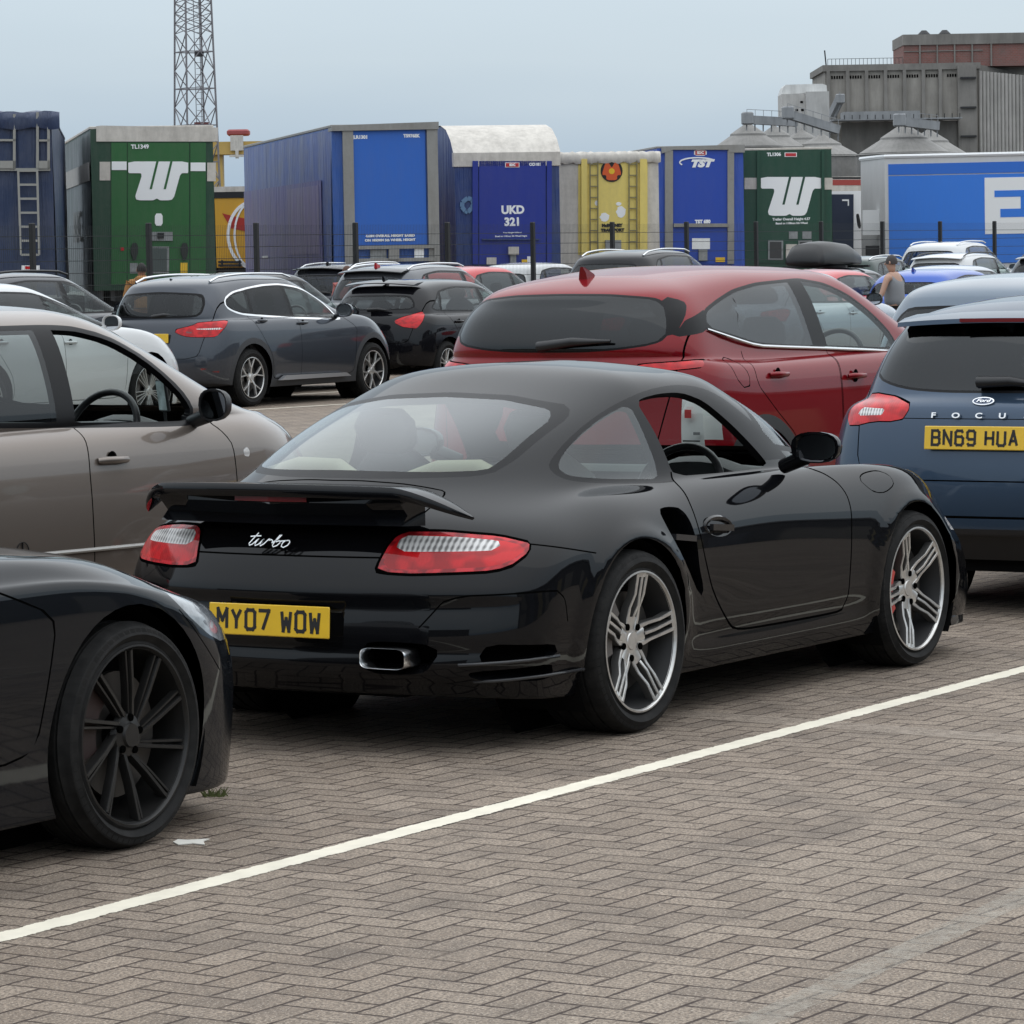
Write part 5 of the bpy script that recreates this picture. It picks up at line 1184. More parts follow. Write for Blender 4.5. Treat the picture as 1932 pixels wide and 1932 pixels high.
    sp_ = MB(); n = 20; V2 = []; F2 = []
    for i in range(n + 1):
        y = -.60 + 1.20 * i / n; a = abs(y) / .6
        for dx, dz in ((.14, .028), (0, .012), (-.075, -.008), (-.08, -.030), (-.01, -.030)): V2.append((-.475 + dx + .12 * a ** 3, y, 1.408 + dz - .022 * a ** 2))
    for i in range(n):
        for k in range(5): F2.append((i * 5 + k, i * 5 + (k + 1) % 5, (i + 1) * 5 + (k + 1) % 5, (i + 1) * 5 + k))
    sp_.add(V2, F2); sp = sp_.build('roof_spoiler', BL, r, angle=50)
    b2 = MB(); b2.box(-.5575, -.553, -.21, .21, 1.381, 1.399); b2.build('brake_light', DRED, sp)
    for i, ch in enumerate('FOCUS'):
        put_text('badge_letter', ch, .036, CHR, r, frame_mat((-.800 + .010 * (abs(i - 2) / 2) ** 2, .24 - .12 * i, .945), (0, -1, 0), (-1, 0, .30)), ext=.003, bold=.001, sx=1.5)
    ov = MB(); n = 32; V = [(0, 0, .004)]; 
    for rx, rz, dy in ((.056, .023, 0), (.056, .023, .006), (.050, .018, .007)):
        for k in range(n): t = 2 * math.pi * k / n; V.append((rx * math.cos(t), rz * math.sin(t), dy))
    Fc = []
    for j in range(2):
        for k in range(n): Fc.append((1 + j * n + k, 1 + j * n + (k + 1) % n, 1 + (j + 1) * n + (k + 1) % n, 1 + (j + 1) * n + k))
    for k in range(n): Fc.append((0, 1 + 2 * n + k, 1 + 2 * n + (k + 1) % n))
    ov.add(V[:], Fc[:2 * n]); ov.add(V[:1] + V[1 + 2 * n:], [(0, 1 + k, 1 + (k + 1) % n) for k in range(n)], 1)
    MO = frame_mat((-.745, 0, 1.010), (0, -1, 0), (-1, 0, .75)); o = ov.build('oval_badge', [CHR, mat('badge_blue', (.02, .05, .12), .3, coat=.5)], r); o.data.transform(MO)
    put_text('badge_script', 'Ford', .026, CHR, o, frame_mat((-.751, 0, 1.0145), (0, -1, 0), (-1, 0, .75)), ext=.0015, bold=.0005, shear=.35, sx=1.4)
    # grey compact SUV across the aisle
    GY = paint('graphite_metal', (.050, .057, .070), metal=.5, rough=.30, dust=.04)
    r, S = build_car('suv', 'dark grey compact SUV with chrome window surround and silver sill, parked across the aisle', GY, name='grey_suv', near=True, wheel='y', spin=90, Rt=.350, ra=.405, Rr=.245, rails=True, clad=.34, cladm=mat('grey_cladding', (.030, .032, .036), .55),
        outer=[(.192, 1.420), (-.113, 1.378), (-.30, 1.31), (-.345, 1.250), (-.305, 1.187), (-.15, 1.135), (.013, 1.107), (.50, 1.075), (.932, 1.048), (1.803, 1.010), (1.985, 1.012), (1.93, 1.076), (1.757, 1.237), (1.50, 1.37), (1.25, 1.43), (.935, 1.462), (.55, 1.455)],
        pillars=[(1.02, -.12, .035), (.17, .03, .03)], mg=.030, chrome=(2, True), gm=[glass('side_glass', ()), glass('shade_glass', (.05, .045, .055), .6), glass('side_glass', ())], rgm_=glass('smoked_glass', (.42, .45, .45), .9),
        rg=[(-.58, 1.372), (0, 1.400), (.58, 1.372), (.63, 1.25), (.62, 1.13), (.56, 1.09), (0, 1.08), (-.56, 1.09), (-.62, 1.13), (-.63, 1.25)],
        lamp=[(.38, .945), (.38, .925), (.52, .870), (.70, .857), (1.04, .857), (1.23, .978), (1.29, 1.050), (.76, 1.028), (.66, .992)], lamp2=[([(.66, .955), (1.20, .965), (1.14, .935), (.68, .925)], 'lampw'), ([(.55, .93), (.60, .86), (.64, .86), (.66, .95)], 'lampb')],
        plate='', plate_at=(-.845, .845, .05), wiper=(-.70, .05, 1.10, -.69, -.30, 1.12), fin=(-.40, 1.49, GY), handles=[(1.10, .985), (.25, 1.03)],
        patch=[([(.72, .495), (.72, .46), (1.10, .43), (1.12, .455)], 'refl', lambda c: c[0] < -.3)])
    m = MB(); m.prism([(.50, .30), (.62, .355), (1.95, .345), (2.05, .30)], -.950, -.900, 'y'); m.build('sill_trim', mat('satin_silver', (.48, .48, .49), .35, metal=.8), r)
    rb = MB(); rb.lathe([(0, -.004), (.034, -.002), (.038, .0)], 20); o = rb.build('roundel_badge', CHR, r, loc=(-.755, 0, .985)); o.rotation_euler = (0, 0, R(-90))
near_cars()
# ---------------------------------------------------------------- cars further off
def small_cars():
    base = dict(L=4.35, W=1.80, H=1.50, roh=.85, wb=2.62, zb=.98, zc=.96, zn=.80, xc=2.45, xrf=1.45, xrr=-.48, xrb=-.68, yaw=1.03, near=False, inside=False, q=(12, 30, 12, 3), drop=.06, rgm=.02)
    P_ = {'white': paint('white_gloss', (.62, .63, .63), 0, .35, .03), 'black': paint('black_gloss', (.006, .006, .008), .0, .3, .04, 1.4), 'grey': paint('grey_gloss', (.10, .105, .115), .5, .3, .04), 'dgrey': paint('dark_grey_gloss', (.030, .033, .040), .4, .3, .04),
          'red': paint('red_gloss', (.50, .02, .025), .1, .3, .03), 'blue': paint('blue_gloss', (.035, .10, .42), .3, .3, .03), 'silver': paint('silver_gloss', (.38, .41, .45), .7, .3, .03), 'pale': paint('pale_blue_gloss', (.13, .165, .205), .6, .3, .03), 'green': paint('dark_green_gloss', (.02, .04, .035), .3, .3, .04)}
    SG = glass('smoked_glass', (.42, .45, .45), .9); SI = glass('side_glass', ()); PG = glass('privacy_glass', ())
    G1 = 'cars waiting in the far lanes'
    def car(nm, lab, col, X, Y, **o):
        d = dict(base); d.update(o); d['X'] = X; d['Y'] = Y; d.setdefault('gm', [SG, SG, SI]); d.setdefault('rgm_', SG); d['name'] = nm; d['group'] = G1
        CARS['far'] = d; return build_car('far', lab, P_[col])
    car('white_suv', 'white coupe SUV seen through the open window of the taupe people carrier', 'white', -6.10, 38.1, L=4.68, W=1.90, H=1.575, wb=2.80, Rt=.365, Rr=.27, near=True, wheel='multi', zb=1.05, zc=1.02, zn=.90, xc=2.60, xrf=1.35, xrr=-.35, inside=True, gm=[PG, PG, SI], rgm_=PG)
    car('dark_suv', 'dark grey SUV beyond the white one, at the left edge of the photo', 'dgrey', -6.6, 44.4, L=4.6, W=1.88, H=1.665, zb=1.12, zc=1.08, zn=.95, xc=2.55, xrf=1.55, rails=BLK, gm=[SG, SG, SI], inside=True)
    car('dark_hatchback', 'dark hatchback whose roof just shows above the grey compact SUV', 'black', -3.9, 48.9, H=1.60)
    car('black_hatchback', 'black hatchback with bright red tail light, just right of the grey compact SUV', 'black', -1.55, 51.0, L=4.02, W=1.745, H=1.455, wb=2.51, roh=.75, xrb=-.62, xrr=-.42, xc=2.35, near=True, zb=.97, zrb=1.0, Rt=.31, Rr=.205, wheel='v', fin=(-.28, 1.45, P_['black']), wiper=(-.63, .02, 1.06, -.62, -.32, 1.05), inside=True, spoiler=(-.40, 1.445), lamp=[(.46, .90), (.62, .955), (.98, 1.02), (1.10, 1.03), (1.0, .90), (.88, .80), (.60, .83)], lamp2=[([(.60, .90), (.66, .90), (.66, .87), (.60, .87)], 'lampw')], gm=[SG, SG, SI])
    car('grey_estate', 'grey SUV with silver roof rails and red fin, behind the black hatchback', 'grey', -1.85, 56.8, H=1.66, zb=1.08, zc=1.04, zn=.92, rails=True, fin=(-.3, 1.63, P_['red']), spoiler=(-.48, 1.60), spm=P_['black'])
    car('black_suv', 'black SUV with pale roof rails, left of the grey one', 'dgrey', -3.1, 66.3, H=1.69, zb=1.12, zc=1.08, rails=True, spoiler=(-.48, 1.64), spm=P_['black'], wiper=(-.66, .02, 1.18, -.66, -.4, 1.17), fin=(-.2, 1.66, P_['black']))
    car('small_red_car', 'red car whose curved roof shows behind the grey SUV', 'red', -1.1, 64.5, H=1.60)
    car('white_hatchback', 'white car with dark rear glass, left of the big black SUV', 'white', .1, 73.0, H=1.635, zb=1.05, rgm_=PG)
    car('charcoal_hatchback', 'charcoal car mostly hidden behind the red crossover', 'dgrey', 1.05, 47.9, H=1.47)
    car('large_black_suv', 'large black SUV with silver roof rails behind the roof of the red crossover', 'black', 1.88, 62.2, L=4.7, W=1.95, H=1.83, zb=1.22, zc=1.18, zn=1.05, zrb=1.20, rails=True, rgm_=PG, gm=[PG, PG, SI], drop=.08)
    r, S = car('roof_box_car', 'dark estate carrying a black roof box', 'dgrey', 5.5, 66.5, L=4.6, H=1.45)
    car('green_suv', 'dark green SUV half hidden behind the roof box car', 'green', 7.2, 78.0, H=1.64, rails=True)
    car('silver_saloon', 'dark silver car with large black door mirror, next to the man in the grey vest', 'silver', 3.48, 52.4, L=4.5, H=1.475, near=True, mirm=BLK, mirror=(.12, .125, .09), inside=True)
    car('bright_red_car', 'bright red car behind the silver one', 'red', 4.75, 60.6, H=1.455, near=True, inside=True)
    car('bright_blue_hatchback', 'bright blue hatchback with red tail light, right of the man in the grey vest', 'blue', 6.75, 61.0, L=4.32, W=1.765, H=1.425, near=True, zb=.94, zrb=.98, inside=False, fin=(-.25, 1.39, P_['blue']), lamp=[(.50, .90), (.52, .84), (.90, .79), (1.02, .86), (.92, .93)])
    car('silver_estate', 'silver grey car between the bright blue hatchback and the white SUV', 'silver', 7.9, 69.0, H=1.45)
    car('pale_suv', 'white SUV with black rear glass, behind the blue hatchback', 'white', 9.35, 79.5, L=4.4, H=1.67, zb=1.08, zc=1.04, rgm_=PG, rails=BLK, spoiler=(-.48, 1.61))
    car('white_minivan', 'tall white minivan behind the white SUV', 'white', 9.9, 85.5, L=4.8, W=1.95, H=1.93, zb=1.25, zc=1.2, zn=1.05, zrb=1.3, rails=True)
    car('white_van', 'white van cut off by the right edge of the photo', 'white', 12.6, 82.0, L=5.0, W=1.98, H=1.97, zb=1.3, zc=1.25, zn=1.1, zrb=1.35, xrr=-.6, xrb=-.7)
    car('edge_suv', 'dark SUV with tinted rear window, cut off by the right edge of the photo', 'dgrey', 9.65, 65.2, L=4.6, W=1.9, H=1.665, zb=1.10, zc=1.06, rails=BLK, rgm_=PG, spoiler=(-.48, 1.61))
    X, Y, _ = lane(11.4, 2.85)
    car('pale_blue_car', 'pale blue estate whose roof shows over the blue hatchback with the yellow plate', 'pale', X, Y, yaw=YAW, L=4.6, W=1.83, H=1.56, near=True, inside=True, gm=[PG, PG, SI], rgm_=PG, q=(16, 48, 16, 4))
    # roof box
    rb = MB(); prof = [(-.95, .04, .30), (-.93, .16, .34), (-.80, .33, .35), (-.3, .38, .36), (.4, .33, .34), (.9, .17, .26), (1.10, .05, .12)]
    V = []; Fc = []; n = 20
    for x_, h_, w_ in prof:
        for k in range(n):
            t = 2 * math.pi * k / n; c_, s_ = math.cos(t), math.sin(t); zz = h_ * max(0, s_) ** .75 if s_ > 0 else -.06 * abs(s_) ** .5
            V.append((x_, w_ * abs(c_) ** .5 * (1 if c_ > 0 else -1), zz))
    m = len(prof)
    for i in range(m - 1):
        for k in range(n): Fc.append((i * n + k, i * n + (k + 1) % n, (i + 1) * n + (k + 1) % n, (i + 1) * n + k))
    Fc.append(tuple(range(n - 1, -1, -1))); Fc.append(tuple(range((m - 1) * n, m * n)))
    V = [(a * 1.0, b * 1.05, c) for a, b, c in V]
    rt = empty('roof_box', (5.5 + .45 * math.cos(1.03), 66.5 + .45 * math.sin(1.03), 1.555), 1.03, 'glossy black roof box strapped on the dark estate', 'roof box')
    mk('box_shell', V, Fc, mat('box_black', (.012, .012, .013), .38), rt, True)
    b = MB(); b.box(-.5, -.42, -.62, .62, -.10, -.06); b.box(.45, .53, -.62, .62, -.10, -.06); b.build('cross_bars', BLK, rt)
small_cars()

# ---------------------------------------------------------------- people
def skinned(name, pts, edges, rad, m, parent=None, sub=2):
    me = bpy.data.meshes.new(name); me.from_pydata(pts, edges, []); o = bpy.data.objects.new(name, me); COL.objects.link(o)
    md = o.modifiers.new('s', 'SKIN'); md.use_smooth_shade = True
    for i, r_ in enumerate(rad): me.skin_vertices[0].data[i].radius = r_ if isinstance(r_, tuple) else (r_, r_); me.skin_vertices[0].data[i].use_root = (i == 0)
    ms = o.modifiers.new('b', 'SUBSURF'); ms.levels = ms.render_levels = sub
    dg = bpy.context.evaluated_depsgraph_get(); m2 = bpy.data.meshes.new_from_object(o.evaluated_get(dg)); bpy.data.objects.remove(o); m2.materials.clear(); m2.materials.append(m)
    m2.polygons.foreach_set('use_smooth', [True] * len(m2.polygons)); q = bpy.data.objects.new(name, m2); COL.objects.link(q); q.parent = parent; return q
def person(X, Y, rz, label, h, skin, topm, legm, shoem, hair, sleeves=False, arms=((.05, -.05), (.05, .05)), lean=.0, hood=False, bulk=1.0):
    k = h / 1.78; r = empty('person', (X, Y, 0), rz, label, 'person'); b = bulk
    S = lambda p: (p[0] * k + lean * max(0, p[2] - .95) * k, p[1] * k, p[2] * k)
    P = [(0, 0, .96), (0, 0, 1.12), (0, 0, 1.30), (0, 0, 1.43), (.01, 0, 1.51), (.02, 0, 1.58), (.03, 0, 1.66), (.02, 0, 1.74)]
    rd = [(.15 * b, .12 * b), (.145 * b, .115 * b), (.165 * b, .12 * b), (.13 * b, .10 * b), (.058, .058), (.075, .07), (.082, .095), (.06, .07)]
    E_ = [(i, i + 1) for i in range(7)]
    for sg, (fx, sw) in zip((-1, 1), arms):
        n = len(P); P += [(0, sg * .19 * b, 1.42), (-.02 + fx * .5, sg * (.235 * b + abs(sw) * .5), 1.15), (fx + .03, sg * (.25 * b + abs(sw)), .90), (fx + .05, sg * (.25 * b + abs(sw)), .84), (fx + .07, sg * (.245 * b + abs(sw)), .77)]
        rd += [.058, .045, .032, (.038, .022), (.030, .014)]; E_ += [(3, n), (n, n + 1), (n + 1, n + 2), (n + 2, n + 3), (n + 3, n + 4)]
        for q in range(3): P.append((fx + .07 + (q - 1) * .022, sg * (.245 * b + abs(sw)), .70)); rd.append(.010); E_.append((n + 4, len(P) - 1))
        P.append((fx + .10, sg * (.23 * b + abs(sw)), .79)); rd.append(.011); E_.append((n + 3, len(P) - 1))
    for sg in (-1, 1):
        n = len(P); P += [(0, sg * .10, .90), (.02, sg * .11, .50), (-.01, sg * .115, .09), (.10, sg * .125, .04)]; rd += [.095, .062, .042, (.042, .032)]; E_ += [(0, n), (n, n + 1), (n + 1, n + 2), (n + 2, n + 3)]
    skinned('body', [S(p) for p in P], E_, [tuple(a * k for a in q) if isinstance(q, tuple) else q * k for q in rd], skin, r)
    tp = [(0, 0, .90), (0, 0, 1.10), (0, 0, 1.29), (0, 0, 1.42), (0, .13 * b, 1.44), (0, -.13 * b, 1.44)]; tr = [(.178 * b, .145 * b), (.168 * b, .138 * b), (.185 * b, .14 * b), (.145 * b, .115 * b), (.05, .065), (.05, .065)]; te = [(0, 1), (1, 2), (2, 3), (3, 4), (3, 5)]
    if sleeves:
        for sg, (fx, sw) in zip((-1, 1), arms):
            n = len(tp); tp += [(0, sg * .20 * b, 1.42), (-.02 + fx * .5, sg * (.235 * b + abs(sw) * .5), 1.15), (fx + .03, sg * (.25 * b + abs(sw)), .90)]; tr += [.085, .070, .055]; te += [(3, n), (n, n + 1), (n + 1, n + 2)]
    if hood: n = len(tp); tp += [(-.09, 0, 1.50), (-.10, .10, 1.52), (-.10, -.10, 1.52)]; tr += [(.10, .07), .05, .05]; te += [(3, n), (n, n + 1), (n, n + 2)]
    skinned('top', [S(p) for p in tp], te, [tuple(a * k for a in q) if isinstance(q, tuple) else q * k for q in tr], topm, r)
    lp = [(0, 0, .99), (0, .10, .88), (.01, .115, .55), (0, -.10, .88), (.01, -.115, .55)]; lr = [(.176 * b, .146 * b), .115, .088, .115, .088]; le = [(0, 1), (1, 2), (0, 3), (3, 4)]
    if sleeves: lp += [(-.01, .12, .12), (-.01, -.12, .12)]; lr += [.062, .062]; le += [(2, 5), (4, 6)]
    skinned('trousers' if sleeves else 'shorts', [S(p) for p in lp], le, [tuple(a * k for a in q) if isinstance(q, tuple) else q * k for q in lr], legm, r)
    for sg in (-1, 1): skinned('shoe', [S((-.05, sg * .12, .045)), S((.06, sg * .125, .045)), S((.15, sg * .13, .035))], [(0, 1), (1, 2)], [.045, .045, (.04, .028)], shoem, r, 1)
    if hair is not None:
        hm = MB(); n = 16; V = []; 
        for i in range(7):
            a = math.pi * .58 * i / 6
            for j in range(n): t = 2 * math.pi * j / n; V.append((math.sin(a) * math.cos(t) * .100 - .012, math.sin(a) * math.sin(t) * .088, math.cos(a) * .125))
        Fc = [(i * n + j, (i + 1) * n + j, (i + 1) * n + (j + 1) % n, i * n + (j + 1) % n) for i in range(6) for j in range(n)]
        hm.add([(S((.022, 0, 1.675))[0] + a * k, b_ * k, 1.675 * k + c * k) for a, b_, c in V if True], Fc); hm.build('hair', hair, r, smooth=True)
    fm = MB(); hx = S((.02, 0, 1.66))[0]
    for sg in (-1, 1): fm.lathe([(0, .0), (.010, .002), (.012, .006)], 8); 
    fm = MB(); fm.tube([(hx + .085 * k, 0, 1.675 * k), (hx + .115 * k, 0, 1.645 * k), (hx + .095 * k, 0, 1.632 * k)], [.008, .014, .012], 6); fm.build('nose', skin, r, smooth=True)
    for sg in (-1, 1):
        e = MB(); e.tube([(hx + .082 * k, sg * .030 * k, 1.682 * k), (hx + .092 * k, sg * .030 * k, 1.682 * k)], .009, 8); e.build('eye', PBK, r)
        e = MB(); e.tube([(hx - .01, sg * .078 * k, 1.69 * k), (hx - .015, sg * .090 * k, 1.665 * k), (hx - .005, sg * .080 * k, 1.635 * k)], [.010, .014, .008], 6); e.build('ear', skin, r, smooth=True)
    mo = MB(); mo.tube([(hx + .080 * k, -.022, 1.60 * k), (hx + .090 * k, 0, 1.60 * k), (hx + .080 * k, .022, 1.60 * k)], .005, 6); mo.build('mouth', mat('lip', (.25, .09, .07), .5), r)
    return r
SK1 = mat('skin_fair', (.42, .25, .18), .5); SK2 = mat('skin_tan', (.26, .13, .08), .5); HR = mat('dark_hair', (.012, .010, .009), .7, bump=.5, bscale=120); HG = mat('cropped_grey_hair', (.06, .052, .05), .8, bump=.4, bscale=160)
GV = mat('grey_vest', (.22, .23, .245), .85, bump=.3, bscale=12); BKC = mat('black_cloth', (.012, .012, .013), .85, bump=.3, bscale=12); ORC = mat('tan_coat', (.36, .17, .05), .8, var=.12, vscale=6, bump=.5, bscale=8); PKC = mat('pink_cloth', (.42, .14, .13), .8)
m = person(5.93, 57.0, R(150), 'man in grey sleeveless vest and black shorts, walking between the cars', 1.66, SK1, GV, BKC, BKC, HG, arms=((.10, .03), (.18, .10)), lean=.06, bulk=1.27)
wt = MB(); wt.lathe([(.040, -.018), (.043, -.018), (.043, .018), (.040, .018)], 14, 0, 'z'); wt.build('watch', PBK, m, loc=(.19, .36, .855))
person((277 - 966) / FPX * 66, 66, R(100), 'person with short dark hair in a tan hooded coat beyond the grey compact SUV', 1.745, SK2, ORC, BKC, BKC, HR, sleeves=True, hood=True, bulk=1.15)
person((663 - 966) / FPX * 63, 63, R(70), 'person with cropped brown hair in a pink top behind the black hatchback', 1.635, SK2, PKC, BKC, BKC, mat('brown_hair', (.09, .045, .03), .8), sleeves=True, bulk=1.0)

# sheets of paper hanging in the coupe's windscreen
def papers():
    c = math.cos(YAW); s = math.sin(YAW)
    def loc(x, y, z): return (-.3153 + c * x - s * y, 13.8486 + s * x + c * y, z)
    r = empty('hanging_papers', loc(1.86, -.12, 1.03), YAW, 'white booking papers with red mark hanging inside the windscreen of the black coupe', 'papers')
    PW = mat('white_paper', (.78, .78, .76), .7)
    def sheet(x, y, z, w_, h_, a, nm):
        b = MB(); V = []; n = 6
        for i in range(n + 1):
            t = i / n
            for j in range(5): q = j / 4; V.append((x + .012 * math.sin(3 * t + q) + .03 * (q - .5) * (q - .5), y - w_ * (t - .5), z + h_ * (q - .5)))
        b.add(V, [(i * 5 + j, (i + 1) * 5 + j, (i + 1) * 5 + j + 1, i * 5 + j + 1) for i in range(n) for j in range(4)]); return b.build(nm, PW, r, smooth=True)
    sheet(0, .03, .0, .11, .20, 0, 'sheet'); sheet(.012, -.05, .01, .11, .16, 0, 'sheet')
    b = MB(); b.box(-.010, -.006, .03, .06, .02, .055); b.build('red_mark', mat('print_red', (.50, .05, .05), .6), r)
    b = MB(); b.box(-.010, -.006, -.01, .07, -.078, -.072); b.build('printed_line', PBK, r); b = MB(); b.box(-.010, -.006, -.01, .02, -.05, -.038); b.build('printed_code', mat('print_grey', (.2, .2, .2), .6), r)
papers()
# ---------------------------------------------------------------- trailers, fence, mast, crane, grain silos
def dirt(name, col, rough=.55, amt=.35, streak=True, sc=(1.5, 1.5, .35)):
    if name in _mc: return _mc[name]
    k = NT(name); o = k.obj(); mp_ = k.n('Mapping'); mp_.inputs['Scale'].default_value = sc; k.l(o, mp_.inputs[0])
    a = k.noise(2.2, 6, mp_.outputs[0], .7); b = k.noise(9, 4, o, .7)
    f = k.ramp(k.math('ADD', k.math('MULTIPLY', a, .7), k.math('MULTIPLY', b, .3)), .42, .68, 0, amt)
    k.l(k.mix(f, col, (.16, .145, .125)), k.p.inputs['Base Color']); k.p.inputs['Roughness'].default_value = rough
    k.bump(k.noise(3.0, 3, mp_.outputs[0]), .25, .03); _mc[name] = k.m; return k.m
def curtain(name, col, amt=.3):
    if name in _mc: return _mc[name]
    k = NT(name); o = k.obj(); mp_ = k.n('Mapping'); mp_.inputs['Scale'].default_value = (3.2, 1.1, .16); k.l(o, mp_.inputs[0])
    a = k.noise(2.6, 4, mp_.outputs[0], .6); b = k.noise(1.1, 5, o, .7)
    k.l(k.mix(k.ramp(b, .4, .7, 0, amt), col, (.17, .17, .18)), k.p.inputs['Base Color']); k.p.inputs['Roughness'].default_value = .42
    k.bump(a, .8, .10); _mc[name] = k.m; return k.m
GREYM = dirt('trailer_alloy', (.28, .275, .26), .5, .5); CREAM = dirt('trailer_cream', (.62, .58, .52), .6, .45); CHAS = mat('chassis_black', (.02, .02, .022), .6)
class Face:
    """frame of a trailer's near end: x right, y away, z up, origin at ground under its left corner"""
    def __init__(s, ul, ur, Y, phi, W=2.5):
        s.yaw = R(phi); c, q = math.cos(s.yaw), math.sin(s.yaw); s.ax = Vector((c, q, 0)); s.ay = Vector((-q, c, 0))
        s.o = Vector(((ul - 966) / FPX * Y, Y, 0)); s.W = W
        s.x1 = s.on(ur, 500)[0]
    def on(s, u, v, y=0.0):
        r = pray(u, v); C = Vector((0, 0, CAMH)); P0 = s.o + s.ay * y; t = (P0 - C).dot(s.ay) / r.dot(s.ay); q = C + r * t - s.o; return q.dot(s.ax), q.z
    def root(s, name, label, cat, group='trailers parked beyond the fence'): return empty(name, s.o, s.yaw, label, cat, group)
def zq(a, b, sc_): return lambda x, y: ((a + x / sc_) / 1.5652, (b + y / sc_) / 1.5652)
Z1, Z2, Z3, Z4, Z5 = zq(0, 300, 2.5421), zq(640, 300, 2.5421), zq(1300, 300, 2.5421), zq(2060, 60, 2.0041), zq(1900, 340, 1.7189)
def plate(fc, Z, root, name, m, pts, t0=0.0, t1=.02, smooth=0):
    """flat shape on the trailer's end, given by photo points on that plane, real thickness t0..t1 in front of it"""
    P_ = [fc.on(*Z(*q)) for q in pts]
    if smooth: P_ = [tuple(a) for a in rnd(P_, smooth, .2)]
    A_ = sum(P_[i][0] * P_[(i + 1) % len(P_)][1] - P_[(i + 1) % len(P_)][0] * P_[i][1] for i in range(len(P_)))
    if A_ < 0: P_ = P_[::-1]
    b = MB(); b.prism(P_, -t1, -t0, 'y'); return b.build(name, m, root)
def R4(x0, y0, x1, y1): return [(x0, y0), (x1, y0), (x1, y1), (x0, y1)]
def ftext(fc, Z, root, body, x, y, hpx, m, name='lettering', t=.03, **kw):
    a = fc.on(*Z(x, y)); b = fc.on(*Z(x, y + hpx)); h = abs(a[1] - b[1]) * 1.35
    return put_text(name, body, h, m, root, frame_mat((a[0], -t, a[1]), (1, 0, 0), (0, -1, 0)), ext=.004, **kw)
def trailer_body(fc, root, H, zb, side_m, face_m, roof_m, L_=13.6, x1=None, name='body', roofname='roof'):
    x1 = x1 or fc.x1; b = MB(); b.box(0, x1, .0, L_, zb, H - .06); b.build(name, face_m, root)
    for xx, sg in ((-.015, -1), (x1, 1)):
        n = 30; V = []; Fc = []
        for i in range(n + 1):
            y = .12 + (L_ - .2) * i / n
            for z in (zb - .05, zb + .4, (zb + H) / 2, H - .25, H - .10): V.append((xx + (.015 if sg > 0 else 0) + sg * .018 * math.sin(i * 1.9 + z), y, z))
        for i in range(n):
            for j in range(4): Fc.append((i * 5 + j, (i + 1) * 5 + j, (i + 1) * 5 + j + 1, i * 5 + j + 1) if sg > 0 else (i * 5 + j, i * 5 + j + 1, (i + 1) * 5 + j + 1, (i + 1) * 5 + j))
        mk('side_curtain', V, Fc, side_m, root, True)
    r = MB(); r.box(-.02, x1 + .02, .0, L_, H - .06, H, 0, .01); r.build(roofname, roof_m, root)
    ch = MB(); ch.box(.6, .85, .3, L_ - .3, .95, zb); ch.box(x1 - .85, x1 - .6, .3, L_ - .3, .95, zb); ch.box(.55, x1 - .55, 9.0, 12.5, .7, .95); ch.build('chassis', CHAS, root)
    for yy in (9.4, 10.7, 12.0):
        for xx in (.0, x1 - .35):
            w_ = MB(); w_.lathe([(.28, 0), (.50, .0), (.52, .04), (.52, .31), (.50, .35), (.28, .35)], 28, 0, 'x'); w_.lathe([(0, .05), (.28, .03)], 28, 0, 'x'); w_.build('wheel', TYRE, root, angle=40, loc=(xx, yy, .52))
    lg = MB(); lg.box(.35, .5, 2.4, 2.55, 0, zb); lg.box(x1 - .5, x1 - .35, 2.4, 2.55, 0, zb); lg.box(.35, x1 - .35, 2.42, 2.53, .5, .62); lg.build('landing_legs', CHAS, root)
GRN = dirt('green_panel', (.020, .115, .030), .4, .12); GRN2 = dirt('dark_green', (.012, .052, .028), .5, .2); GCUR = curtain('grey_green_curtain', (.075, .092, .085), .6)
def wlogo(fc, Z, root, ox, oy, k, green):
    T = lambda L_: [(ox + x * k, oy + y * k) for x, y in L_]
    arc = rnd([(0, 0), (360, 0), (360, 70), (322, 70), (310, 85), (276, 210), (262, 229), (240, 233), (190, 233), (172, 222), (150, 233), (70, 233), (48, 228), (42, 208), (80, 90), (78, 72), (66, 70), (0, 70)], 1, .10)
    plate(fc, Z, root, 'w_emblem', WHT, T([tuple(a) for a in arc]), .02, .034)
    for sx_ in (0, 84): plate(fc, Z, root, 'emblem_slit', green, T([(168 + sx_, 0), (182 + sx_, 0), (142 + sx_, 166), (128 + sx_, 166)]), .034, .038)
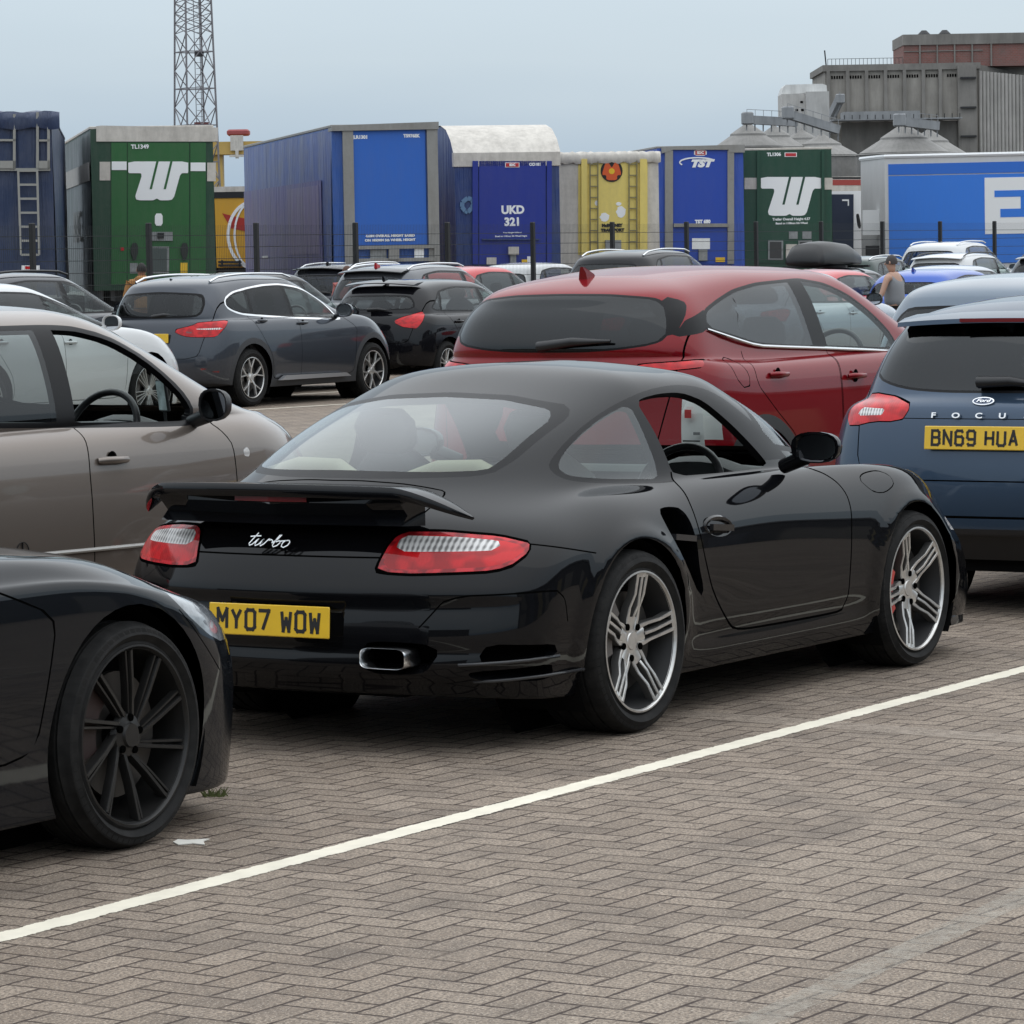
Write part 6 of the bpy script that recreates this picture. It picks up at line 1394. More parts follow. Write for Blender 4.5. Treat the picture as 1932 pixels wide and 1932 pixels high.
def trailers():
    # 1 navy curtain-sider with ladder
    NV = curtain('navy_curtain', (.016, .032, .085), .25); f = Face(-150, 104, 68, 5.8)
    r = f.root('curtain_trailer', 'navy trailer with grey frame and ladder on its end wall, leftmost beyond the fence', 'trailer')
    H = f.on(40, 212)[1]; trailer_body(f, r, H, 1.2, NV, NV, NV)
    FR = dirt('ladder_grey', (.30, .30, .28), .5, .3)
    for a in (R4(98, 95, 118, 515), R4(272, 80, 292, 515), R4(355, 80, 375, 515), R4(-60, 500, 378, 520), R4(-60, 282, 118, 298), R4(285, 285, 375, 300), R4(-60, 445, 118, 515), R4(285, 445, 375, 515)): plate(f, Z1, r, 'end_frame', FR, a, .02, .06)
    ld = []
    lb = MB()
    def bar_(a, b, w_=.04): p, q = f.on(*Z1(*a)), f.on(*Z1(*b)); lb.bar((p[0], -.12, p[1]), (q[0], -.12, q[1]), w_, .04)
    bar_((138, 515), (158, 1150)); bar_((280, 515), (296, 1150))
    for k in range(7): y = 520 + 105 * k; bar_((140 + k * 3, y), (284 + k * 2, y), .035)
    lb.build('ladder', FR, r)
    plate(f, Z1, r, 'marker_board', WHT, R4(163, 1230, 298, 1265), .10, .13); plate(f, Z1, r, 'marker_stripe', REDL, R4(190, 1236, 270, 1258), .13, .135)
    n = MB(); V = []; Fc = []
    for i in range(25):
        x = -.6 + i * (f.x1 + .75) / 24
        for j, (y_, z_) in enumerate(((-.06, H - .30), (-.09, H - .12), (-.05, H + .0), (.5, H + .03))): V.append((x, y_ + .03 * math.sin(i * 2.1 + j), z_ + .025 * math.sin(i * 1.3 + 2 * j)))
    for i in range(24):
        for j in range(3): Fc.append((i * 4 + j, (i + 1) * 4 + j, (i + 1) * 4 + j + 1, i * 4 + j + 1))
    mk('rolled_sheet', V, Fc, NV, r, True)
    # 2 green trailer
    f = Face(187, 407, 78, 10); r = f.root('green_trailer', 'bright green trailer with white W emblem and cream top rail, second from the left', 'trailer')
    H = f.on(*Z1(1100, 182))[1]; trailer_body(f, r, H, 1.2, GCUR, GRN2, CREAM)
    plate(f, Z1, r, 'top_rail', CREAM, [(722, 185), (760, 180), (1635, 195), (1635, 300), (722, 300)], -.3, .03)
    for a in ((835, 952), (958, 1420), (1428, 1545)): plate(f, Z1, r, 'end_panel', GRN, R4(a[0], 308, a[1], 1375), .0, .018)
    plate(f, Z1, r, 'cream_band', CREAM, R4(748, 452, 828, 592), 0, .012); plate(f, Z1, r, 'cream_band', CREAM, R4(1555, 458, 1620, 598), 0, .012)
    plate(f, Z1, r, 'white_band', WHT, R4(838, 450, 950, 514), .018, .03); plate(f, Z1, r, 'white_band', WHT, R4(1430, 458, 1542, 522), .018, .03)
    wlogo(f, Z1, r, 962, 450, 1.25, GRN)
    # cream band along the curtain side
    ys0 = f.on(*Z1(748, 452))[1]; ys1 = f.on(*Z1(748, 592))[1]; b = MB(); b.box(-.045, -.035, .1, 13.3, ys1, ys0); b.build('side_band', mat('faded_band', (.34, .33, .31), .6, var=.15, vscale=3), r)
    ftext(f, Z1, r, 'TL1349', 1050, 340, 32, WHT, bold=.004)
    put_text('lettering', 'ALACE', .95, mat('faded_letter', (.17, .175, .17), .6), r, frame_mat((-.05, 4.6, 2.55), (0, -1, 0), (-1, 0, 0)), ext=.004, bold=.01)
    LG = mat('panel_grey', (.26, .27, .27), .5, var=.2, vscale=8)
    plate(f, Z1, r, 'notice', WHT, R4(1162, 840, 1220, 932), .018, .03, 1); plate(f, Z1, r, 'coupling_panel', LG, R4(1102, 978, 1296, 1045), .018, .05)
    plate(f, Z1, r, 'hatch_frame', LG, R4(1112, 1088, 1268, 1290), .018, .035); plate(f, Z1, r, 'hatch', mat('hatch_grey', (.07, .09, .085), .5), R4(1126, 1102, 1252, 1272), .035, .045)
    plate(f, Z1, r, 'notice', LG, R4(975, 1212, 1032, 1290), .018, .03); plate(f, Z1, r, 'warning_notice', YPL, R4(1353, 1210, 1406, 1285), .018, .03); plate(f, Z1, r, 'red_sticker', REDL, R4(905, 1095, 930, 1120), .018, .03)
    for x_ in (1010, 1385): plate(f, Z1, r, 'hose_coupling', mat('hose_black', (.02, .025, .022), .5), [(x_ - 34, 1120), (x_ - 18, 1060), (x_ + 18, 1060), (x_ + 30, 1120), (x_ + 8, 1190), (x_ - 10, 1190)], .018, .07, 2)
    plate(f, Z1, r, 'coupler_socket', BLK, R4(1180, 985, 1230, 1025), .05, .09)
    # 3 yellow trailer in the gap
    f = Face(395, 475, 98, 2, 2.5); r = f.root('yellow_trailer', 'orange yellow trailer with white swirl, seen right of the bright green trailer', 'trailer')
    H = f.on(430, 352)[1]; YL = dirt('orange_sheet', (.62, .33, .025), .5, .15); b = MB(); b.box(-1.0, 1.6, 0, 12, f.on(430, 505)[1], H - .3); b.build('body', YL, r)
    b = MB(); b.box(-1.0, 1.6, -.02, 12, H - .30, H - .14); b.build('black_rail', BLK, r); b = MB(); b.box(-1.0, 1.6, -.03, 12, H - .14, H); b.build('roof', CREAM, r)
    b = MB(); b.box(-.8, 1.5, .2, 11, .9, f.on(430, 505)[1]); b.build('chassis', CHAS, r)
    plate(f, Z1, r, 'red_wedge', mat('wedge_red', (.38, .03, .02), .5), [(1668, 838), (1760, 862), (1905, 890), (1905, 985), (1735, 952)], .005, .012)
    sw = MB()
    for a_, b_, w_ in (((1, 1.0), 1.0, .08), ((1.0, 1.0), .75, .05)):
        pts = []
        for k in range(15):
            t = R(105 + 150 * k / 14); pts.append(Z1(1905 + 175 * b_ * 1.1 * math.cos(t), 1000 - 250 * math.sin(t)))
        for k in range(14): p, q = f.on(*pts[k]), f.on(*pts[k + 1]); sw.bar((p[0], -.015, p[1]), (q[0], -.015, q[1]), .02, w_)
    sw.build('white_swirl', WHT, r); br = MB()
    for a, b in (((1668, 1190), (1668, 1240)), ((1800, 1190), (1800, 1240)), ((1640, 1230), (1815, 1230)), ((1640, 1205), (1815, 1205))): p, q = f.on(*Z1(*a)), f.on(*Z1(*b)); br.bar((p[0], -.1, p[1]), (q[0], -.1, q[1]), .06)
    br.build('side_guard', CHAS, r)
    # 4 long blue trailer
    f = Face(640, 826, 80, 12); r = f.root('blue_trailer', 'large blue trailer with faded purple curtain side and grey corner posts', 'trailer')
    SB = curtain('faded_blue_curtain', (.085, .125, .33), .55); FB = dirt('blue_panel', (.022, .125, .50), .5, .08); H = f.on(*Z2(1250, 170))[1]; trailer_body(f, r, H, 1.25, SB, curtain('blue_curtain', (.03, .10, .36), .2), GREYM)
    zb_, zt_ = 1.35, H - 1.15; b = MB(); b.box(-.050, -.040, 1.3, 13.4, zb_, zt_); b.build('side_panel', curtain('purple_fade', (.115, .105, .285), .5), r)
    b = MB(); b.box(-.058, -.052, 1.6, 6.2, 1.9, 3.4); b.build('side_patch', curtain('lilac_patch', (.175, .150, .30), .5), r)
    b = MB(); b.box(-.064, -.058, 9.4, 10.4, 1.84, 1.89); b.build('side_label', WHT, r)
    fr = MB()
    for k in range(44): fr.box(-.07, -.05, .5 + k * .29, .57 + k * .29, .98, 1.30)
    fr.build('curtain_straps', mat('strap_grey', (.10, .11, .16), .6), r)
    pts_ = MB(); 
    for xa, xb in (((940, 215), (978, 1200)), ((1572, 205), (1610, 1180))): p, q = f.on(*Z2(*xa)), f.on(*Z2(*xb)); pts_.box(min(p[0], q[0]) - .0, max(p[0], q[0]) + .18, -.07, .05, 1.2, H - .1)
    pts_.build('corner_posts', GREYM, r); plate(f, Z2, r, 'top_rail', GREYM, [(858, 180), (1660, 152), (1660, 208), (858, 222)], -.4, .10)
    plate(f, Z2, r, 'end_panel', FB, [(1000, 225), (1560, 205), (1575, 1075), (1015, 1095)], .0, .03)
    ftext(f, Z2, r, 'JLR1301', 1075, 268, 26, WHT, bold=.006); ftext(f, Z2, r, 'T5976EK', 1460, 258, 24, WHT, bold=.006)
    ftext(f, Z2, r, '4.60M OVERALL HEIGHT BASED', 1300, 1008, 18, WHT, t=.04, bold=.004, sx=1.1); ftext(f, Z2, r, 'ON 1050MM 5th WHEEL HEIGHT', 1300, 1040, 18, WHT, t=.04, bold=.004, sx=1.1)
    b = MB()
    for a in (R4(1020, 1085, 1640, 1100), R4(1020, 1180, 1640, 1196), R4(1625, 1070, 1645, 1190)):
        p, q = f.on(*Z2(*a[0])), f.on(*Z2(*a[2])); b.box(min(p[0], q[0]), max(p[0], q[0]), -.12, -.06, min(p[1], q[1]), max(p[1], q[1]))
    b.build('bumper_rail', GREYM, r); plate(f, Z2, r, 'coupling_box', GREYM, R4(1285, 1108, 1362, 1185), .05, .15); plate(f, Z2, r, 'notice', WHT, R4(1480, 1092, 1550, 1178), .05, .08); plate(f, Z2, r, 'hose_panel', LG, R4(1150, 1110, 1270, 1178), .03, .06)
    # 5 navy trailer with the cream sloping roof
    f = Face(869.5, 1058, 85, 11); r = f.root('streamlined_trailer', 'royal blue trailer with rounded cream front roof and UKD 321 lettering', 'trailer')
    H = f.on(*Z3(500, 205))[1] + .15; h1 = f.on(*Z3(500, 388))[1]; DBc = curtain('royal_curtain', (.018, .045, .17), .3); DB = dirt('royal_blue', (.012, .030, .26), .45, .08)
    prof = [(0, 1.2), (0, h1), (.35, h1 + (H - h1) * .42), (.9, h1 + (H - h1) * .78), (1.6, h1 + (H - h1) * .95), (2.6, H), (13.6, H), (13.6, 1.2)]
    prof = [(a, b) for a, b in prof]; b = MB(); b.prism(prof, 0.0, f.x1, 'x'); b.build('body', DBc, r)
    n = len(prof) - 1; V = []; Fc = []
    for k in range(1, n): V += [(-.03, prof[k][0] - .02, prof[k][1] + .03), (f.x1 + .03, prof[k][0] - .02, prof[k][1] + .03)]
    for k in range(n - 2): Fc.append((2 * k, 2 * k + 1, 2 * k + 3, 2 * k + 2))
    mk('roof', V, Fc, CREAM, r, True); b = MB(); b.box(-.03, f.x1 + .03, -.03, .15, h1 - .30, h1 + .03, 0, .01); b.build('roof_lip', CREAM, r)
    ch = MB(); ch.box(.5, f.x1 - .5, .3, 13, .8, 1.2); ch.build('chassis', CHAS, r)
    plate(f, Z3, r, 'end_panel', DB, R4(290, 446, 790, 1222), .0, .03); plate(f, Z3, r, 'end_post', DB, R4(240, 446, 282, 1222), 0, .05); plate(f, Z3, r, 'end_post', DB, R4(798, 446, 835, 1222), 0, .05)
    ftext(f, Z3, r, 'UKD', 543, 815, 62, WHT, bold=.012); ftext(f, Z3, r, '321', 540, 905, 62, WHT, bold=.012)
    ftext(f, Z3, r, 'Total Height 4.60m ∅', 540, 985, 12, WHT, bold=.002); ftext(f, Z3, r, 'Based on 1100mm 5th Wheel Height', 530, 1010, 12, WHT, bold=.002)
    SDR = mat('sdc_red', (.50, .03, .04), .4); plate(f, Z3, r, 'maker_badge', WHT, R4(485, 458, 592, 494), .03, .04); plate(f, Z3, r, 'maker_badge_inlay', SDR, R4(490, 462, 587, 490), .04, .045); ftext(f, Z3, r, 'SDC', 538, 476, 17, WHT, t=.052, bold=.006); ftext(f, Z3, r, 'OD181', 710, 472, 22, WHT, bold=.004)
    sp = MB(); PP = [(205, 725), (165, 755), (162, 790), (185, 822), (205, 830), (235, 800), (250, 765), (235, 735)]; PP = [f.on(*Z3(*q)) for q in PP]
    for k in range(8): p, q = PP[k], PP[(k + 1) % 8]; sp.bar((p[0], -.02, p[1]), (q[0], -.02, q[1]), .02, .10)
    sp.build('painted_drop', mat('pale_blue_mark', (.12, .22, .36), .6), r)
    plate(f, Z3, r, 'lower_step', DBc, R4(310, 1030, 740, 1040), .03, .09); plate(f, Z3, r, 'coupling_box', CREAM, R4(505, 1090, 583, 1150), .03, .14); plate(f, Z3, r, 'hose_stack', LG, R4(520, 1150, 565, 1215), .03, .10); plate(f, Z3, r, 'notice', CREAM, R4(345, 1170, 418, 1222), .03, .06); plate(f, Z3, r, 'notice', YPL, R4(608, 1185, 650, 1222), .03, .06); plate(f, Z3, r, 'notice', WHT, R4(650, 1162, 692, 1222), .03, .06)
    # 6 yellow trailer with ladders
    f = Face(1062, 1245, 88, 9); r = f.root('pale_yellow_trailer', 'weathered pale yellow trailer with black and orange round emblem and cream sides', 'trailer')
    H = f.on(*Z3(1285, 385))[1]; YW = dirt('pale_yellow', (.78, .62, .17), .55, .18); trailer_body(f, r, H, 1.2, CREAM, CREAM, CREAM)
    plate(f, Z3, r, 'end_panel', YW, R4(1035, 432, 1555, 1150), 0, .02)
    for x0, x1_ in ((1055, 1098), (1495, 1548)): plate(f, Z3, r, 'end_post', YW, R4(x0, 432, x1_, 1150), .02, .09)
    LN = mat('ladder_line', (.20, .18, .10), .6)
    for x0 in (1122, 1414):
        b = MB()
        for dx in (0, 58): p, q = f.on(*Z3(x0 + dx, 440)), f.on(*Z3(x0 + dx, 1150)); b.bar((p[0], -.06, p[1]), (q[0], -.06, q[1]), .025)
        for k in range(9): p, q = f.on(*Z3(x0, 470 + 83 * k)), f.on(*Z3(x0 + 58, 470 + 83 * k)); b.bar((p[0], -.06, p[1]), (q[0], -.06, q[1]), .022)
        b.build('ladder', LN, r)
    V = []; Fc = []; x1_ = f.x1
    for i in range(31):
        x = -.05 + (x1_ + .1) * i / 30
        for j, (y_, z_) in enumerate(((-.05, H - .24), (-.08, H - .17), (-.07, H - .05), (-.02, H + .02), (.4, H + .03))): V.append((x, y_ + .02 * math.sin(i * 2.3 + j), z_ + .018 * math.sin(i * 1.7 + j * 1.9) + .012 * math.sin(i * 4.1)))
    for i in range(30):
        for j in range(4): Fc.append((i * 5 + j, (i + 1) * 5 + j, (i + 1) * 5 + j + 1, i * 5 + j + 1))
    mk('torn_sheet', V, Fc, CREAM, r, True)
    cc = [(1285 + 82 * math.cos(2 * math.pi * k / 28), 520 + 84 * math.sin(2 * math.pi * k / 28)) for k in range(28)]
    plate(f, Z3, r, 'round_emblem', PBK, cc, .02, .035); OR = mat('emblem_orange', (.65, .10, .02), .5)
    plate(f, Z3, r, 'emblem_letter', OR, [(1238, 458), (1262, 458), (1285, 500), (1308, 458), (1332, 458), (1360, 552), (1325, 552), (1325, 590), (1245, 590), (1245, 552), (1210, 552)], .035, .042, 1)
    plate(f, Z3, r, 'emblem_core', YPL, [(1285 + 22 * math.cos(2 * math.pi * k / 16), 523 + 22 * math.sin(2 * math.pi * k / 16)) for k in range(16)], .042, .046)
    for cx, cy, a, b_ in ((1355, 828, 34, 44), (1232, 868, 34, 34), (1338, 768, 20, 14), (1172, 762, 12, 20)): plate(f, Z3, r, 'scraped_patch', WHT, [(cx + a * math.cos(2 * math.pi * k / 14) * (1 + .18 * math.sin(3 * k)), cy + b_ * math.sin(2 * math.pi * k / 14)) for k in range(14)], .02, .026)
    ftext(f, Z3, r, 'McBURNEY', 1288, 930, 22, PBK, bold=.008, sx=1.05); ftext(f, Z3, r, 'TRANSPORT', 1292, 966, 22, PBK, bold=.008, sx=1.05)
    plate(f, Z3, r, 'coupling_box', LG, R4(1235, 1040, 1352, 1112), .02, .12)
    # 7 blue trailer, TST
    f = Face(1250, 1405, 98, 8); r = f.root('cobalt_trailer', 'cobalt blue trailer with grey frame and white TST lettering', 'trailer')
    H = f.on(*Z5(290, 155))[1]; CB = dirt('cobalt_panel', (.015, .060, .38), .45, .06); CBc = curtain('cobalt_curtain', (.03, .085, .42), .15); trailer_body(f, r, H, 1.2, CBc, CBc, GREYM)
    plate(f, Z5, r, 'end_panel', CB, R4(150, 178, 425, 755), 0, .025); plate(f, Z5, r, 'corner_post', GREYM, R4(108, 180, 148, 755), 0, .07); plate(f, Z5, r, 'corner_post', GREYM, R4(425, 180, 458, 755), 0, .07); plate(f, Z5, r, 'top_rail', GREYM, [(90, 160), (512, 150), (512, 190), (430, 190), (430, 176), (150, 176), (90, 195)], -.3, .08)
    plate(f, Z5, r, 'cross_rail', GREYM, R4(152, 550, 430, 568), .025, .10)
    ftext(f, Z5, r, 'TST', 290, 247, 36, WHT, bold=.02, shear=.3, sx=1.35)
    b = MB(); pp = [f.on(*Z5(275 + 92 * math.cos(R(a)), 240 + 24 * math.sin(R(a)))) for a in range(150, 335, 12)]
    for k in range(len(pp) - 1): b.bar((pp[k][0], -.03, pp[k][1]), (pp[k + 1][0], -.03, pp[k + 1][1]), .02, .035)
    b.build('swoosh', WHT, r)
    plate(f, Z5, r, 'maker_badge', WHT, R4(256, 176, 320, 206), .025, .035, 1); plate(f, Z5, r, 'maker_badge_inlay', SDR, R4(262, 180, 314, 202), .035, .04); ftext(f, Z5, r, 'SDC', 288, 191, 14, WHT, t=.045, bold=.006)
    ftext(f, Z5, r, 'TST 680', 300, 541, 17, WHT, bold=.008); plate(f, Z5, r, 'notice', WHT, R4(246, 625, 336, 680), .025, .05); plate(f, Z5, r, 'coupling_box', LG, R4(278, 682, 322, 740), .025, .10); plate(f, Z5, r, 'notice', YPL, R4(365, 722, 412, 745), .025, .05)
    # 8 dark green trailer, W emblem
    f = Face(1405, 1571, 99, 3); r = f.root('dark_green_trailer', 'dark green trailer with white W emblem, right of the cobalt blue one', 'trailer')
    H = f.on(*Z5(740, 165))[1]; DG_ = dirt('bottle_green', (.010, .060, .035), .45, .12); trailer_body(f, r, H, 1.2, GCUR, DG_, CREAM)
    plate(f, Z5, r, 'end_panel', DG_, R4(592, 182, 900, 750), 0, .03); plate(f, Z5, r, 'cream_band', CREAM, R4(513, 318, 592, 376), 0, .012); plate(f, Z5, r, 'cream_band', CREAM, R4(900, 318, 960, 378), 0, .012)
    for x0 in (575, 902): plate(f, Z5, r, 'end_post', DG_, R4(x0, 182, x0 + 16, 750), 0, .07)
    wlogo(f, Z5, r, 596, 314, .845, DG_); ftext(f, Z5, r, 'TL1306', 662, 200, 17, WHT, bold=.006); plate(f, Z5, r, 'maker_badge', WHT, R4(716, 190, 778, 212), .03, .04); plate(f, Z5, r, 'maker_badge_inlay', SDR, R4(720, 193, 774, 209), .04, .045)
    ftext(f, Z5, r, 'Trailer Overall Height 4.57', 750, 528, 13, WHT, bold=.003); ftext(f, Z5, r, 'Based on 1100mm 5th Wheel', 752, 549, 10, WHT, bold=.003)
    for a in (R4(738, 590, 782, 628), R4(806, 590, 852, 628)): plate(f, Z5, r, 'notice', LG, a, .03, .05)
    for a in (R4(632, 635, 708, 735), R4(785, 635, 855, 735)): plate(f, Z5, r, 'grille_frame', LG, a, .03, .06); plate(f, Z5, r, 'grille_mesh', mat('mesh_dark', (.05, .05, .05), .7), R4(a[0][0] + 8, a[0][1] + 8, a[2][0] - 8, a[2][1] - 8), .06, .065)
    plate(f, Z5, r, 'coupling_box', CREAM, R4(722, 655, 775, 745), .03, .12)
    # 9 things in the gap
    f = Face(1566, 1640, 118, 0); r = f.root('striped_trailer', 'white trailer with broad red stripe, in the gap left of the white and blue box', 'trailer')
    H = f.on(*Z5(1000, 312))[1]; b = MB(); b.box(-1, 2.4, 0, 11, 1.2, H); b.build('body', CREAM, r); plate(f, Z5, r, 'red_stripe', mat('stripe_red', (.33, .05, .04), .6), R4(930, 328, 1120, 356), 0, .01); plate(f, Z5, r, 'black_stripe', BLK, R4(930, 314, 1120, 324), 0, .01); b = MB(); b.box(-.8, 2.2, .3, 10, .5, 1.2); b.build('chassis', CHAS, r)
    f = Face(1564, 1616, 108, 6); r = f.root('navy_box_body', 'narrow navy box body with white frame beside the dark green trailer', 'trailer')
    H = f.on(*Z5(1000, 386))[1]; b = MB(); b.box(-.6, f.x1 + .22, .02, 7, .9, H); b.build('body', WHT, r); plate(f, Z5, r, 'end_door', mat('navy_door', (.012, .022, .05), .5), R4(930, 402, 1066, 740), .0, .03)
    plate(f, Z5, r, 'corner_mark', WHT, [(1008, 428), (1042, 428), (1042, 460), (1036, 460), (1036, 436), (1008, 436)], .03, .04); plate(f, Z5, r, 'wing_mirror', BLK, [(1068, 505), (1078, 500), (1090, 560), (1085, 580), (1075, 560)], .3, .45, 1)
    b = MB(); b.box(-.4, f.x1, .3, 6, .4, .9); b.build('chassis', CHAS, r)
    # 10 white and blue box
    Y0 = 104; x0 = (1620 - 966) / FPX * Y0; r = empty('box_trailer', (x0, Y0, 0), 0, 'long white and bright blue box trailer with a big white letter, at the right edge', 'trailer', 'trailers parked beyond the fence')
    fr_ = Face(1620, 1676.5, Y0, -52); xe = fr_.x1; r.rotation_euler = (0, 0, fr_.yaw); H = fr_.on(*Z5(1093, 212))[1]
    WB = dirt('white_box', (.62, .62, .62), .5, .10); SBL = dirt('sky_blue_panel', (.035, .20, .72), .42, .04)
    xe = .95; b = MB(); b.box(0, xe, 0, 2.4, 1.2, H - .02, 0); 
    r.location = (x0, Y0, 0); r.rotation_euler = (0, 0, R(-10))
    # end wall leans away to the left, the long side faces us
    c_, s_ = math.cos(R(-10)), math.sin(R(-10)); A0 = Vector((x0, Y0, 0)); ax = Vector((c_, s_, 0)); ay = Vector((-s_, c_, 0))
    u_ = (1676.5 - 1620) / FPX * Y0; EX = u_ * 1.02; ED = 2.35
    b = MB(); Lb = 13.6; Hh = H
    b.add([(0, ED, 1.2), (EX, 0, 1.2), (EX + Lb, .0, 1.2), (Lb, ED, 1.2), (0, ED, Hh), (EX, 0, Hh), (EX + Lb, 0, Hh), (Lb, ED, Hh)], [(0, 3, 2, 1), (4, 5, 6, 7), (0, 1, 5, 4), (1, 2, 6, 5), (2, 3, 7, 6), (3, 0, 4, 7)]); b.build('body', WB, r)
    b = MB(); b.box(EX + .10, EX + Lb - .1, -.015, .0, 1.35, Hh - .55); b.build('side_panel', SBL, r); b = MB(); b.box(EX + .10, EX + Lb - .1, -.02, .0, Hh - .52, Hh - .22); b.build('upper_side_panel', dirt('sky_blue_edge', (.025, .15, .60), .42, .04), r)
    fE = Face(1676.5, 1932, Y0, -10); fE.o = A0 + ax * EX
    pts = R4(1730, 318, 2250, 598); P_ = [fE.on(*Z5(*q)) for q in pts]
    def boxE(a, m, t0, t1, nm): p, q = fE.on(*Z5(a[0], a[1])), fE.on(*Z5(a[2], a[3])); b = MB(); b.box(p[0] + EX, q[0] + EX, -t1, -t0, q[1], p[1]); return b.build(nm, m, r)
    boxE((1732, 318, 1960, 600), WHT, .016, .026, 'big_letter'); boxE((1782, 383, 2000, 412), SBL, .026, .031, 'letter_gap'); boxE((1812, 476, 2000, 515), SBL, .026, .031, 'letter_gap'); boxE((1915, 412, 2000, 476), SBL, .026, .031, 'letter_gap')
    tp = MB(); tp.tube([(0, ED, Hh), (EX, 0, Hh), (EX + Lb, 0, Hh)], .06, 6); tp.build('roof_edge', WHT, r)
    ch = MB(); ch.box(EX + .3, EX + Lb - .5, .4, 2.2, .7, 1.2); ch.box(.25, .85, .6, 1.1, 1.25, 1.9); ch.build('chassis', CHAS, r)
    cm = MB(); cm.box(.18, .80, .55, .75, 2.2, 2.9); cm.build('control_box', WHT, r)
trailers()

def fence():
    o = Vector(((292 - 966) / FPX * 62, 62, 0)); d = Vector((math.cos(YAW), math.sin(YAW), 0)); r = empty('mesh_fence', o, YAW, 'dark green weld mesh fence with black posts running between the cars and the trailers', 'fence')
    k = NT('weld_mesh'); p = k.p; ob = k.obj(); sp = k.n('SeparateXYZ'); k.l(ob, sp.inputs[0]); M = k.math
    wx = M('LESS_THAN', M('FRACT', M('DIVIDE', sp.outputs[0], .05)), .14); wz = M('LESS_THAN', M('FRACT', M('DIVIDE', sp.outputs[2], .20)), .05)
    k.l(M('MAXIMUM', wx, wz), p.inputs['Alpha']); p.inputs['Base Color'].default_value = (.012, .016, .016, 1); p.inputs['Roughness'].default_value = .6
    PM = mat('post_black', (.008, .009, .010), .5)
    for i in range(-3, 14):
        x = i * 3.03; b = MB(); b.box(x - .042, x + .042, -.04, .04, 0, 2.42, 0, .008); b.build('post', PM, r)
        if i < 13:
            mk('mesh_panel', [(x + .055, 0, .08), (x + 2.975, 0, .08), (x + 2.975, 0, 2.38), (x + .055, 0, 2.38)], [(0, 1, 2, 3)], k.m, r)
fence()

def mast():
    Y = 250.0; s = FPX / Y; c0 = at_y(372, 350, Y)
    r = empty('lattice_mast', (c0.x, Y, 0), R(28), 'tall lattice mast of galvanised steel rising behind the green trailer', 'mast'); ST = mat('mast_steel', (.19, .18, .19), .6)
    def hw(z): zt = CAMH + (487 + 10) / s; zl = CAMH + 137 / s; return 1.16 - (z - zl) * (1.16 - .92) / (zt - zl)
    Ht = 30.0; b = MB()
    for sx, sy in ((-1, -1), (1, -1), (1, 1), (-1, 1)):
        m = MB(); m.bar((sx * hw(0), sy * hw(0), 0), (sx * hw(Ht), sy * hw(Ht), Ht), .10); m.build('leg', ST, r)
    z0 = CAMH + (497 - 66) / s; lev = [z0 - 2.45 * k for k in range(7)][::-1] + [z0 + .68 * k for k in range(1, 18)]; lev = [z for z in lev if 0 <= z <= Ht]
    fc = [((-1, -1), (1, -1)), ((1, -1), (1, 1)), ((1, 1), (-1, 1)), ((-1, 1), (-1, -1))]
    for za, zb in zip(lev[:-1], lev[1:]):
        big = zb - za > 1; b = MB()
        for (ax, ay), (bx, by) in fc:
            h0, h1 = hw(za), hw(zb); zm = (za + zb) / 2; hm = hw(zm); mx_, my_ = (ax + bx) / 2, (ay + by) / 2
            b.bar((ax * h0, ay * h0, za), (bx * h1, by * h1, zb), .05 if not big else .055); b.bar((bx * h0, by * h0, za), (ax * h1, ay * h1, zb), .05 if not big else .055)
            if big: b.bar((ax * hm, ay * hm, zm), (bx * hm, by * hm, zm), .07)
        b.build('brace_bay', ST, r)
    l = MB(); 
    for dx in (-.2, .2): l.bar((.45 + dx, .3, 0), (.30 + dx, .3, Ht), .04)
    for k in range(75): l.bar((.25, .3, .4 * k), (.65, .3, .4 * k), .03)
    l.build('ladder', ST, r)
    d = MB(); d.box(.25, .75, .1, .5, CAMH + (497 - 108) / s, CAMH + (497 - 98) / s); d.build('equipment_box', CHAS, r)
    d = MB(); d.box(.1, 1.0, .1, .5, CAMH + (497 - 236) / s, CAMH + (497 - 231) / s); d.build('platform', mat('rust_red', (.15, .05, .05), .7), r)
mast()
def crane():
    Y = 700.0; P = lambda u, v: at_y(u, v, Y); a, b = P(440, 268), P(440, 292)
    r = empty('gantry_crane', (a.x, Y, 0), 0, 'distant yellow gantry crane with red trolley house, between the mast and the blue trailer', 'crane'); YC = mat('crane_yellow', (.50, .33, .09), .6, var=.1, vscale=.3)
    m = MB(); m.box(-60, P(462, 280).x + 8 - a.x, -3, 3, b.z, a.z); m.build('girder', YC, r)
    l0 = P(411, 300).x - a.x; m = MB(); m.box(l0 - 1.6, l0 + 1.0, -2, 2, 0, b.z); m.build('leg', YC, r); m = MB(); m.box(-60, -56, -2, 2, 0, b.z); m.build('leg', YC, r)
    t0, t1 = P(429, 245), P(471, 256); m = MB(); m.box(t0.x - a.x, t1.x - a.x, -2, 2, t1.z, t0.z, 0, .3); m.build('trolley_house', mat('crane_red', (.30, .06, .06), .6), r)
    h = MB(); hx = P(449, 260).x - a.x; h.box(hx - 1.2, hx + 1.2, -3.6, -3.1, P(449, 285).z, t1.z); h.bar((hx, -3.4, P(449, 285).z), (hx, -3.4, P(449, 300).z), .6); h.box(hx - 1.4, hx + 1.4, -3.8, -3.0, P(449, 297).z, P(449, 293).z); h.build('hook_block', CREAM, r)
crane()
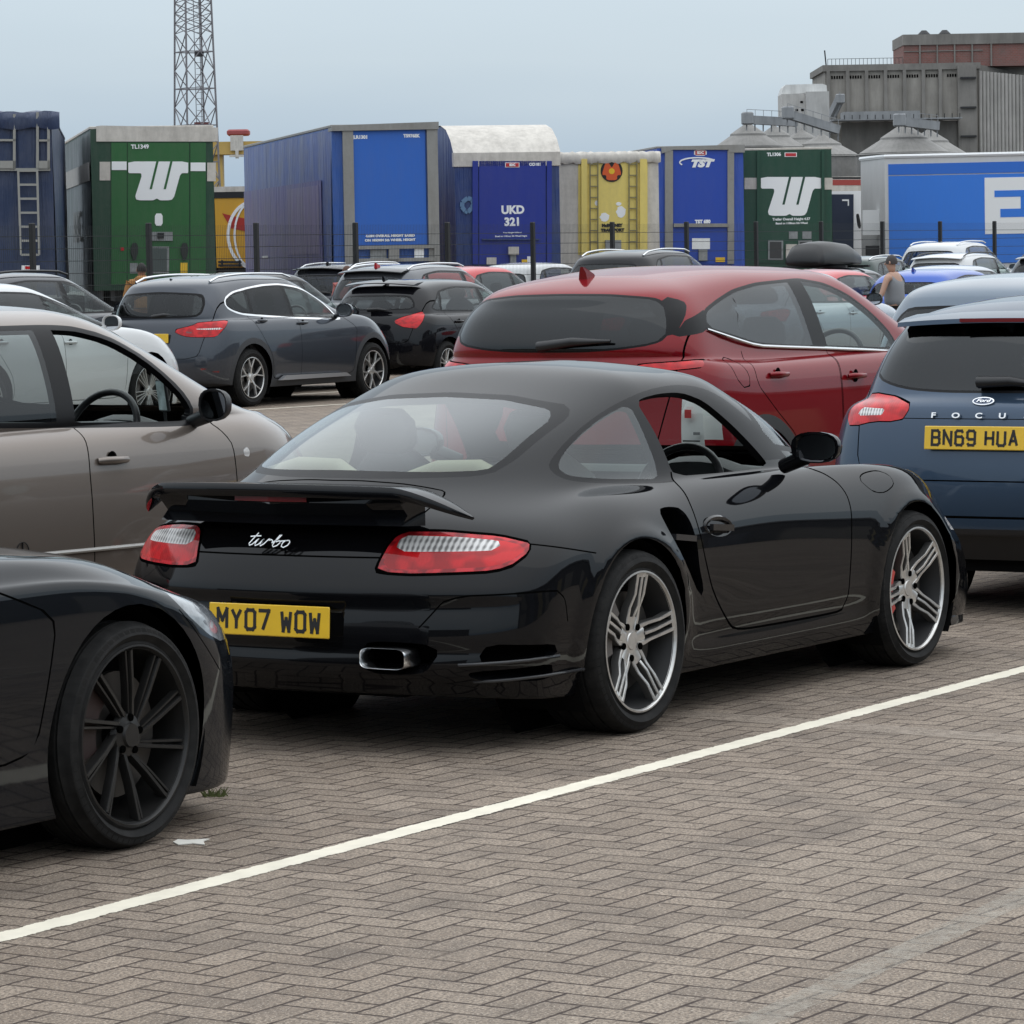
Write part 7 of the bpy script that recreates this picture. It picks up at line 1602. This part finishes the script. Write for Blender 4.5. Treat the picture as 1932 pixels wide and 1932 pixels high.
def silos():
    Y = 600.0; P = lambda x, y, Yd=Y: at_y(*Z4(x, y), Yd)
    def conc(name, col, streak=True):
        k = NT(name); o = k.obj(); mp_ = k.n('Mapping'); mp_.inputs['Scale'].default_value = (.35, .35, .06); k.l(o, mp_.inputs[0]); a = k.noise(2.2, 6, mp_.outputs[0], .7); b = k.noise(.25, 4, o, .6)
        k.l(k.mix(k.ramp(k.math('ADD', k.math('MULTIPLY', a, .6), k.math('MULTIPLY', b, .4)), .38, .62), tuple(c * .68 for c in col), col), k.p.inputs['Base Color']); k.p.inputs['Roughness'].default_value = .9; return k.m
    CO = conc('old_concrete', (.36, .335, .30)); COD = conc('dark_concrete', (.25, .235, .215)); CL = conc('pale_concrete', (.46, .44, .41))
    r0 = P(760, 780); r = empty('grain_silo_building', (r0.x, Y, 0), 0, 'tall concrete grain silo building with brick storey on its roof', 'building')
    GG = conc('gallery_grey', (.34, .35, .36)); X = lambda x, y=500: P(x, y).x - r0.x; Zv = lambda y, x=1200: P(x, y).z
    zt = Zv(258, 1200); w = X(1660)
    b = MB(); b.box(0, w, 0, 25, 0, zt - 1.0); b.build('wall', CO, r); b = MB(); b.box(-.4, w + .4, -.5, 25, zt - 1.0, zt); b.build('parapet', COD, r)
    for x_ in (764, 878, 990, 1102, 1214, 1325, 1425): 
        m = MB(); m.box(X(x_), X(x_ + 20), -.7, 0, 0, zt - 1.0); m.build('pilaster', COD, r)
    for x_ in (785, 895, 1005, 1117, 1230, 1345, 1470):
        m = MB()
        for k in range(5): m.box(X(x_ + 8 + 15 * k), X(x_ + 17 + 15 * k), -.08, 0, Zv(340), Zv(322))
        m.build('window', GAP, r)
    b = MB(); b.box(X(1535), X(1645), -1.6, 0, 0, zt - .5); b.build('stair_tower', COD, r)
    for y_ in (345, 520, 690): m = MB(); m.box(X(1548), X(1640), -2.2, -1.6, Zv(y_ + 10), Zv(y_)); m.build('balcony', CHAS, r)
    n = MB(); zr = Zv(330, 1800); 
    for k in range(24):
        xa = X(1662) + k * .62; n.lathe([(.31, 0), (.31, Zv(300 + k * 2.2, 1660))], 10, 0, 'z', R(180), R(360)); 
        for i in range(len(n.v) - 22, len(n.v)): v = n.v[i]; n.v[i] = (v[0] + xa + .31, v[1] * 1.2 + .2 * k, v[2])
    n.build('fluted_wing', CL, r); b = MB(); b.add([(X(1662), .6, 0), (X(2010), 8, 0), (X(2010), 20, 0), (X(1662), 20, 0), (X(1662), .6, Zv(258, 1660)), (X(2010), 8, Zv(312, 2000)), (X(2010), 20, Zv(312, 2000)), (X(1662), 20, Zv(258, 1660))], [(0, 3, 2, 1), (4, 5, 6, 7), (0, 1, 5, 4), (1, 2, 6, 5), (2, 3, 7, 6), (3, 0, 4, 7)]); b.build('wing_wall', COD, r)
    k = NT('weathered_brick'); o = k.obj(); br = k.n('TexBrick'); br.inputs['Scale'].default_value = .9; br.inputs['Color1'].default_value = (.26, .10, .085, 1); br.inputs['Color2'].default_value = (.21, .085, .07, 1); br.inputs['Mortar'].default_value = (.20, .17, .15, 1); sw = k.n('Mapping'); sw.inputs['Rotation'].default_value = (R(90), 0, 0); k.l(o, sw.inputs[0]); k.l(sw.outputs[0], br.inputs[0]); k.l(k.mix(k.ramp(k.noise(.5, 5, o), .35, .7, 0, .5), br.outputs[0], (.15, .125, .115)), k.p.inputs['Base Color']); k.p.inputs['Roughness'].default_value = .9
    b = MB(); b.box(X(1230), X(2020), 2, 18, zt - .5, Zv(84, 1250)); b.build('brick_storey', k.m, r); b = MB(); b.box(X(1226), X(2024), 1.7, 18.3, Zv(84, 1250) - 1.6, Zv(84, 1250) + .1); b.build('roof_slab', COD, r)
    for x_ in (1322, 1425, 1528, 1632, 1745): m = MB(); m.box(X(x_), X(x_ + 9), 1.75, 2, zt - .5, Zv(105)); m.build('brick_pier', COD, r)
    m = MB(); m.box(X(1232), X(1700), 1.85, 2.0, Zv(184), Zv(178)); m.build('string_course', COD, r)
    for x_ in (1335, 1440): m = MB(); m.box(X(x_), X(x_ + 82), 1.78, 2, Zv(140), Zv(112)); m.build('upper_window', mat('dusty_window', (.06, .065, .07), .5), r)
    for x_ in (1365, 1488): m = MB(); m.lathe([(1.0, 0), (1.0, .3), (.4, .9), (0, .9)], 12, 0, 'z'); m.build('roof_vent', CHAS, r, loc=(X(x_), 5, Zv(84, 1250)))
    rl = MB()
    for k_ in range(20): rl.bar((X(775) + k_ * (X(1220) - X(775)) / 19, .5, zt), (X(775) + k_ * (X(1220) - X(775)) / 19, .5, zt + 1.0), .07)
    rl.bar((X(775), .5, zt + 1.0), (X(1220), .5, zt + 1.0), .07); rl.bar((X(765), .5, zt), (X(757), .5, zt + 2.4), .2); rl.build('roof_railing', CHAS, r)
    g = MB(); g.box(X(775), X(1535), -7, -.8, Zv(596), Zv(588)); g.box(X(840), X(1290), -6.5, -1.2, Zv(590), Zv(545)); g.build('conveyor_gallery', GG, r)
    for x_ in range(800, 1530, 45): m = MB(); m.bar((X(x_), -7, Zv(590)), (X(x_), -7, Zv(565)), .12); m.build('gallery_post', CHAS, r)
    cb = MB(); cb.box(X(1235), X(2015), 6, 17, 0, zt - .5); cb.build('core_wall', CO, r)
    sh = MB(); sh.box(X(850), X(1540), -.85, 0, Zv(780), Zv(600)); sh.build('lower_wall', COD, r)
    # pale sheet-clad tower
    q0 = P(500, 600, 560); r2 = empty('clad_tower', (q0.x, 560, 0), 0, 'pale sheet clad tower standing left of the concrete silo building', 'building')
    XX = lambda x, y=500: P(x, y, 560).x - q0.x; ZZ = lambda y, x=600: P(x, y, 560).z
    CLD = conc('pale_cladding', (.60, .58, .55)); b = MB(); b.box(0, XX(640), 0, 8, 0, ZZ(435)); b.build('wall', CLD, r2); b = MB(); b.box(XX(640), XX(775), -1.2, 8, 0, ZZ(425)); b.build('wing_wall', conc('cladding_grey', (.52, .51, .49)), r2)
    b = MB(); b.prism([(0, ZZ(435)), (XX(772), ZZ(428)), (XX(768), ZZ(385)), (XX(745), ZZ(376)), (XX(525), ZZ(378)), (XX(512), ZZ(392))], 1, 8, 'y'); b.build('roof', conc('white_roof', (.75, .75, .73)), r2)
    for x_, y_ in ((608, 478), (612, 525), (578, 525)): m = MB(); m.box(XX(x_), XX(x_ + 16), -.06, 0, ZZ(y_ + 12), ZZ(y_)); m.build('window', GAP, r2)
    # cone-roofed steel silos
    k = NT('silo_steel'); o = k.obj(); sp = k.n('SeparateXYZ'); k.l(o, sp.inputs[0]); an = k.math('ARCTAN2', sp.outputs[0], sp.outputs[1]); ribs = k.math('GREATER_THAN', k.math('FRACT', k.math('MULTIPLY', an, 7.0)), .86)
    k.l(k.mix(k.ramp(k.noise(.5, 5, o, .7), .3, .7), (.17, .165, .155), (.27, .26, .245)), k.p.inputs['Base Color']); k.p.inputs['Roughness'].default_value = .6; k.p.inputs['Metallic'].default_value = .2; k.bump(ribs, .8, .2)
    YS = 450.0
    def silo(xc_, ya, xw, yb, Yd, lab):
        c = P(xc_, yb, Yd); ap = P(xc_, ya, Yd); rad = abs(P(xw, yb, Yd).x - c.x); m = empty('steel_silo', (c.x, Yd, 0), 0, lab, 'silo', 'cone roofed steel silos')
        b = MB(); b.lathe([(rad, 0), (rad, c.z)], 40, 0, 'z'); b.build('wall', k.m, m, angle=40)
        b = MB(); zm = c.z + (ap.z - c.z) * .47; rm = rad * .50; b.lathe([(rad * 1.03, c.z - .2), (rm * 1.03, zm), (rm, zm + .25), (rad * .08, ap.z), (0, ap.z + .4)], 40, 0, 'z'); b.build('roof', k.m, m, angle=25); return m
    silo(300, 612, 90, 748, 452, 'leftmost cone roofed steel silo behind the green trailer'); silo(455, 628, 268, 752, 470, 'second cone roofed steel silo from the left'); silo(615, 652, 430, 758, 488, 'third cone roofed steel silo from the left'); silo(735, 678, 965, 800, 470, 'fourth cone roofed steel silo, whose grey wall shows beside the box trailer')
    silo(1222, 618, 945, 785, 440, 'wide cone roofed silo in front of the concrete building'); silo(1370, 652, 1600, 790, 462, 'rightmost cone roofed silo beside the fluted concrete wing')
    def conv(xa, ya, xb, yb, Yd, lab):
        a, b_ = P(xa, ya, Yd), P(xb, yb, Yd); m = empty('conveyor', (a.x, Yd, 0), 0, lab, 'conveyor', 'conveyors over the silos'); q = MB(); A = Vector((0, 0, a.z)); B = Vector((b_.x - a.x, 2, b_.z)); q.bar(A, B, 1.2, 1.0); q.build('gallery', GG, m)
        t = MB()
        for i in range(7):
            p = A.lerp(B, i / 6); t.bar(p + Vector((0, -.8, .5)), p + Vector((0, -.8, 1.2)), .06); t.bar(p - Vector((0, 0, .5)), p - Vector((0, 0, 1.3)), .15)
        t.bar(A + Vector((0, -.8, 1.2)), B + Vector((0, -.8, 1.2)), .06); t.build('handrail', GG, m); h = MB(); h.box(-.6, .8, -.8, .8, a.z - .6, a.z + .9, 0, .15); h.build('head_house', GG, m)
    conv(290, 588, 590, 600, 446, 'grey conveyor running over the tops of the left silos'); conv(530, 555, 840, 645, 442, 'grey conveyor sloping down from the clad tower'); conv(1190, 598, 1430, 622, 436, 'short grey conveyor on top of the wide silo'); conv(840, 470, 800, 560, 590, 'steep conveyor spout against the concrete wall')
silos()
